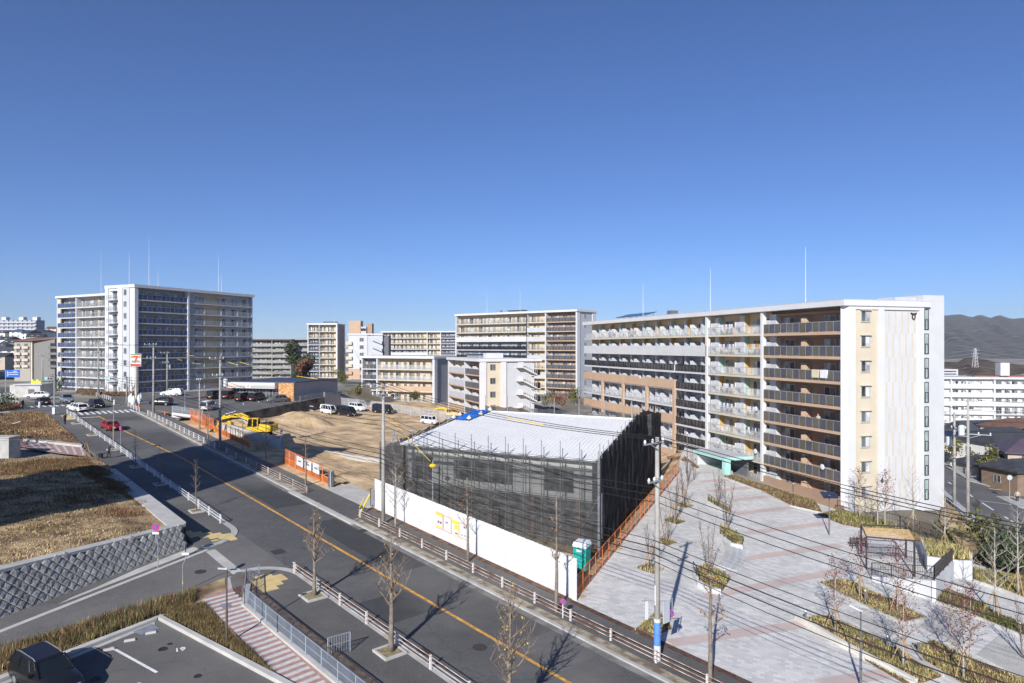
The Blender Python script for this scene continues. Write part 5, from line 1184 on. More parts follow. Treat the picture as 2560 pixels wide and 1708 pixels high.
# ------------------------------------------------------------------ vehicles
GLD = M('car_glass', (.012,.015,.018), .06, .1, 3, spec=.9); TYRE = M('tyre', (.014,.014,.015), .8, .1); RIM = M('wheel_rim', (.42,.43,.45), .35, .1, metal=.7)
RED_L = M('tail_light', (.45,.02,.015), .25, .05); WH_L = M('head_light', (.75,.77,.8), .15, .05); PLT = M('number_plate', (.75,.75,.72), .5, .02); PLY = M('number_plate_yellow', (.78,.55,.04), .5, .02)
def paint(n, c, metal=.0): return M('paint_'+n, c, .28, .03, .5, spec=.7, metal=metal)
KIND = { # L W H, hood z, belt z, cabin base x0 x1, roof x0 x1 (x forward, centre 0)
 'sedan': (4.6,1.78,1.42,.92,.95,-1.75,1.0,-1.15,.25), 'wagon': (4.6,1.78,1.48,.92,.95,-2.15,1.05,-1.85,.3), 'hatch': (3.95,1.7,1.5,.95,.95,-1.9,1.0,-1.5,.35),
 'suv': (4.6,1.84,1.68,1.05,1.08,-2.15,1.05,-1.75,.35), 'kei': (3.4,1.48,1.85,.95,1.0,-1.68,1.62,-1.6,1.05), 'van': (4.7,1.7,1.98,1.05,1.1,-2.3,2.0,-2.2,1.3), 'mini': (4.7,1.74,1.85,1.05,1.05,-2.3,1.75,-2.05,.75), 'boxy': (3.6,1.65,1.7,1.0,1.02,-1.75,1.05,-1.65,.85)}
_vm = {}
def vehicle(label, loc, head, kind, col, plate=PLT, rails=False, group=None, cat='car', name='car', rimm=None):
    L, W, H, hz, bz, c0, c1, r0, r1 = KIND[kind]; w = W/2
    root = thing(name, label, cat, loc, head, group)
    s_, t_ = toST(loc.x, loc.y)
    # lean the car into the slope of the street
    nz = Vector((-dv.x*GR, -dv.y*GR, 1)).normalized() if s_ < 108 else Vector((0,0,1)); ex = Vector((math.cos(head), math.sin(head), 0)); ex = (ex-nz*ex.dot(nz)).normalized(); ey = nz.cross(ex)
    root.rotation_euler = Matrix((ex, ey, nz)).transposed().to_euler()
    key = (kind, col.name)
    if key not in _vm:
        st = [(-L/2,.45,.72*bz,w*.86),(-L/2+.08,.3,bz*.86,w*.94),(-L/2+.4,.24,bz,w*.99),(-.5,.2,bz,w),(c1-.2,.2,bz,w),(c1+.1,.2,hz,w*.99),(L/2-.45,.22,hz*.9,w*.96),(L/2-.08,.28,hz*.74,w*.88),(L/2,.42,hz*.6,w*.78)]
        mb = MB(); nn = 7
        for (x, zl, zt, ww) in st:
            for (yy, zz) in ((ww*.9,zl),(ww,zl+.14),(ww*1.0,zl+(zt-zl)*.55),(ww*.97,zt-.07),(ww*.9,zt),(ww*.4,zt+.03),(0,zt+.035)): mb.v.append((x,yy,zz))
        for (x, zl, zt, ww) in st:
            for (yy, zz) in ((ww*.9,zl),(ww,zl+.14),(ww*1.0,zl+(zt-zl)*.55),(ww*.97,zt-.07),(ww*.9,zt),(ww*.4,zt+.03),(0,zt+.035)): mb.v.append((x,-yy,zz))
        ns = len(st)
        for i in range(ns-1):
            for j in range(nn-1):
                a = i*nn+j; mb.f.append((a,a+1,a+nn+1,a+nn)); b = a+ns*nn; mb.f.append((b+nn,b+nn+1,b+1,b)); mb.m += [0,0]
        o2 = ns*nn; mb.f.append(tuple(list(range(nn))+[o2+k for k in range(nn-1,-1,-1)])[::-1]); e = (ns-1)*nn; mb.f.append(tuple([e+k for k in range(nn)]+[o2+e+k for k in range(nn-1,-1,-1)])); mb.m += [0,0]
        mb.box(-L/2+.1,L/2-.1,-w*.86,w*.86,.18,.3,1)
        body = mb.mesh('body', [col, BLACK], True)
        a = [(c0,-w*.93,bz-.01),(c1,-w*.9,hz),(c1,w*.9,hz),(c0,w*.93,bz-.01)]; b = [(r0,-w*.74,H-.06),(r1,-w*.74,H-.06),(r1,w*.74,H-.06),(r0,w*.74,H-.06)]
        glass = MB().hexa(a, b).mesh('glasshouse', GLD)
        def lp(p, q, f): return tuple(p[k]+(q[k]-p[k])*f for k in range(3))
        rf_ = MB(); rb = [(r0-.06,-w*.77,H-.08),(r1+.06,-w*.77,H-.08),(r1+.06,w*.77,H-.08),(r0-.06,w*.77,H-.08)]
        rf_.hexa(rb, [(r0+.1,-w*.66,H),(r1-.12,-w*.66,H),(r1-.12,w*.66,H),(r0+.1,w*.66,H)])
        for (p, q) in zip(a, b): rf_.bar(tuple(x*1.008 for x in p), tuple(x*1.008 for x in q), .09)
        nb_ = 2 if kind in ('sedan','hatch','wagon','suv','boxy','mini') else 3
        for k in range(nb_):
            f = (k+1)/(nb_+1)
            for sg in (-1,1): rf_.bar((c0+(c1-c0)*f, sg*w*.93, bz), (r0+(r1-r0)*f, sg*w*.75, H-.07), .07)
        if kind in ('van','kei','mini'):
            for sg in (-1,1): rf_.hexa([(c0,sg*w*.935-.01,bz-.02),(c0+.3,sg*w*.935-.01,bz-.02),(c0+.3,sg*w*.935+.01,bz-.02),(c0,sg*w*.935+.01,bz-.02)], [(r0,sg*w*.76-.01,H-.07),(r0+.3,sg*w*.76-.01,H-.07),(r0+.3,sg*w*.76+.01,H-.07),(r0,sg*w*.76+.01,H-.07)])
        roof = rf_.mesh('roof', col)
        _vm[key] = (body, glass, roof)
    body, glass, roof = _vm[key]
    inst(body, 'body', parent=root); inst(glass, 'glasshouse', parent=root); rfo = inst(roof, 'roof', parent=root)
    if rails:
        for sg in (-1,1): MB().tube([(r0+.15,sg*w*.68,H),(r0+.3,sg*w*.68,H+.06),(r1-.3,sg*w*.68,H+.06),(r1-.1,sg*w*.68,H-.02)], .03, 6).build('roof_rail', RIM, rfo)
    rw_ = .33 if kind in ('suv','mini','van') else (.27 if kind == 'kei' else .31)
    if ('w', rw_) not in _vm:
        _vm[('w', rw_)] = (MB().tube([(0,-.1,0),(0,-.09,0),(0,.09,0),(0,.1,0)], [rw_*.92,rw_,rw_,rw_*.92], 16).mesh('tyre', TYRE), MB().tube([(0,-.106,0),(0,.106,0)], rw_*.62, 10).mesh('rim', RIM))
    tw, rm = _vm[('w', rw_)]
    for sx in (-L*.29, L*.31):
        for sg in (-1,1):
            wh = inst(tw, 'wheel', (sx,sg*(w-.1),rw_), parent=root); inst(rm, 'rim', parent=wh)
    lt = _vm.setdefault(('l',kind), (MB().box(0,.05,-.16,.16,-.09,.09).mesh('tail_light', RED_L), MB().box(-.05,0,-.18,.18,-.07,.07).mesh('head_light', WH_L), MB().box(0,.02,-.17,.17,-.08,.08).mesh('number_plate', plate)))
    for sg in (-1,1):
        inst(lt[0], 'tail_light', (-L/2-.02,sg*w*.66,bz*.78), parent=root); inst(lt[1], 'head_light', (L/2-.02,sg*w*.58,hz*.62), parent=root, rz=sg*.25)
        inst(_vm.setdefault(('mir',col.name), MB().box(-.1,.1,-.1,.1,-.07,.07).mesh('door_mirror', col)), 'door_mirror', (c1-.55,sg*(w+.08),bz+.05), parent=root)
    inst(lt[2], 'number_plate', (-L/2-.03,0,bz*.6), parent=root); inst(lt[2], 'number_plate', (L/2+.01,0,.42), parent=root)
    return root
def hd_(u1, v1, u2, v2): a, b = G(u1, v1), G(u2, v2); return math.atan2(b.y-a.y, b.x-a.x)
RD = math.atan2(dv.y, dv.x)
W_, K_b, RED, GRB, DRED, DGR = paint('white',(.75,.76,.76)), paint('black',(.012,.012,.014)), paint('red',(.26,.012,.018)), paint('slate',(.16,.18,.22)), paint('wine',(.10,.012,.014)), paint('grey',(.12,.12,.13))
vehicle('white estate car driving onto the crossing', ST(106.2,24.8,.02), RD+.25, 'wagon', W_)
vehicle('black hatchback with lit headlamps turning at the crossing', ST(110.2,28.6,.02), RD+math.pi+.12, 'hatch', K_b)
vehicle('black saloon driving away beyond the crossing', ST(122,22.0,.02), RD+.1, 'sedan', K_b)
vehicle('slate grey car approaching beyond the crossing', ST(124,26.2,.02), RD+math.pi, 'suv', GRB)
vehicle('red saloon driving up the main road', ST(85.5,25.4,.02), RD+.04, 'sedan', RED)
vehicle('white car parked behind the far left white guard rail', ST(139,23.5,.05), RD+1.2, 'sedan', W_)
vehicle('white crossover parked before the navy panelled block', G(430,990), math.pi+.12, 'suv', W_)
vehicle('black hatchback leaving the shop car park', G(403,1013), math.pi+.1, 'hatch', K_b)
lotd = sa+math.pi/2
vehicle('wine red minivan parked at the shop, rear showing', G(566,999)+Vector((0,2,0)), lotd+.1, 'mini', DRED)
vehicle('small black car with yellow plate beside the wine red minivan', G(534,998), lotd+.2, 'kei', K_b, PLY)
vehicle('black kei wagon with yellow plate right of the minivan', G(600,1004)+Vector((0,1,0)), lotd+.1, 'kei', K_b, PLY)
vehicle('black minivan with red tail lights at the shop', G(632,1004)+Vector((0,2,0)), lotd+.1, 'mini', K_b)
vehicle('dark grey hatchback before the brick end of the shop', G(692,1005), lotd+2.6, 'hatch', DGR)
vehicle('white kei van parked behind the retaining wall railing', G(503,1028)+Vector((.5,1.5,0)), lotd+.25, 'kei', W_, PLY)
vehicle('white kei van parked on the soil at far left of the van row', G(820,1034), -.55, 'kei', W_, PLY, name='van', cat='van')
vehicle('black van parked on the soil beside the white kei van', G(866,1039), -.6, 'van', K_b, name='van', cat='van')
vehicle('white off-roader parked behind the black van on the soil', G(894,1026), -.7, 'suv', W_)
vehicle('black van parked alone before the chain link fence', G(957,1033), -.35, 'van', K_b, name='van', cat='van')
vehicle('white boxy car parked beside the netting and second excavator', G(1074,1060), -.45, 'boxy', W_, rails=True)
vehicle('white light van behind the concrete ramp wall', G(990,998), 1.2, 'kei', W_, name='van', cat='van')
vehicle('black sport utility car with silver roof rails in the lower left parking bay', G(112,1712)+Vector((.2,-.2,.02)), RD+math.pi+.27, 'suv', K_b, rails=True)
# ------------------------------------------------------------------ excavators
EXY = M('excavator_yellow', (.72,.46,.02), .45, .06, 1); EXD = M('excavator_dark', (.03,.03,.032), .6, .1); EXM = M('excavator_mud', (.28,.20,.12), .9, .2)
def excavator(label, loc, trk, turn, sc_=1.0, mark=True):
    root = thing('excavator', label, 'excavator', loc, trk, scale=sc_)
    for sg in (-1,1):
        pr = [(-1.9,.45),(-1.75,.75),(1.75,.75),(1.95,.45),(1.75,.1),(-1.7,.1)]; y0, y1 = sg*1.15-.3, sg*1.15+.3; mb = MB()
        vs = [(x,y0,z) for x,z in pr]+[(x,y1,z) for x,z in pr]; n = 6
        mb.add(vs, [tuple(range(n)), tuple(range(n,2*n))[::-1]]+[(i+n,(i+1)%n+n,(i+1)%n,i) for i in range(n)])
        tr = mb.build('track', EXD, root)
        for k in range(24): f = k/24*3.4-1.65; MB().box(f-.05,f+.05,y0-.02,y1+.02,.74,.79).box(f-.05,f+.05,y0-.02,y1+.02,.06,.11).build('track_shoe', EXM, tr)
        for k in range(5): MB().tube([(-1.4+k*.7,y0-.03,.4),(-1.4+k*.7,y1+.03,.4)], .2, 10).build('roller', EXM, tr)
    c, s_ = math.cos(turn), math.sin(turn)
    def up(mb, name, mat, smooth=False): return mb.build(name, mat, root, rot=(0,0,turn), smooth=smooth)
    up(MB().tube([(0,0,.7),(0,0,1.0)], .7, 16), 'slew_ring', EXD)
    up(MB().hexa([(-2.1,-1.3,1.0),(1.3,-1.3,1.0),(1.3,1.3,1.0),(-2.1,1.3,1.0)], [(-2.0,-1.3,1.3),(1.2,-1.3,1.3),(1.2,1.3,1.3),(-2.0,1.3,1.3)]), 'deck', EXY)
    up(MB().hexa([(-2.1,-1.25,1.31),(-.5,-1.25,1.31),(-.5,1.25,1.31),(-2.1,1.25,1.31)], [(-2.2,-1.2,2.05),(-.6,-1.2,2.15),(-.6,1.2,2.15),(-2.2,1.2,2.05)]), 'engine_cover', EXY)
    up(MB().prism([(-2.75,-.9),(-2.1,-1.28),(-2.1,1.28),(-2.75,.9)], 1.05, 2.0), 'counterweight', EXY)
    up(MB().box(-2.1,-.8,-.9,.9,2.151,2.35), 'engine_hood', EXD)
    up(MB().box(-.45,1.2,-1.28,-.45,1.31,1.75), 'side_box', EXY)
    cab = up(MB().hexa([(-.4,.35,1.31),(1.35,.35,1.31),(1.35,1.28,1.31),(-.4,1.28,1.31)], [(-.4,.38,2.95),(1.05,.38,2.95),(1.05,1.25,2.95),(-.4,1.25,2.95)]), 'cab_glass', GLD)
    fr = MB(); pp = [((-.4,.35,1.31),(-.4,.38,2.95)),((1.35,.35,1.31),(1.05,.38,2.95)),((1.35,1.28,1.31),(1.05,1.25,2.95)),((-.4,1.28,1.31),(-.4,1.25,2.95)),((.4,1.3,1.31),(.35,1.27,2.95))]
    for a, b in pp: fr.bar(a, b, .11)
    fr.box(-.48,1.12,.32,1.31,2.951,3.05); fr.box(-.42,1.37,1.26,1.31,1.3,1.75); fr.box(-.42,1.37,.33,.38,1.3,1.6); up(fr, 'cab_frame', EXY)
    def limb(name, prof, wd, mat):    # profile list of (x,z_top,z_bottom)
        mb = MB(); n = len(prof); vs = []
        for y in (-wd/2, wd/2): vs += [(x,y,zt) for x,zt,zb_ in prof]+[(x,y,zb_) for x,zt,zb_ in prof]
        fs = []
        for i in range(n-1): fs += [(i,i+1,n+i+1,n+i),(2*n+i+1,2*n+i,3*n+i,3*n+i+1),(i,2*n+i,2*n+i+1,i+1),(n+i+1,3*n+i+1,3*n+i,n+i)]
        fs += [(0,n,3*n,2*n),(n-1,3*n-1,4*n-1,2*n-1)]
        mb.add(vs, fs); o = up(mb, name, mat); o.location = (-.0, 0, 0); return o
    bo = limb('boom', [(.6,2.0,1.5),(1.6,3.25,2.55),(2.7,3.75,3.05),(4.2,3.55,3.05),(5.6,3.1,2.75)], .42, EXY)
    st_ = limb('stick', [(5.3,3.5,3.2),(5.7,3.25,2.8),(6.3,2.3,1.9),(7.3,.55,.35)], .34, EXY)
    up(MB().tube([(5.2,0,3.55),(3.6,0,4.0)], .09, 8), 'stick_cylinder', STEEL); up(MB().tube([(1.2,.3,1.6),(2.6,.3,3.1)], .09, 8).tube([(1.2,-.3,1.6),(2.6,-.3,3.1)], .09, 8), 'boom_cylinder', STEEL)
    bk = MB(); pr = [(7.4,.6),(7.75,.25),(7.6,-.25),(7.0,-.5),(6.5,-.3),(6.45,.1)]
    vs = [(x,-.5,z) for x,z in pr]+[(x,.5,z) for x,z in pr]; n = 6
    bk.add(vs, [tuple(range(n)), tuple(range(n,2*n))[::-1]]+[(i+n,(i+1)%n+n,(i+1)%n,i) for i in range(n-1)]); bb_ = up(bk, 'bucket', EXD); bb_.location = (0,0,.55)
    for k in range(4): tt = MB().hexa([(6.35,-.48+k*.3,-.4),(6.55,-.48+k*.3,-.4),(6.55,-.36+k*.3,-.4),(6.35,-.36+k*.3,-.4)],[(6.38,-.45+k*.3,.1),(6.5,-.45+k*.3,.1),(6.5,-.39+k*.3,.1),(6.38,-.39+k*.3,.1)]); o = up(tt, 'bucket_tooth', STEEL); o.location = (0,0,.55)
    if mark:
        t_ = inst(text_mesh('KOMATSU', .42, EXD, True), 'lettering', (0,0,0), parent=bo); t_.location = (3.4,.235,3.35); t_.rotation_euler = (R(90),R(4),math.pi)
    return root
exl = G(652,1098)+Vector((-.8,1.2,0)); exl.z = zfield(exl.x, exl.y)
excavator('yellow excavator with bent arm digging beside the retaining wall', exl, R(12), math.pi-R(12)-R(4), 1.0)
ex2 = G(1112,1048); ex2.z = zfield(ex2.x, ex2.y)
excavator('small yellow excavator half hidden behind the white roof', ex2+Vector((1,3,0)), R(10), math.pi-R(20), .62, False)
# spare digging bucket and dark machine parts on the soil
bs = G(573,1068); bs.z = zfield(bs.x, bs.y)
tag(MB().hexa([(-.6,-.5,0),(.6,-.5,0),(.6,.5,0),(-.6,.5,0)], [(-.8,-.55,.8),(.5,-.55,.7),(.5,.55,.7),(-.8,.55,.8)]).box(-.2,.3,-.2,.2,.75,1.0).build('digger_bucket', EXY, loc=bs+Vector((0,0,0))), 'yellow digger bucket lying on the soil left of the excavator', 'bucket')
# ------------------------------------------------------------------ trees
BARK = M('grey_bark', (.21,.175,.14), .9, .25, 4, bump=.3, bsc=25); BARKP = M('pale_bark', (.38,.34,.29), .9, .2, 4); TWIG = M('twig', (.21,.155,.115), .9, .2, 3); TWIGD = M('dark_twig', (.12,.085,.07), .9, .2, 3)
REDL = M('red_leaf', (.15,.022,.03), .7, .3, 2, island=.4); YELL = M('yellow_leaf', (.55,.34,.06), .7, .3, 2, island=.3); RUSTL = M('rust_leaf', (.34,.17,.05), .8, .3, 2, island=.3)
WOOD = M('stake_wood', (.38,.25,.13), .85, .2, 3)
def tree_mesh(seed, H, r, kind):
    g = random.Random(seed); tk, cr, leaf = MB(), MB(), []
    V = Vector
    def branch(mb, p, d, L, r0, n=4, up=.25, sides=4):
        pts, rad = [p.copy()], [r0]; q = p.copy(); dd = d.normalized()
        for i in range(n):
            dd = (dd+V((g.uniform(-.16,.16), g.uniform(-.16,.16), up*.35+g.uniform(-.08,.08)))).normalized(); q = q+dd*(L/n); pts.append(q.copy()); rad.append(max(.004, r0*(1-(i+1)/n*.85)))
        mb.tube(pts, rad, sides, 0, False); return pts, dd
    def twigs(pts, L, r0, cnt, lv):
        for _ in range(cnt):
            i = g.randrange(1, len(pts)); p = pts[i-1].lerp(pts[i], g.random()); a = g.uniform(0,6.283); ax = (pts[i]-pts[i-1]).normalized()
            d = (ax*.75+V((math.cos(a), math.sin(a), g.uniform(-.1,.7)))).normalized(); q, _d = branch(cr, p, d, L*g.uniform(.5,1.1), r0, 3, .3, 3)
            if lv: leaf.extend([q[-1], q[-2], q[1]])
    stems = 1 if kind in ('ginkgo','maple','young','stub') else g.choice((3,4,5))
    for sN in range(stems):
        lean = V((0,0,1)) if stems == 1 else V((math.cos(sN*2.1+seed)*.16, math.sin(sN*2.1+seed)*.16, 1))
        n = 8; pts = [V((0,0,-.1))+(V((g.uniform(-.06,.06),g.uniform(-.06,.06),0)) if stems > 1 else V((0,0,0)))]; rad = [r*1.15]
        HH = H*(1 if stems == 1 else g.uniform(.75,1))
        for i in range(n):
            pts.append(pts[-1]+(lean+V((g.uniform(-.035,.035), g.uniform(-.035,.035), 0)))*HH/n); rad.append(max(.006, r*(1-((i+1)/n)**1.15*.93)))
        if kind == 'stub': rad = [max(x, r*.35) for x in rad]
        tk.tube(pts, rad, 7 if r > .07 else 5)
        nb_ = {'ginkgo':20,'maple':18,'young':16,'stub':9,'multi':9}[kind]; lo = {'ginkgo':.36,'maple':.3,'young':.35,'stub':.42,'multi':.3}[kind]
        for i in range(nb_):
            f = lo+(.97-lo)*(i/nb_)**1.05+g.uniform(-.02,.02); k = min(n-1, max(0, int(f*n))); p = pts[k].lerp(pts[min(k+1,n)], f*n-k); a = i*2.4+seed+g.uniform(-.4,.4)
            rr = max(.008, r*(1-f)*.5+.008)
            L = {'ginkgo':H*.30*(1.12-f)+.35,'maple':H*.3*(1.1-f)+.4,'young':H*.2*(1.1-f)+.2,'stub':H*.14*(1.2-f)+.25,'multi':H*.16*(1.1-f)+.3}[kind]*g.uniform(.7,1.15)
            el = {'ginkgo':.9,'maple':.7,'young':1.0,'stub':.6,'multi':2.2}[kind]
            q, dd = branch(cr, p, V((math.cos(a), math.sin(a), el)), L, rr, 4, .35)
            twigs(q, L*.45, max(.006, rr*.45), {'ginkgo':11,'maple':7,'young':6,'stub':9,'multi':5}[kind], True)
    return tk, cr, leaf, g
def leaves_np(leaf, g, cnt, size, spread):
    if not leaf or not cnt: return None
    rg = np.random.RandomState(g.randrange(9999)); P = np.array([tuple(p) for p in leaf]); P = P[rg.randint(len(P), size=cnt)]+rg.randn(cnt,3)*spread
    a = rg.randn(cnt,3); a /= np.linalg.norm(a,axis=1)[:,None]; b = rg.randn(cnt,3); b -= a*(a*b).sum(1)[:,None]; b /= np.linalg.norm(b,axis=1)[:,None]; s = size*(.6+.8*rg.rand(cnt,1))
    V = np.stack([P-a*s, P+b*s*.7, P+a*s, P-b*s*.7], 1).reshape(-1,3); return V, np.arange(cnt*4).reshape(-1,4)
_tm = {}
def tree_kind(key, seed, H, r, kind, lmat=None, lcnt=0, lsize=.06, tw=TWIG, bk=BARK):
    tk, cr, leaf, g = tree_mesh(seed, H, r, kind)
    lv = leaves_np(leaf, g, lcnt, lsize, .12)
    _tm[key] = (tk.mesh('trunk', bk, True), cr.mesh('crown', tw), np_mesh('leaves', lv[0], lv[1], lmat) if lv else None)
for i in range(3): tree_kind('ginkgo%d' % i, 11+i, 6.8, .17, 'ginkgo', YELL, 90 if i != 1 else 25, .055)
for i in range(2): tree_kind('young%d' % i, 31+i, 5.2, .06, 'young', RUSTL, 20, .05)
for i in range(2): tree_kind('stub%d' % i, 41+i, 7.0, .13, 'stub', RUSTL, 120 if i else 40, .06)
for i in range(3): tree_kind('multi%d' % i, 51+i, 4.6, .035, 'multi', RUSTL, 14, .05, TWIGD, BARK)
for i in range(3): tree_kind('maple%d' % i, 61+i, 5.2, .07, 'maple', REDL, 360, .05, TWIG, BARKP)
for i in range(2): tree_kind('bare%d' % i, 71+i, 6.2, .08, 'maple', RUSTL, 30, .05, BARKP, BARKP)
stk = MB()
for a in range(3):
    c, s_ = math.cos(a*2.1), math.sin(a*2.1); stk.tube([(c*.75,s_*.75,-.05),(c*.08,s_*.08,1.75)], .035, 5)
stk.tube([(-.3,0,1.45),(.3,0,1.45)], .03, 5); stk = stk.mesh('stake', WOOD)
def tree(key, label, loc, scale=1.0, rz=None, staked=False, name='tree', group=None, cat='tree'):
    t = thing(name, label, cat, loc, rz if rz is not None else rnd.uniform(0,6), group); a, b, c = _tm[key]; sc_ = (scale,)*3
    o = inst(a, 'trunk', parent=t, scale=sc_); cr = inst(b, 'crown', parent=t, scale=sc_)
    if c: inst(c, 'leaves', parent=cr)
    if staked: inst(stk, 'stake', parent=t)
    return t
# street trees: soil pit with stone edging
def pit(s, t, w=.75, dz=.13):
    mb = MB()
    for (a, b, c, d_) in ((-w,w,-w,-w+.14),(-w,w,w-.14,w),(-w,-w+.14,-w+.14,w-.14),(w-.14,w,-w+.14,w-.14)):
        P = [ST(s+a,t+c,dz-.2), ST(s+b,t+c,dz-.2), ST(s+b,t+d_,dz-.2), ST(s+a,t+d_,dz-.2)]
        if (P[1]-P[0]).cross(P[2]-P[0]).z < 0: P = P[::-1]
        mb.hexa(P, [p+Vector((0,0,.26)) for p in P])
    tag(mb.build('tree_pit_edging', CONCL), kind='structure')
    sheet('tree_pit_soil', [(s-w+.1,t-w+.1),(s+w-.1,t-w+.1),(s+w-.1,t+w-.1),(s-w+.1,t+w-.1)], dz+.02, M('pit_soil', (.24,.20,.11), .95, .3, 4))
LT = 'bare street trees on the left pavement'; RT = 'bare street trees on the right verge'
tree('ginkgo0', 'bare street tree with one leafy low branch near the side road mouth', ST(11.7,22.3,.1), .92, group=LT); pit(11.7,22.2)
tree('ginkgo1', 'large bare street tree in the left pavement, knobbly trunk', ST(1.8,22.3,.1), 1.08, group=LT); pit(1.8,22.2)
tree('ginkgo2', 'bare street tree rising from the bottom edge, a few yellow leaves', ST(-8.6,22.4,.1), 1.1, group=LT); pit(-8.6,22.2)
for i, (s, lb) in enumerate(((36.1,'sunlit young bare tree at the end of the white guard rail'),(48.1,'young bare tree in deep shadow, nearest the sunlit one'),(57.8,'young bare tree at the far edge of the shadow'),(69.1,'young bare tree beside the round blue sign'),(81.2,'young bare tree level with the red car'),(92.5,'young bare tree by the person with a phone'))):
    tree('young%d' % (i % 2), lb, ST(s,22.2,.12), [.98,.9,.88,.8,.8,.8][i], group=LT); pit(s,22.2,.6)
tree('multi0', 'staked thin tree on the verge by the pink path', ST(66.4,18.7,.1), 1.05, staked=True, group=LT)
for (k, s, t, sc_, lb) in (('stub1',10.4,35.2,1.0,'slim street tree with rusty leaves before the notice sheets'),('stub0',-.5,34.2,1.15,'bare street tree before the right end of the hoarding'),('bare0',21.4,35.3,1.05,'forked bare tree beside the hoarding utility pole'),('stub0',50.2,35.0,.85,'bare leaning street tree in the shadow before the soil lot'),('stub0',39.1,34.9,.85,'bare street tree before the white site signs'),('stub1',69.3,34.4,.8,'thin bare street tree before the excavator arm'),('stub0',57.7,35.0,.62,'short pollarded tree in the shaded pavement'),('stub1',-12.2,34.6,1.12,'pollarded street tree rising at the plaza kerb right of the blue-wrapped pole')):
    tree(k, lb, ST(s,t,.1), sc_, group=RT)
# plaza trees
PT = 'slim plaza trees with bare stems'
def sq(u, v, r, lab, mats=(YGR, DRY, GREEN), seed=1, h=.28, n=240):
    p = G(u, v); s, t = toST(p.x, p.y); poly = [(s-r,t-r),(s-r,t+r),(s+r,t+r),(s+r,t-r)]; sheet('tree_pit_soil', poly, .036, DIRT)
    grass('ground_cover', 'yellow-green ground cover at the foot of the '+lab, [tuple(ST(a,b).xy) for a,b in poly], Z, n, h, list(mats), None, .02, .6, seed)
for i, (u, v, lb, k, sc_) in enumerate(((1710,1264,'slim plaza tree in the pit farthest up the plaza','multi1',1.15),(1687,1303,'slim plaza tree second from the far end','multi2',1.2),(1663,1355,'slim plaza tree in the pit with orange cable beside the pole','multi0',1.15),(1626,1423,'slim plaza tree nearest the street, left of the plain pole','multi1',1.1))):
    tree(k, lb, G(u, v, .03), sc_, staked=True, group=PT); sq(u, v, .8, lb, seed=20+i)
for (u, v, lb, k, sc_) in ((1816,1328,'slim tree in the middle curved planter','multi2',1.25),(1770,1447,'slim tree in the nearest curved planter','multi0',1.3),(1796,1261,'slim tree in the farthest curved planter','multi1',1.1),(1720,1215,'dark slim tree near the lamp post at the back of the plaza','multi2',1.0),(1735,1200,'red-budded slim tree beyond the lamp post','multi0',.95)):
    tree(k, lb, G(u, v, .03), sc_, group=PT)
MPG = 'young maples with last red leaves'
for i, (u, v, lb, k, sc_, st_) in enumerate(((2088,1583,'young maple in the bed beside the sloping white kerb, a few red leaves','maple0',1.0,1),(2149,1495,'young maple beside the wide plaza bed','maple1',1.0,1),(2244,1534,'full red young maple before the white terrace wall','maple2',1.05,1),(2258,1670,'pale slender maple at the bottom bed','maple0',1.0,1),(2409,1700,'red-leaved maple at the bottom edge of the right beds','maple2',1.05,1),(2486,1541,'tall pale tree in the right-hand bed','bare0',1.1,1),(2545,1488,'tall pale bare tree at the right edge','bare1',1.15,1),(2194,1319,'pale thin tree against the gable, left of the pair','bare1',.95,0),(2213,1322,'red-leaved thin tree against the gable','maple1',1.2,0),(2283,1325,'pale thin tree before the stair windows','bare0',1.1,1),(2149,1297,'red-leaved thin tree at the gable corner','maple0',1.1,0),(2362,1384,'pale branching tree on the white planter','bare1',1.0,1),(2425,1650,'second red-leaved maple at the lower right','maple1',.95,0),(2560,1650,'bare sapling at the lower right edge','multi1',1.1,0),(2375,1590,'low multi-stemmed red maple beside the steps','maple2',.72,0))):
    tree(k, lb, G(u, v, .05), sc_, staked=bool(st_), group=MPG)
# ------------------------------------------------------------------ planted beds on the plaza side
def bed(lab, pix, n, h, mats, w=None, seed=1, kerb=True, lift=.12):
    gsheet('planting_bed', pix, lift, DIRT, thick=.4)
    P = [tuple(G(u, v).xy) for u, v in pix]
    grass('ground_cover', lab, P, lambda x, y: Z(x, y)+lift, int(n*.95), h*.62, mats, w, .02, .7, seed, clump=1.3)
bed('ochre and olive ground cover in the long bed below the brown balconies', ((1806,1193),(1903,1229),(1976,1266),(2056,1284),(2038,1255),(1909,1213),(1822,1188)), 3200, .35, [DRYB, OLV, STRAW, GREEN], [.5,.25,.15,.1], 41)
bed('yellow-green ground cover before the dark bar fence at the gable', ((2044,1287),(2108,1276),(2228,1312),(2308,1346),(2200,1330),(2105,1312)), 2400, .45, [GREEN, YGR, OLV, STRAW], [.35,.3,.15,.2], 42)
bed('straw and yellow plants in the bed before the white terrace wall', ((2045,1460),(2102,1450),(2133,1457),(2162,1474),(2229,1502),(2317,1548),(2260,1561),(2157,1516)), 2300, .32, [YGR, STRAW, OLV, GREEN], [.3,.45,.15,.1], 43)
bed('straw mulch and yellow tufts in the bed along the sloping kerb', ((2002,1553),(2062,1541),(2100,1555),(2214,1612),(2353,1693),(2307,1708),(2262,1712),(2036,1574)), 3000, .3, [STRAW, YGR, OLV, GREEN], [.45,.3,.1,.15], 44)
bed('red-flecked yellow plants in the lower right bed', ((2281,1619),(2334,1607),(2405,1641),(2590,1715),(2405,1715),(2310,1657)), 2200, .3, [STRAW, YGR, REDL, OLV], [.4,.3,.1,.2], 45)
bed('green and yellow shrubs in the right middle bed', ((2341,1475),(2372,1474),(2580,1578),(2580,1603),(2405,1531),(2343,1508)), 2400, .5, [GREEN, YGR, OLV, REDL], [.45,.3,.2,.05], 46)
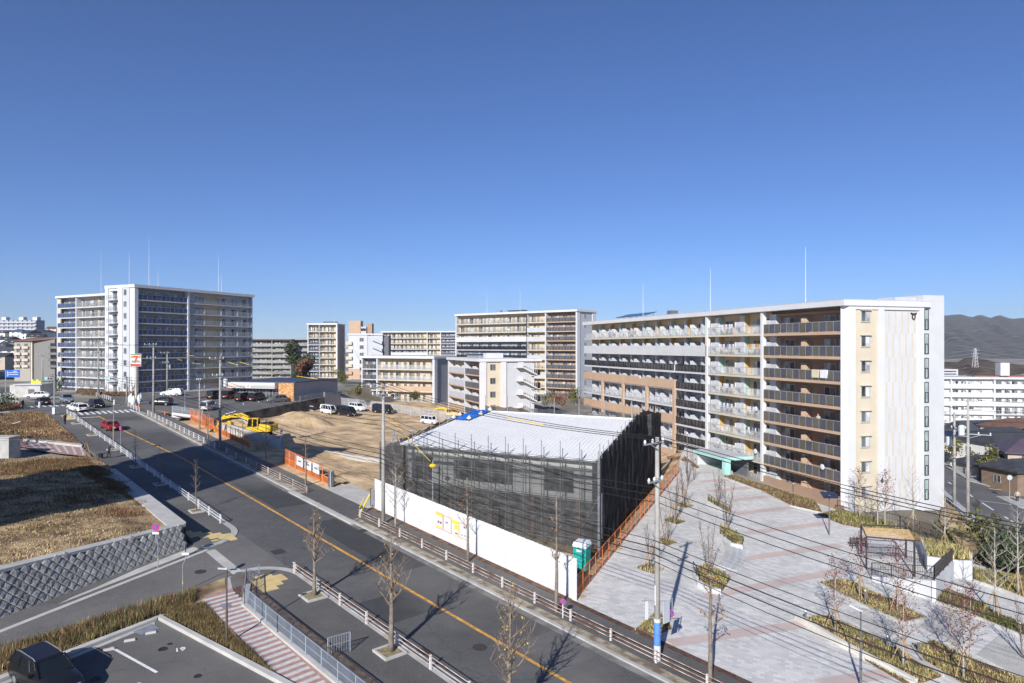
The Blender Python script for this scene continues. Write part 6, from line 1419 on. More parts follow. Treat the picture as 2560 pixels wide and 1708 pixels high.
bed('yellowish plants in the far right bed', ((2431,1423),(2600,1452),(2600,1515),(2505,1478),(2434,1455)), 2400, .4, [YGR, STRAW, GREEN, OLV], [.35,.3,.2,.15], 47)
bed('straw plants in the bed at the foot of the blue-wrapped pole', ((1580,1585),(1640,1535),(1668,1548),(1678,1572),(1640,1590),(1600,1593)), 500, .4, [YGR, STRAW, OLV], [.35,.45,.2], 48)
bed('autumn plants along the far edge of the plaza beside the canopy', ((1668,1142),(1735,1160),(1748,1170),(1738,1172),(1668,1152)), 900, .4, [DRYB, OLV, DRYR], [.5,.35,.15], 49)
bed('dark evergreen hedge strip at the far right below the street', ((2470,1365),(2600,1385),(2600,1440),(2500,1410),(2440,1400)), 2600, .8, [GREEN, OLV, YGR], [.6,.25,.15], 50)
# low concrete edgings, curved planters with their rails
EDG = CONCL
def edging(pix, h, th=.16, mat=EDG):
    mb = MB()
    for a, b in zip(pix[:-1], pix[1:]):
        A, B = G(*a), G(*b); q = (B-A); q.z = 0; q.normalize(); nn = Vector((-q.y,q.x,0))*th/2
        mb.hexa([A-nn-Vector((0,0,.2)), B-nn-Vector((0,0,.2)), B+nn-Vector((0,0,.2)), A+nn-Vector((0,0,.2))], [A-nn+Vector((0,0,h)), B-nn+Vector((0,0,h)), B+nn+Vector((0,0,h)), A+nn+Vector((0,0,h))])
    return tag(mb.build('edging', mat), kind='structure')
edging([(1990,1549),(2036,1577),(2110,1620),(2200,1668),(2290,1716)], .42, .3, M('stained_concrete', (.60,.57,.50), .85, .12, .9))
edging([(2062,1541),(2100,1554),(2214,1611),(2360,1692)], .2); edging([(2045,1461),(2157,1517),(2260,1562),(2318,1549)], .2); edging([(2341,1509),(2405,1531),(2580,1604)], .2); edging([(2434,1456),(2505,1479),(2600,1518)], .25)
edging([(1806,1194),(1903,1230),(1976,1267),(2056,1285)], .18, .14); edging([(2281,1620),(2310,1659),(2405,1718)], .2); edging([(1668,1153),(1738,1173)], .25)
for i, (lb, pix, front) in enumerate((('nearest curved white planter with yellow plants and rail', ((1738,1433),(1767,1421),(1826,1449),(1803,1483),(1775,1478),(1750,1462)), ((1733,1440),(1748,1466),(1775,1482),(1803,1487))),('middle curved white planter with ochre plants and rail', ((1801,1322),(1818,1328),(1858,1354),(1855,1370),(1832,1366),(1803,1346)), ((1800,1346),(1830,1369),(1857,1374))),('far curved white planter at the top of the steps', ((1770,1250),(1782,1256),(1828,1284),(1824,1288),(1795,1274),(1772,1260)), ((1770,1262),(1795,1277),(1824,1291))))):
    t = thing('planter', lb, 'planter', G(*pix[0])); o = G(*pix[0]); P = [G(u, v)-o for u, v in pix]; n = len(P)
    if sum(P[k].x*P[(k+1)%n].y-P[(k+1)%n].x*P[k].y for k in range(n)) < 0: P = P[::-1]
    MB().add([p-Vector((0,0,.2)) for p in P]+[p+Vector((0,0,.3)) for p in P], [tuple(range(n,2*n))]+[(k,(k+1)%n,(k+1)%n+n,k+n) for k in range(n)]).build('soil', DIRT, t)
    Q = [G(u, v)-o for u, v in front]; mb = MB()
    for a, b in zip(Q[:-1], Q[1:]):
        q = (b-a); q.z = 0; q.normalize(); nn = Vector((-q.y,q.x,0))*.12; mb.hexa([a-nn-Vector((0,0,.2)), b-nn-Vector((0,0,.2)), b+nn-Vector((0,0,.2)), a+nn-Vector((0,0,.2))], [a-nn+Vector((0,0,.42)), b-nn+Vector((0,0,.42)), b+nn+Vector((0,0,.42)), a+nn+Vector((0,0,.42))])
    mb.build('wall', WALLW, t)
    gr = grass('plants', None, [tuple((p+o).xy) for p in P], lambda x, y: Z(x, y)+.3, 900, .3, [YGR, STRAW, GREEN, DRYB], [.4,.25,.2,.15], .02, .6, 70+i, parent=None); gr.parent = t; gr.location = -o
    for key in ('category','label'):
        if key in gr: del gr[key]
    railing('railing', 'thin dark hand rail around the '+lb.split(' white')[0]+' planter', [o+p+Vector((0,0,.42)) for p in Q], .75, .9, DARKM, 0, mid=(.5,), pr=.04)
# curved steps between the planters
for k in range(6):
    f = k/6; a, b = G(1795-2+f*46, 1420+f*10-f*f*0), G(1806+f*48, 1352+f*22)
    c = a.lerp(b,.5)+Vector((.5,.1,0)); pts = [a, a.lerp(c,.5)+Vector((.12,0,0)), c, c.lerp(b,.5)+Vector((.1,0,0)), b]; pts = [Vector((p.x,p.y,Z(p.x,p.y)+.04)) for p in pts]
    mb = MB()
    for p, q in zip(pts[:-1], pts[1:]):
        d_ = Vector((.42,.1,0)); mb.hexa([p-Vector((0,0,.2)), p+d_-Vector((0,0,.2)), q+d_-Vector((0,0,.2)), q-Vector((0,0,.2))], [p+Vector((0,0,.06*(6-k)*.45)), p+d_+Vector((0,0,.06*(6-k)*.45)), q+d_+Vector((0,0,.06*(6-k)*.45)), q+Vector((0,0,.06*(6-k)*.45))])
    tag(mb.build('step', LGREY if k % 2 else CONCL), kind='structure')
# white terrace walls on the right
tw_ = thing('terrace_wall', 'white wedge-shaped terrace wall with dark bar railing above', 'wall', G(2180,1452)); o = G(2180,1452)
a, b = G(2180,1452)-o, G(2340,1507)-o; c = G(2385,1452)-o; nn = Vector((.1,.28,0))
MB().hexa([a-Vector((0,0,.3)), b-Vector((0,0,.3)), b+nn-Vector((0,0,.3)), a+nn-Vector((0,0,.3))], [a+Vector((0,0,.35)), b+Vector((0,0,1.65)), b+nn+Vector((0,0,1.65)), a+nn+Vector((0,0,.35))]).build('front_wall', WALLW, tw_)
MB().hexa([b-Vector((0,0,.3)), c-Vector((0,0,.3)), c+Vector((-.25,.1,-.3)), b+Vector((-.25,.1,-.3))], [b+Vector((0,0,1.65)), c+Vector((0,0,1.6)), c+Vector((-.25,.1,1.6)), b+Vector((-.25,.1,1.65))]).build('side_wall', WALLW, tw_)
railing('railing', 'dark bar railing on the white terrace wall', [o+a+nn*.5+Vector((0,0,.35)), o+b+nn*.5+Vector((-.1,0,1.65)), o+c+Vector((-.1,.05,1.6))], 1.1, 1.8, DARKM, .13)
pb2 = thing('planter', 'large white concrete planter with sloping straw bed at the right', 'planter', G(2336,1440)); o = G(2336,1440)
P = [G(2318,1432)-o, G(2400,1448)-o, G(2431,1450)-o, G(2432,1428)-o, G(2400,1408)-o, G(2300,1375)-o]
P = [Vector((p.x,p.y,0)) for p in P]; n = 6
if sum(P[k].x*P[(k+1)%n].y-P[(k+1)%n].x*P[k].y for k in range(n)) < 0: P = P[::-1]
MB().add([p-Vector((0,0,.8)) for p in P]+[p+Vector((0,0,1.45)) for p in P], [tuple(range(n,2*n))]+[(k,(k+1)%n,(k+1)%n+n,k+n) for k in range(n)]).build('wall', WALLW, pb2)
cx = sum((p for p in P), Vector())/n; Q = [cx+(p-cx)*.93 for p in P]
MB().add([p+Vector((0,0,1.5)) for p in Q], [tuple(range(n))]).build('soil', DIRT, pb2)
gr = grass('plants', None, [tuple((p+o).xy) for p in Q], lambda x, y: o.z+1.5, 700, .35, [STRAW, YGR, GREEN], [.5,.25,.25], .035, .6, 81); gr.parent = pb2; gr.location = -o
for key in ('category','label'):
    if key in gr: del gr[key]
# steps down between the beds
def flight(lab, a0, a1, b0, b1, n):
    for k in range(n):
        f0, f1 = k/n, (k+.96)/n
        def L_(p, q, f): return (p[0]+(q[0]-p[0])*f, p[1]+(q[1]-p[1])*f)
        P = [G(*L_(a0,a1,f0)), G(*L_(b0,b1,f0)), G(*L_(b0,b1,f1)), G(*L_(a0,a1,f1))]; z = sum(p.z for p in P)/4+.09
        if (P[1]-P[0]).cross(P[2]-P[0]).z < 0: P = P[::-1]
        tag(MB().hexa([Vector((p.x,p.y,z-.4)) for p in P], [Vector((p.x,p.y,z)) for p in P]).build('step', CONCL), kind='structure')
flight('', (2105,1540), (2215,1606), (2160,1522), (2262,1572), 7); flight('', (2345,1512), (2420,1560), (2300,1570), (2400,1625), 6); flight('', (2440,1640), (2560,1700), (2500,1590), (2600,1650), 7); flight('', (2345,1455), (2430,1480), (2400,1452), (2440,1460), 4)
# dark bar fence at the gable
railing('railing', 'dark brown bar fence along the foot of the gable', [G(2093,1277), G(2250,1318), G(2405,1366)], 1.2, 2.0, DARKM, .16)
railing('railing', 'dark bar fence beside the pergola', [G(2165,1398), G(2240,1400), G(2310,1418)], 1.1, 1.8, DARKM, .14)
# pergola
pg = thing('pergola', 'dark steel pergola with wooden slat roof beside the terrace', 'pergola', G(2153,1386)); o = G(2153,1386)
PP = [G(2153,1386)-o, G(2166,1424)-o, G(2286,1443)-o, G(2265,1396)-o]; tops = []
for p in PP: MB().bar(p, Vector((p.x,p.y,2.7)), .12).build('post', DARKM, pg); tops.append(Vector((p.x,p.y,2.7)))
mb = MB()
for k in range(4): mb.bar(tops[k], tops[(k+1)%4], .08, .12)
mb.build('beam', DARKM, pg)
for k in range(10):
    f = .36+.64*k/9; a, b = tops[0].lerp(tops[1], f)+Vector((0,0,.14)), tops[3].lerp(tops[2], f)+Vector((0,0,.14)); MB().bar(a, b, .06, .05).build('slat', M('pergola_wood', (.46,.32,.16), .8, .2, 3), pg)
bn = thing('bench', 'dark metal bench with open back under the pergola', 'bench', G(2150,1372)); mb = MB()
for k in range(4): mb.bar((-.8,k*.11,.45),(.8,k*.11,.45),.08,.03); mb.bar((-.8,.42,.55+k*.11),(.8,.42,.55+k*.11),.03,.08)
mb.build('seat', DARKM, bn); mb = MB()
for x in (-.7,.7): mb.bar((x,0,0),(x,0,.45),.05); mb.bar((x,.42,0),(x,.42,.95),.05)
mb.build('leg', DARKM, bn)
# bollards, lamps, signs
BOL = MB().tube([(0,0,-.05),(0,0,.85)], .07, 10).mesh('post', DGREY); BOC = MB().tube([(0,0,.851),(0,0,.95)], [.075,.06], 10).mesh('lamp_cap', WHITE)
for (u, v, lb) in ((2014,1560,'dark bollard light at the corner of the sloping bed'),(2218,1625,'dark bollard light beside the lower steps'),(2296,1637,'dark bollard light at the head of the lower right bed'),(2549,1590,'dark bollard light at the right edge'),(2163,1506,'dark bollard light in the bed before the terrace wall'),(2373,1440,'dark bollard light beside the white planter'),(1841,1345,'dark bollard light in the middle planter'),(1811,1452,'dark bollard light in the nearest planter'),(1983,1227,'dark bollard light in the long bed below the balconies')):
    t = thing('bollard_light', lb, 'bollard', G(u, v), group='bollard lights'); inst(BOL, 'post', parent=t); inst(BOC, 'lamp_cap', parent=t)
def lamp(label, loc, H, arm_=None, solar=False, mat=DGREY, head=WHITE):
    t = thing('street_lamp', label, 'lamp', loc, 0, group='pole lamps')
    MB().tube([(0,0,-.1),(0,0,H*.45),(0,0,H*.46),(0,0,H)], [.075,.075,.05,.045], 8).build('post', mat, t)
    if arm_: MB().hexa([(-.05,-.1,H),(.05,-.1,H),(.05,.1,H),(-.05,.1,H)],[(-.05,-.1,H+.06),(.05,-.1,H+.06),(.05,.1,H+.06),(-.05,.1,H+.06)]).bar((0,0,H),(arm_[0],arm_[1],H+arm_[2]),.14,.07).build('lamp_head', head, t)
    if solar:
        MB().hexa([(-.75,-.45,H-.15),(.75,-.45,H-.15),(.75,.45,H+.3),(-.75,.45,H+.3)],[(-.75,-.45,H-.1),(.75,-.45,H-.1),(.75,.45,H+.35),(-.75,.45,H+.35)]).build('solar_panel', SOLP, t); MB().tube([(0,0,H-.15),(0,0,H+.1)], .1, 8).build('lamp_head', head, t)
lamp('brown pole lamp between parking lot and striped path', ST(8.6,15.1,.05), 4.5, (-.45,-.2,.1), mat=M('bronze_pole', (.10,.075,.06), .5, .1))
lamp('pole lamp on the upper verge beside the pink path', ST(75.5,12.2,.1), 3.3, (.7,.4,.25), mat=MT['bronze_pole'])
lamp('solar lamp with tilted panel on the plaza', G(2073,1338), 3.9, None, True)
lamp('slim dark lamp post beside the lower sloping bed', G(2152,1718), 4.4, (-.5,.3,.25))
lamp('slim dark lamp post at the back of the plaza', G(1718,1205), 6.2, (.01,.01,.2))
lamp('tall thin grey post behind the white guard rail', ST(71.8,22.9,.12), 5.6, (.01,.01,.05), mat=STEEL)
lamp('thin white post on the far shop lot', G(462,1028), 3.4, (-.2,0,.02), mat=WHITE)
BLU = M('sign_blue', (.02,.12,.50), .4, .03); REDS = M('sign_red', (.65,.03,.03), .4, .03)
def disc(root, c, r, rz, name='sign_plate'):
    mb = MB(); n = 20
    for (rr, y, m) in ((r,0,0),(r*.80,-.012,1)):
        mb.add([(rr*math.cos(2*math.pi*k/n), y, rr*math.sin(2*math.pi*k/n)) for k in range(n)], [tuple(range(n))], m)
    mb.add([(r*math.cos(2*math.pi*k/n), .02, r*math.sin(2*math.pi*k/n)) for k in range(n)], [tuple(range(n))[::-1]], 2)
    mb.add([(-r*.62,-.02,r*.42),(-r*.42,-.02,r*.62),(r*.62,-.02,-r*.42),(r*.42,-.02,-r*.62)], [(0,1,2,3)], 0)
    return mb.build(name, [REDS, BLU, STEEL], root, loc=c, rot=(0,0,rz))
def sign_pole(label, loc, H, rz, dogleg=0.0, plate=True, extra=True, r=.3):
    t = thing('road_sign', label, 'sign', loc); MB().tube([(0,0,-.1),(0,0,H*.55),(-dogleg,.0,H*.68),(-dogleg,0,H)], .035, 8).build('pole', STEEL, t)
    MB().tube([(0,0,.62),(0,0,.72)], .042, 8).build('reflector_band', PY, t)
    disc(t, (-dogleg,-.05,H-.28), r, rz)
    if extra: MB().box(-.25-dogleg,.25-dogleg,-.06,-.04,H-.82,H-.65).build('sub_plate', WHITE, t, rot=(0,0,0))
    return t
sign_pole('round no-parking sign on a bent steel pole before the block wall', G(395,1420), 3.4, R(-8), .16)
sign_pole('round sign seen edge-on, on a bent steel pole in the side road', G(457,1481), 3.45, R(118), -.2)
sign_pole('round no-parking sign standing at the white guard rail', ST(67.2,22.7,.12), 3.4, R(-30), 0, extra=False)
ds = thing('road_sign', 'small blue round delineator sign fixed to the rusty guard rail', 'sign', ST(-1.4,33.9,.1)); MB().tube([(0,0,0),(0,0,1.0)], .04, 8).build('post', WHITE, ds); disc(ds, (0,-.06,1.15), .2, R(-20))
rs = thing('road_sign', 'blue direction sign with white writing at the far left', 'sign', at(30,990,170)); MB().tube([(-1.6,0,-2),(-1.6,0,6.6)], .09, 8).build('pole', STEEL, rs); MB().box(-1.7,2.0,-.06,0,4.6,6.5).build('panel', BLU, rs)
for (x0, x1, z0, z1) in ((-1.2,1.6,5.75,5.87),(-1.2,1.6,5.3,5.42),(-1.1,-.95,4.9,6.2),(.3,1.3,6.1,6.25)): MB().box(x0,x1,-.08,-.061,z0,z1).build('marking', WHITE, rs)
# plates strapped to the plaza pole
pp_ = thing('sign_frame', 'metal sign frame with round no-parking plate strapped to the plaza pole', 'sign', P1); MB().bar((-.9,0,3.6),(.9,0,3.6),.05).bar((-.9,0,2.6),(.9,0,2.6),.05).bar((.9,0,2.4),(.9,0,3.8),.05).bar((-.7,0,2.4),(-.7,0,3.8),.05).build('bracket', STEEL, pp_)
MB().box(.66,.70,-.3,.3,2.5,3.8).build('panel', LGREY, pp_, rot=(0,0,R(-50))); MB().box(-.75,-.55,-.04,0,2.5,3.6).build('panel', LGREY, pp_); disc(pp_, (.8,-.3,3.0), .2, R(-55))
pp_.rotation_euler.z = 0
# traffic signals
LGT = bpy.data.materials.new('green_signal'); LGT.use_nodes = True; _b = LGT.node_tree.nodes['Principled BSDF']; _b.inputs['Base Color'].default_value = (.05,.5,.4,1); _b.inputs['Emission Color'].default_value = (.15,.9,.7,1); _b.inputs['Emission Strength'].default_value = .8
def signal(label, loc, H, arm_, lit):
    t = thing('traffic_signal', label, 'traffic light', loc); MB().tube([(0,0,0),(0,0,H)], .11, 8).build('pole', STEEL, t); MB().box(-.22,.22,-.22,.22,0,1.1).build('base_box', WHITE, t); MB().tube([(0,0,H-.3),(arm_,0,H-.3)], .06, 6).build('arm', STEEL, t)
    x = arm_; h = MB().box(x-.65,x+.65,-.1,.12,H-.5,H-.08); h.build('housing', STEEL, t)
    for k in range(3): MB().tube([(x-.42+k*.42,-.16,H-.29),(x-.42+k*.42,-.1,H-.29)], .16, 12).build('lens', LGT if (k == 0 and lit) else EXD, t)
signal('traffic signal on its pole at the near left crossing corner, green lit', ST(103.5,21.0,.1), 6.3, -.9, True); signal('traffic signal with long arm over the far side of the crossing, green lit', G(316,1006)+Vector((.4,.3,0)), 5.0, -3.6, True)
# traffic cones, white sacks around the shop sign, delineators
cone = MB().box(-.2,.2,-.2,.2,0,.04).tube([(0,0,.04),(0,0,.7)], [.14,.03], 10).mesh('traffic_cone', ORANGE)
for (u, v, lb) in ((339,1018,'orange traffic cone left of the pair at the shop sign'),(347,1018,'orange traffic cone right of the pair at the shop sign'),(497,994,'orange traffic cone left in the far shop lot'),(514,994,'orange traffic cone right in the far shop lot'),(426,995,'orange traffic cone beside the white crossover'),(412,1038,'orange cone at the shop entrance wall')): tag(inst(cone, 'traffic_cone', G(u, v)), lb, 'cone', 'traffic cones')
sack = MB().sphere((0,0,.5), (.55,.5,.6), 0, 10, 6).sphere((.1,0,1.1), (.2,.2,.2), 0, 8, 4).mesh('bulk_sack', M('white_sack', (.72,.72,.70), .9, .1, 2))
for (u, v, lb) in ((333,1013,'white bulk sack left of the shop sign pole'),(346,1012,'white bulk sack right of the shop sign pole'),(350,1003,'white bulk sack behind the shop sign pole'),(327,1006,'white wrapped bundle by the signal pole')): tag(inst(sack, 'bulk_sack', G(u, v), scale=(.9,.9,1.4)), lb, 'sack', 'white sacks at the shop sign')
del_ = MB().tube([(0,0,0),(0,0,.95)], .2, 8).tube([(0,0,.951),(0,0,1.05)], [.2,.08], 8).mesh('bollard', WHITE)
for (u, v, lb) in ((99,1019,'white bollard at the far left crossing corner'),(286,1013,'white bollard at the right crossing corner')): tag(inst(del_, 'bollard', G(u, v)), lb, 'bollard', 'white bollards at the crossing')
# ------------------------------------------------------------------ laundry and dishes on the balconies
CL = [M('cloth_white', (.72,.72,.72), .9, .05), M('cloth_blue', (.20,.26,.38), .9, .1), M('cloth_dark', (.06,.06,.08), .9, .1), M('cloth_cream', (.62,.55,.38), .9, .05), M('cloth_orange', (.62,.30,.06), .9, .1), M('cloth_green', (.30,.38,.14), .9, .1), M('cloth_pink', (.55,.33,.33), .9, .1)]
def b4pt(x, y, z): c, s_ = math.cos(ang4), math.sin(ang4); return Vector((C4.x+x*c-y*s_, C4.y+x*s_+y*c, z))
def laundry(label, x0, x1, f, cols, y=.45, h0=1.5, seed=0, h1=.9):
    g = random.Random(seed); t = thing('laundry', label, 'laundry', b4pt(x0, y, f*P4+h0), ang4, group='washing hung on balconies'); x = 0
    MB().tube([(0,0,0),(x1-x0,0,0)], .015, 4).build('drying_pole', FRAME, t); k = 0
    while x < x1-x0-.25:
        w_ = g.uniform(.25,.5); hh = g.uniform(.55,h1); mb = MB()
        mb.hexa([(x,-.03,-hh),(x+w_,-.02,-hh),(x+w_,.02,-hh),(x,.03,-hh)], [(x+.03,-.01,0),(x+w_-.03,-.01,0),(x+w_-.03,.01,0),(x+.03,.01,0)]); mb.build('garment', CL[cols[k % len(cols)]], t); x += w_+.06; k += 1
laundry('white and pink washing on the top balcony beside the second pillar', -24.8, -21.6, 7, (0,0,6,0,1), seed=1)
laundry('blue and white washing on the seventh-floor balcony', -25, -21.4, 6, (0,1,0,2,1), seed=2)
laundry('orange and cream washing on the seventh-floor balcony beside the white pillar', -18.2, -15.2, 6, (4,4,3,0), seed=3)
laundry('pale washing on the fifth-floor cream balcony', -24.8, -21.5, 4, (0,2,0,0), seed=4)
laundry('pale washing on the fourth-floor cream balcony', -25, -21.6, 3, (0,1,0,2), seed=5); laundry('white washing on the fourth-floor balcony beside the dish', -18.4, -15.9, 3, (0,0,1), seed=6)
laundry('dark and white washing on the third-floor cream balcony', -18.6, -15.6, 2, (2,0,2,1), seed=7); laundry('white sheets over the lowest cream balcony', -26.5, -20, 1, (0,0,3,0,6), .3, 1.35, 8, .6)
laundry('red and white striped towels on the far top balcony', -55, -51.5, 7, (0,5,6,6), .3, 1.4, 9); laundry('washing on the far top balcony near the end of the block', -64, -60.5, 7, (0,0,1), .3, 1.4, 10)
for i, (x, c) in enumerate(((-5.1,3),(-3.7,0))):
    t = tag(MB().hexa([(0,-.09,-.95),(1.15,-.09,-.95),(1.15,-.06,-.95),(0,-.06,-.95)], [(0,-.09,0),(1.15,-.09,0),(1.15,.06,.03),(0,.06,.03)]).build('quilt', CL[c], loc=b4pt(x,.0,5*P4+1.26), rz=ang4), ['cream quilt airing over the sixth-floor smoked balustrade','pale grey quilt airing over the sixth-floor smoked balustrade'][i], 'quilt')
dsh = MB().sphere((0,0,0), (.28,.07,.28), 0, 12, 6).tube([(0,.05,0),(0,.4,-.15)], .025, 5).mesh('satellite_dish', WHITE)
for (x, f, lb) in ((-3.2,1,'white satellite dish on the second-floor brown balcony'),(-15.6,3,'white satellite dish on the fourth-floor cream balcony'),(-15.7,1,'white satellite dish on the lowest cream balcony'),(-36.5,5,'white satellite dish on the dark sixth-floor railing'),(-49,4,'white satellite dish on the brown frame')): tag(inst(dsh, 'satellite_dish', b4pt(x,-.2,f*P4+1.35), ang4, scale=1.25), lb, 'satellite dish', 'satellite dishes')
# ------------------------------------------------------------------ people
SKIN = M('skin', (.48,.29,.20), .6, .05); HAIR = M('dark_hair', (.02,.016,.014), .7, .1)
def person(label, loc, rz, top, bot, pose='stand', hat=None, scale=1.0, bent=0.0):
    root = thing('person', label, 'person', loc, rz, scale=scale)
    jt = {'pel':(0,0,.93,.15),'spn':(0,.01+bent*.12,1.15,.15),'chs':(0,bent*.25,1.36,.17),'nck':(0,bent*.34+.02,1.49,.065),'hd0':(0,bent*.4+.04,1.58,.085),'hd1':(0,bent*.45+.04,1.68,.095),'hd2':(0,bent*.45+.03,1.75,.06)}
    st_ = .14 if pose == 'walk' else .03
    for sg, n in ((-1,'L'),(1,'R')):
        jt['hip'+n] = (sg*.09,0,.88,.10); jt['kne'+n] = (sg*.1,sg*st_*.6+.03,.5,.068); jt['ank'+n] = (sg*.1,sg*st_-.02,.09,.045); jt['toe'+n] = (sg*.12,sg*st_+.15,.04,.04)
        jt['sho'+n] = (sg*.2,bent*.25,1.38,.07)
        if pose == 'phone': jt['elb'+n] = (sg*.25,.1,1.12,.05); jt['wri'+n] = (sg*.08,.3,1.25,.035); jt['hnd'+n] = (sg*.03,.36,1.29,.035)
        else: jt['elb'+n] = (sg*.26,bent*.2-.03+sg*st_*-.5,1.1,.05); jt['wri'+n] = (sg*.27,bent*.25+.08-sg*st_*.8,.86,.036); jt['hnd'+n] = (sg*.27,bent*.25+.11-sg*st_*.8,.77,.035)
    E = [('pel','spn'),('spn','chs'),('chs','nck'),('nck','hd0'),('hd0','hd1'),('hd1','hd2')]
    for n in 'LR': E += [('pel','hip'+n),('hip'+n,'kne'+n),('kne'+n,'ank'+n),('ank'+n,'toe'+n),('chs','sho'+n),('sho'+n,'elb'+n),('elb'+n,'wri'+n),('wri'+n,'hnd'+n)]
    ks = list(jt); me = bpy.data.meshes.new('body'); me.from_pydata([jt[k][:3] for k in ks], [(ks.index(a), ks.index(b)) for a, b in E], [])
    o = bpy.data.objects.new('body', me); COL.objects.link(o); md = o.modifiers.new('skin', 'SKIN')
    for i, k in enumerate(ks): me.skin_vertices[0].data[i].radius = (jt[k][3],)*2; me.skin_vertices[0].data[i].use_root = (k == 'pel')
    o.modifiers.new('sub', 'SUBSURF').levels = 1
    dg = bpy.context.evaluated_depsgraph_get(); m2 = bpy.data.meshes.new_from_object(o.evaluated_get(dg)); bpy.data.objects.remove(o)
    for m in (top, bot, SKIN, HAIR, EXD): m2.materials.append(m)
    for p in m2.polygons:
        c = p.center; x, y, z = c; hand = abs(x) > .2 and z < .86 or (pose == 'phone' and y > .27 and z < 1.4)
        p.material_index = 4 if z < .1 else (2 if hand else (1 if z < .92 else (0 if z < 1.47 else (3 if (z > 1.7 or y < bent*.42) else 2)))); p.use_smooth = True
    inst(m2, 'body', parent=root)
    if hat: MB().sphere((0,bent*.45+.03,1.75), (.12,.13,.09), 0, 10, 6).build('hat', hat, root)
    return root
NAV = M('dark_coat', (.02,.021,.026), .9, .1); BLKT = M('black_trousers', (.012,.012,.014), .9, .1); BEI = M('beige_coat', (.48,.40,.31), .9, .1)
pm1 = person('person in black looking at a phone on the left pavement', ST(91.8,20.6,.12), R(60), NAV, BLKT, 'phone'); MB().box(-.04,.04,.36,.375,1.27,1.4).build('phone', BLACK, pm1)
pm2 = person('person in dark clothes pulling a trolley bag on the pavement', ST(64.2,20.7,.12), R(-30), NAV, BLKT, 'walk', M('grey_cap', (.2,.2,.22), .9, .1), .97, .35)
tb = thing('trolley_bag', 'black wheeled shopping bag pulled behind the walker', 'bag', ST(64.6,19.9,.12)); MB().hexa([(-.2,-.16,.08),(.2,-.16,.08),(.2,.16,.08),(-.2,.16,.08)],[(-.22,-.2,.55),(.22,-.2,.55),(.22,.16,.6),(-.22,.16,.6)]).build('bag_body', BLACK, tb); MB().tube([(0,.15,.5),(.2,.1,.85)], .015, 5).build('handle', STEEL, tb); MB().tube([(-.24,.12,.07),(-.2,.12,.07)], .07, 8).tube([(.2,.12,.07),(.24,.12,.07)], .07, 8).build('wheel', BLACK, tb)
person('person in dark clothes waiting at the far left corner', G(57,1022), R(-100), NAV, BLKT)
person('person in dark clothes on the far pavement before the blue block', G(252,997), R(-90), NAV, BLKT, 'walk')
person('bent walker in a beige coat on the right-hand street', G(2543,1257), R(150), BEI, BLKT, 'walk', None, 1.0, .5)
hp = b4pt(-4.6,.45,3*P4); person('resident at the fourth-floor smoked balustrade', hp, ang4+math.pi+R(20), BEI, BLKT)
# bicycle leaning by the barricade
by = thing('bicycle', 'dark bicycle parked in the shadow beside the barricade', 'bicycle', ST(58.8,37.4,.05), RD); mb = MB()
for x in (-.52,.52):
    w_ = MB(); 
    for k in range(14): a, b = 2*math.pi*k/14, 2*math.pi*(k+1)/14; w_.tube([(x+.33*math.cos(a),0,.34+.33*math.sin(a)),(x+.33*math.cos(b),0,.34+.33*math.sin(b))], .02, 4)
    w_.build('wheel', BLACK, by)
mb.tube([(-.52,0,.34),(-.1,0,.32),(.4,0,.8),(-.2,0,.75),(-.52,0,.34)], .018, 5).tube([(-.1,0,.32),(-.22,0,.88)], .018, 5).tube([(.52,0,.34),(.38,0,.95),(.2,.25,1.0)], .016, 5).build('frame', EXD, by); MB().box(-.34,-.1,-.06,.06,.88,.93).build('saddle', BLACK, by)
# ------------------------------------------------------------------ street, houses and blocks on the right
gsheet('road', ((2350,1162),(2424,1205),(2528,1233),(2640,1258),(2720,1420),(2600,1375),(2500,1345),(2430,1290),(2361,1229)), .1, ASPHD)
gsheet('pavement', ((2352,1154),(2424,1196),(2528,1224),(2640,1248),(2640,1258),(2528,1233),(2424,1205),(2352,1162)), .22, CONC, thick=.4)
gsheet('pavement', ((2361,1229),(2430,1290),(2500,1345),(2600,1375),(2720,1420),(2720,1440),(2600,1392),(2490,1360),(2420,1305),(2356,1240)), .22, CONC, thick=.4)
gsheet('slope', ((2356,1240),(2420,1305),(2490,1360),(2600,1392),(2640,1450),(2440,1400),(2390,1360),(2350,1300)), .05, BANKM)
gsheet('traffic_island', ((2489,1244),(2545,1270),(2600,1285),(2600,1262),(2530,1245)), .22, CONC, thick=.3)
for (a, b, c, d_) in ((2370,1207,2380,1213),(2422,1237,2432,1245),(2455,1259,2484,1278),(2511,1294,2546,1316)):
    A, B = G(a, b, .115), G(c, d_, .115); q = (B-A).normalized(); p = Vector((-q.y,q.x,0))*.1; tag(MB().quad(A-p, B-p, B+p, A+p).build('lane_dash', PAINT), kind='structure')
A, B = G(2432,1252,.115), G(2530,1264,.115); p = Vector((0,.12,0)); tag(MB().quad(A-p,B-p,B+p,A+p).build('stop_line', PAINT), kind='structure')
for (u1, v1, u2, v2) in ((2472,1226,2505,1230),(2505,1247,2535,1250),(2362,1164,2378,1166)):
    A, B = G(u1,v1,.24), G(u2,v2,.24); p = Vector((.1,.3,0)); tag(MB().quad(A-p,B-p,B+p,A+p).build('tactile_paving', TACT), kind='structure')
ua = R(-35)
util_pole('steel-grey utility pole nearest the gable on the right street', G(2386,1262), 11.5, ua, ((.3,1.4),(2.0,1.2)), trans=1)
util_pole('tall pale utility pole with transformers at the right street', G(2420,1296), 13.6, ua, ((.3,.9),(1.2,1.3),(4.0,2.2)), trans=2)
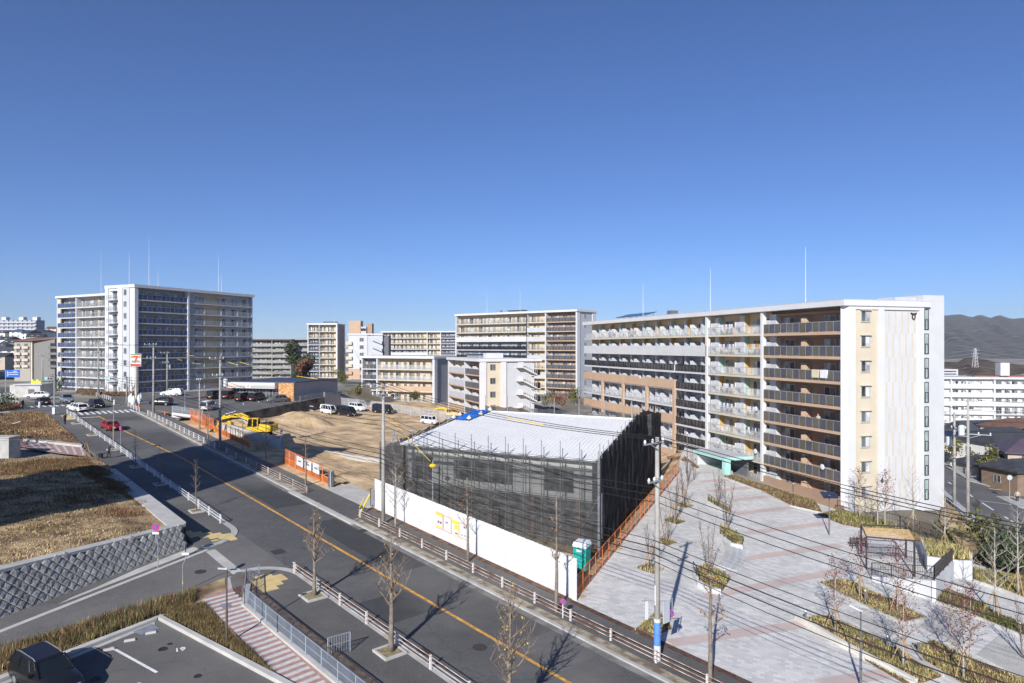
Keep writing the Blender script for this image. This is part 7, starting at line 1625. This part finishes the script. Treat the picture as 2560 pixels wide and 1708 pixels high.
for j in range(4): wire(['top','second','third','lowest'][j]+' cable crossing the right street from the pale pole', G(2420,1296)+Vector((0,0,13.5-j*1.2)), Vector((150,100+j*3,9-j)), .8, .025)
for j in range(2): wire(['upper','lower'][j]+' cable running behind the gable from the grey pole', G(2386,1262)+Vector((0,0,12-j)), Vector((60,160,11-j)), .7, .025)
mr = thing('road_mirror', 'round brown-backed traffic mirror post at the right street kerb', 'mirror', G(2440,1330)); MB().tube([(0,0,0),(0,0,2.9)], .05, 8).build('post', DARKM, mr); MB().sphere((0,0,3.0), (.42,.12,.42), 0, 12, 8).build('mirror', DARKM, mr)
sg2 = thing('road_sign', 'round sign on a grey post on the right traffic island', 'sign', G(2524,1256)); MB().tube([(0,0,0),(0,0,3.2)], .05, 8).build('post', STEEL, sg2); MB().tube([(0,-.03,3.3),(0,.03,3.3)], .35, 14).build('plate', LGREY, sg2)
def house(label, loc, rz, w, d, h, roofc, wallc, rh=1.8, hip=True, storeys=2, solar=False, balcony=False, porch=False, group=None):
    t = thing('house', label, 'house', loc, rz, group); MB().box(-w/2,w/2,-d/2,d/2,-3,h).build('wall', wallc, t); e = .6
    a = [(-w/2-e,-d/2-e,h),(w/2+e,-d/2-e,h),(w/2+e,d/2+e,h),(-w/2-e,d/2+e,h)]; ins = d*.45 if hip else 0
    rv = a+[(-w/2-e+ins,0,h+rh),(w/2+e-ins,0,h+rh)]; rvb = [(x,y,z-.18) for x,y,z in a]
    rf = MB().add(rv+rvb, [(0,1,5,4),(1,2,5),(2,3,4,5),(3,0,4),(0,6,7,1),(1,7,8,2),(2,8,9,3),(3,9,6,0),(6,9,8,7)]).build('roof', roofc, t)
    if not hip:
        for sg in (-1,1): MB().add([(sg*w/2,-d/2,h-.02),(sg*w/2,d/2,h-.02),(sg*w/2,0,h+rh*.85)], [(0,1,2)]).build('gable', wallc, t)
    if solar:
        for i in range(4):
            for j in range(2):
                y0, y1 = -d/2+.1+j*d*.19, -d/2+.1+(j+.9)*d*.19; zf = lambda y: h+(y+d/2+e)/(d/2+e)*rh+.08; x0 = -w*.34+i*w*.17
                MB().quad((x0,y0,zf(y0)),(x0+w*.16,y0,zf(y0)),(x0+w*.16,y1,zf(y1)),(x0,y1,zf(y1))).build('solar_panel', SOLP, rf)
    for f in range(storeys):
        for x in (-w*.3, w*.12):
            inst(window_mesh(1.7,1.2 if f else 1.4,rnd.choice((0,1))), 'window', (x,-d/2-.02,.9+f*2.7+(h-2.7*storeys)*.0), 0, t)
        inst(window_mesh(1.2,1.1,0), 'window', (-w/2-.02,d*.15,1.0+f*2.7), R(-90), t)
    if balcony: MB().box(-w/2-.1,w*.2,-d/2-1.3,-d/2-.03,2.5,3.6).build('balcony', wallc, t)
    if porch: MB().hexa([(-w*.1,-d/2-2.6,2.3),(w*.5,-d/2-2.6,2.3),(w*.5,-d/2-.03,2.7),(-w*.1,-d/2-.03,2.7)],[(-w*.1,-d/2-2.6,2.45),(w*.5,-d/2-2.6,2.45),(w*.5,-d/2-.03,2.85),(-w*.1,-d/2-.03,2.85)]).build('porch_roof', roofc, t)
    return t
TILE = [M('tile_grey', (.075,.08,.09), .6, .15, 1), M('tile_dark', (.055,.057,.062), .55, .15, 1), M('tile_brown', (.16,.085,.06), .7, .15, 1), M('tile_blue', (.06,.10,.20), .6, .1, 1), M('tile_red', (.26,.07,.06), .7, .1, 1), M('tile_purple', (.10,.075,.10), .6, .1, 1)]
HW = [M('house_cream', (.62,.55,.44), .8, .06), M('house_white', (.72,.71,.68), .8, .04), M('house_beige', (.46,.38,.30), .8, .06), M('house_grey', (.34,.34,.34), .8, .06), M('house_brown', (.24,.17,.12), .8, .08)]
HR = 'houses beside the right-hand street'
def hloc(u, vb, y): p = at(u, vb, y); return p
house('beige house with blue solar roof just right of the gable', hloc(2374,1150,135), R(8), 9, 8, 4.6, TILE[0], HW[0], 1.6, False, 1, True, group=HR)
house('white-walled house with broad dark hipped roof behind the solar house', hloc(2470,1140,165), R(10), 17, 9, 6.4, TILE[0], HW[1], 2.4, False, 2, True, group=HR)
house('white house with dark grey gabled roof and beige balcony on the right', hloc(2500,1178,128), R(14), 13, 9, 6.0, TILE[1], HW[1], 2.3, True, 2, False, True, group=HR)
house('house with purple-brown roof at the right edge', hloc(2580,1195,112), R(-20), 9, 8, 4.6, TILE[5], HW[2], 1.8, True, 2, False, False, True, group=HR)
house('low dark-roofed house behind the street corner', hloc(2476,1200,112), R(12), 9, 6, 2.9, TILE[1], HW[3], 1.3, True, 1, group=HR)
house('brown house with dark roof at the far right street edge', hloc(2556,1222,100), R(10), 8, 6, 3.2, TILE[1], HW[4], 1.3, True, 1, group=HR)
house('rust-tiled low house between the solar roofs', hloc(2530,1120,150), R(20), 10, 7, 5.0, TILE[2], HW[0], 1.6, True, 2, group=HR)
def slopewall(label, pts, h, mat): cwall(label, [G(u,v) for u,v in pts], h, .3, mat)
slopewall('dark garden wall along the right street', ((2440,1188),(2490,1222),(2520,1228)), 1.6, CONCD); slopewall('pale garden wall at the top of the right street', ((2352,1150),(2378,1160)), 1.8, CONC)
# shrubs in the gardens: clumps of leaves
def bush(label, loc, r, mat, n=500, name='shrub', trunk=False, ls=.16, cat='shrub', group=None, flat=.8):
    t = thing(name, label, cat, loc, 0, group); rg = np.random.RandomState(int(abs(loc.x)*10) % 9999)
    cs = rg.randn(9,3)*.42*r*np.array([1,1,flat])+np.array([0,0,r*(.9 if not trunk else 1.9)]); P = cs[rg.randint(9,size=n)]; dd = rg.randn(n,3); dd /= np.linalg.norm(dd,axis=1)[:,None]; P = P+dd*(rg.rand(n,1)**.4)*r*.55
    P[:,2] = np.maximum(P[:,2], .1); a = rg.randn(n,3); a /= np.linalg.norm(a,axis=1)[:,None]; b = rg.randn(n,3); b -= a*(a*b).sum(1)[:,None]; b /= np.linalg.norm(b,axis=1)[:,None]; s = ls*(.6+.8*rg.rand(n,1))
    V = np.stack([P-a*s, P+b*s*.7, P+a*s, P-b*s*.7],1).reshape(-1,3); inst(np_mesh('crown', V, np.arange(n*4).reshape(-1,4), mat), 'crown', parent=t)
    MB().tube([(0,0,-.3),(0,0,r*(1.0 if not trunk else 1.9))], [.12*r*.6,.05*r], 6).build('trunk', BARK, t); return t
PINE = M('pine_green', (.045,.065,.028), .8, .3, 1, island=.4); OLVT = M('olive_green', (.12,.115,.035), .8, .3, 1, island=.4); BRNT = M('brown_leaf', (.20,.095,.065), .8, .3, 1, island=.35)
for i, (u, v, y, r, m, lb) in enumerate(((2380,1150,118,2.2,OLVT,'rounded green garden shrub right of the gable'),(2432,1160,120,1.6,OLVT,'small green garden tree by the balcony house'),(2470,1178,106,1.8,OLVT,'autumn-tinted garden shrub above the street wall'),(2480,1395,66,2.6,OLVT,'loose olive tree beside the lower street pavement'),(2545,1400,64,2.4,PINE,'dark evergreen at the right edge below the street'),(2515,1430,60,1.8,PINE,'dark evergreen shrub above the right bed'))):
    p = at(u, v, y); bush(lb, p, r, m, 900, 'shrub' if r < 2 else 'tree', cat='shrub' if r < 2 else 'tree')
# pale slab block and the hills beyond
w8 = apt('apartment_block', 'long white housing slab with red roof edge beyond the right-hand houses', (126,214), (182,206), 8.9, 6, 2.7,
    [(0,.2,range(6),HW[1],WALLW,lambda f: WALLW if f > 2 else 'bars',4.5,None),(.2,.42,range(6),HW[1],WALLW,const(HW[1]),4.5,None),(.42,.64,range(6),HW[1],WALLW,lambda f: WALLW if f > 2 else 'bars',4.5,None),(.64,1,range(6),HW[1],WALLW,const(HW[1]),4.5,None)], roofm=WALLW, dep=1.0)
w8.box('roof_edge', 20, 56, 4, 9, 8.91, 9.15, M('red_roof_edge', (.30,.12,.09), .7, .1)); w8.box('water_tower', 27, 29.6, 3, 6, 9.31, 13.3, WALLW)
wb = Block('apartment_block', 'small white block peeping beside the gable', at(2372,940,330), 0); wb.box('wall', -6, 4, 0, 8, -14, 0, WALLW); wb.box('roof', -6.3, 4.3, -.3, 8.3, .001, 3.2, WALLW)
for k in range(2): wb.box('window_band', -5.5, 3.5, -.35, -.31, .6+k*1.3, 1.2+k*1.3, GLASS)
MTN = M('winter_forest', (.066,.066,.056), .95, .35, .03, det=12, col2=(.112,.105,.088), bump=.9, bsc=.03, bdist=14)
def ridge(name, prof, y0, y1, zb_, mat, seed):
    # prof: list of (u, v) skyline points; slope comes down towards the viewer
    g = random.Random(seed); vs, fs = [], []; us = []; n = 120; rows = 14
    u0, u1 = prof[0][0], prof[-1][0]
    for j in range(rows+1):
        f = j/rows
        for i in range(n+1):
            u = u0+(u1-u0)*i/n; k = 0
            while k < len(prof)-2 and prof[k+1][0] < u: k += 1
            (ua, va), (ub, vb) = prof[k], prof[k+1]; q = max(0, min(1, (u-ua)/(ub-ua))); v = va+(vb-va)*(q*q*(3-2*q)); p = at(u, v, y1)
            y = y1+(y0-y1)*f; x = p.x*(1+(y/y1-1)*.9); zz = zb_+(p.z-zb_)*(1-f)**1.1
            zz += (1-abs(2*f-1))*(p.z-zb_)*.035*(math.sin(i*.55+f*6+seed)+.6*math.sin(i*1.3-f*4)+.4*math.sin(i*2.9+f*9))*(1 if 0 < f < 1 else 0)
            vs.append((x, y, zz))
    for j in range(rows):
        for i in range(n): a = j*(n+1)+i; fs.append((a,a+1,a+n+2,a+n+1)[::-1])
    tag(MB().add(vs, fs).build(name, mat, smooth=True), kind='structure')
ridge('mountain', [(2050,866),(2150,830),(2250,796),(2330,786),(2360,789),(2400,786),(2430,793),(2450,787),(2478,795),(2496,788),(2530,797),(2560,795),(2640,790),(2800,800),(3000,790),(3300,850),(3400,866)], 1500, 3600, -10, MTN, 3)
ridge('hill', [(2200,905),(2330,905),(2390,905),(2420,893),(2455,898),(2500,906),(2560,912),(2700,915),(2900,930)], 520, 800, -16, M('wooded_hill', (.05,.05,.03), .95, .5, .09, det=10, col2=(.11,.075,.045), bump=1, bsc=.12, bdist=5), 8)
ridge('hill', [(-400,790),(-150,800),(0,828),(60,832),(110,842),(150,850),(190,858),(240,866)], 340, 640, 6, M('wooded_slope', (.07,.06,.04), .95, .4, .05, det=10, bump=1, bsc=.1, bdist=4), 5)
py = thing('pylon', 'steel lattice transmission pylon before the mountain', 'pylon', at(2438,922,700)); mb = MB()
H = 21
for sx in (-1,1):
    for sy in (-1,1): mb.bar((sx*2.4,sy*2.4,-4),(sx*.5,sy*.5,H),.32)
for k in range(7):
    f0, f1 = k/7, (k+1)/7; w0, w1 = 2.4-1.9*f0, 2.4-1.9*f1
    for sy in (-1,1): mb.bar((-w0,sy*w0,H*f0),(w1,sy*w1,H*f1),.2); mb.bar((w0,sy*w0,H*f0),(-w1,sy*w1,H*f1),.2)
mb.build('lattice', M('pylon_steel', (.50,.50,.48), .6, .1), py)
mb = MB()
for z in (12,15.5,19): mb.bar((-4,0,z),(4,0,z),.3)
mb.build('cross_arm', MT['pylon_steel'], py)
pz = at(2438,922,700)
for j, z in enumerate((12,15.5,19)):
    wire(['lowest','middle','top'][j]+' transmission line right of the pylon', pz+Vector((4,0,z)), pz+Vector((260,-60,z-14)), 9, .12, mat=STEEL); wire(['lowest','middle','top'][j]+' transmission line left of the pylon', pz+Vector((-4,0,z)), pz+Vector((-200,60,z-8)), 7, .12, mat=STEEL)
# ------------------------------------------------------------------ far left: houses on the rising ground and older blocks
HL = 'houses on the hillside at far left'
spots = [(8,838,330,0,1,'leftmost pink-walled house on the hillside'),(32,830,380,1,2,'hillside house with dark roof below the far slab'),(50,838,330,3,1,'hillside house with blue roof'),(62,828,400,4,0,'hillside house with dull red roof'),(78,842,310,1,1,'white-gabled hillside house left of centre'),(98,838,320,0,1,'large white hillside house beside the rear wing'),(118,836,350,1,1,'small dark-roofed house at the wing of the blue block'),(20,858,280,1,1,'dark-roofed house low on the slope'),(40,866,260,1,4,'brown-walled dark-roofed house on the slope'),(8,876,250,0,3,'grey house at the left edge'),(24,890,240,0,1,'flat grey-roofed house above the direction sign'),(134,826,420,2,0,'orange-roofed house at the skyline'),(92,850,290,1,3,'grey house half hidden by the beige flats'),(10,905,235,1,2,'dark-roofed house behind the direction sign')]
for i, (u, v, y, rc, wc, lb) in enumerate(spots): house(lb, at(u, v+8, y*1.5), R(rnd.uniform(-25,25)), rnd.uniform(8,11), 8, rnd.uniform(4.0,5.0), TILE[rc], HW[wc], 1.8, rnd.random() < .5, 2, i == 5, group=HL)
bf = Block('apartment_block', 'beige four-storey flats with brown roof at far left', at(36,930,300), R(-6)); z_ = at(36,930,300).z
bf.box('wall', 0, 7.6, 0, 9, -4, 13.6, M('flats_beige', (.36,.33,.28), .8, .05)); bf.box('wall', 7.61, 18.5, 1.0, 9, -4, 14.4, M('flats_grey', (.21,.20,.19), .8, .05)); bf.box('pier', 7.6, 8.3, .2, .99, -4, 13.6, CREAML)
MB().hexa([(-.5,-1,13.61),(8,-1,13.61),(19,1,14.6),(19,9.5,14.6)], [(-.5,-.8,13.8),(8,-.8,13.9),(19,1.2,15.4),(3,9.3,15.4)]).build('roof', TILE[2], bf.o)
for f in range(4):
    for x in (.5,4.2): bf.box('balcony', x, x+2.9, -.9, -.005, 2.0+f*2.75, 3.0+f*2.75, M('balcony_pink', (.58,.47,.40), .8, .04)); bf.win(x+.6, -.03, 3.1+f*2.75, 1.7, 1.2, 0, 0)
    bf.box('balcony', 16.2, 20.2, -.2, .99, 2.0+f*2.75, 3.0+f*2.75, OLDD); bf.box('recess', 16.4, 18.4, .9, .985, 3.1+f*2.75, 4.4+f*2.75, BLACK)
fs_ = Block('apartment_block', 'long grey housing slab on the hilltop at far left', at(-30,828,560), R(-4)); fs_.box('wall', -20, 42, 0, 9, -10, 9, M('hilltop_slab', (.33,.35,.40), .8, .06))
for f in range(3): fs_.box('balcony', -20, 42, -1.2, -.005, .8+f*2.9, 1.9+f*2.9, LGREY)
for x in (10, 25, 37): fs_.box('roof_house', x, x+4, 2, 6, 9.001, 11.6, WALLW)
for x in range(-18, 42, 4): fs_.box('fin', x, x+.3, -1.15, -.01, -4, 9, LGREY)
lb_ = Block('low_building', 'low cream corner building with rounded end at the far left of the crossing', at(38,994,150), R(10)); lb_.box('wall', 0, 5.0, 0, 6, -2, 2.7, CONCL); MB().tube([(0,2,-2),(0,2,2.7)], 1.9, 14).build('round_end', CONCL, lb_.o); lb_.box('roof', -.3, 5.4, -.3, 6.2, 2.701, 2.95, LGREY); lb_.box('opening', 2.6, 3.8, -.04, -.005, 0, 1.8, DGREY)
bn_ = thing('banner_panel', 'lime green and yellow banner panels at the far left pavement', 'banner', at(88,978,152)); 
for k in range(4): MB().box(k*.55-.9,k*.55-.4,-.03,.03,.2,2.6-.3*(k%2)).build('panel', M('lime', (.45,.62,.10), .6, .05) if k % 2 else PY, bn_)
# trees behind the shop
bush('dark round evergreen tree before the old grey blocks', at(740,948,240), 4.6, PINE, 3400, 'tree', False, .38, 'tree', flat=1.2); bush('russet round tree beside the evergreen before the old blocks', at(759,948,236), 3.6, BRNT, 2600, 'tree', False, .32, 'tree', flat=1.2)
for i, (u, v, y, r, m, lb) in enumerate(((848,950,200,2.0,OLVT,'small olive tree beside the white tan block'),(858,960,190,1.6,OLVT,'small pale tree by the ramp'),(893,990,150,1.4,OLVT,'olive shrub at the ramp wall'),(1037,1000,150,1.2,OLVT,'olive shrub before the low cream block'),(1375,1015,150,2.0,OLVT,'olive shrub at the foot of the tall block'),(1400,1015,145,1.6,BRNT,'russet shrub at the foot of the tall block'),(1440,1010,140,1.8,OLVT,'olive shrub beside the brown frames'),(140,978,165,2.0,PINE,'dark hedge shrub before the rear wing'),(5,1030,118,2.2,PINE,'dark evergreen at the left edge of the crossing'),(-6,1108,88,2.6,PINE,'dark pine branch mass at the left edge of the bank'))):
    bush(lb, at(u, v, y), r, m, 700, 'shrub' if r < 1.9 else 'tree', False, .14, 'shrub' if r < 1.9 else 'tree')
ub = thing('utility_box', 'grey concrete utility box on the shaded bank at far left', 'box', Vector((-64,84.5,_bk(-64,84.5)))); MB().box(-3,2.2,-1,1,-1,1.9).build('body', CONC, ub.id_data if False else ub); MB().box(-3.1,2.3,-1.1,1.1,1.901,2.0).build('lid', CONCL, ub)
# red-brown shrubs and bare bushes along the foot of the blue block
rb_ = [tuple(G(u, v).xy) for u, v in ((190,985),(265,992),(335,990),(338,982),(265,982),(195,978))]
grass('ground_cover', 'russet ground cover along the foot of the blue block', rb_, lambda x, y: Z(x, y)+.1, 1800, .5, [DRYB, DRYR, OLV], [.6,.2,.2], .06, .5, 91)
for i, u in enumerate((205,228,262,300,318,332)): tree('multi%d' % (i % 3), '%s bare sapling in the row along the foot of the blue block' % ['leftmost','second from left','third from left','third from right','second from right','rightmost'][i], G(u, 988), .95, staked=i > 2)

# ------------------------------------------------------------------ air
hz_ = bpy.data.materials.new('haze'); hz_.use_nodes = True; n_ = hz_.node_tree.nodes; n_.clear(); ou = n_.new('ShaderNodeOutputMaterial'); pv = n_.new('ShaderNodeVolumePrincipled')
pv.inputs['Color'].default_value = (.92,.95,1,1); pv.inputs['Density'].default_value = .0001; pv.inputs['Anisotropy'].default_value = .2
hz_.node_tree.links.new(pv.outputs[0], ou.inputs['Volume'])
tag(MB().box(-4200,5200,-200,4200,-40,260).build('haze', hz_), kind='stuff')
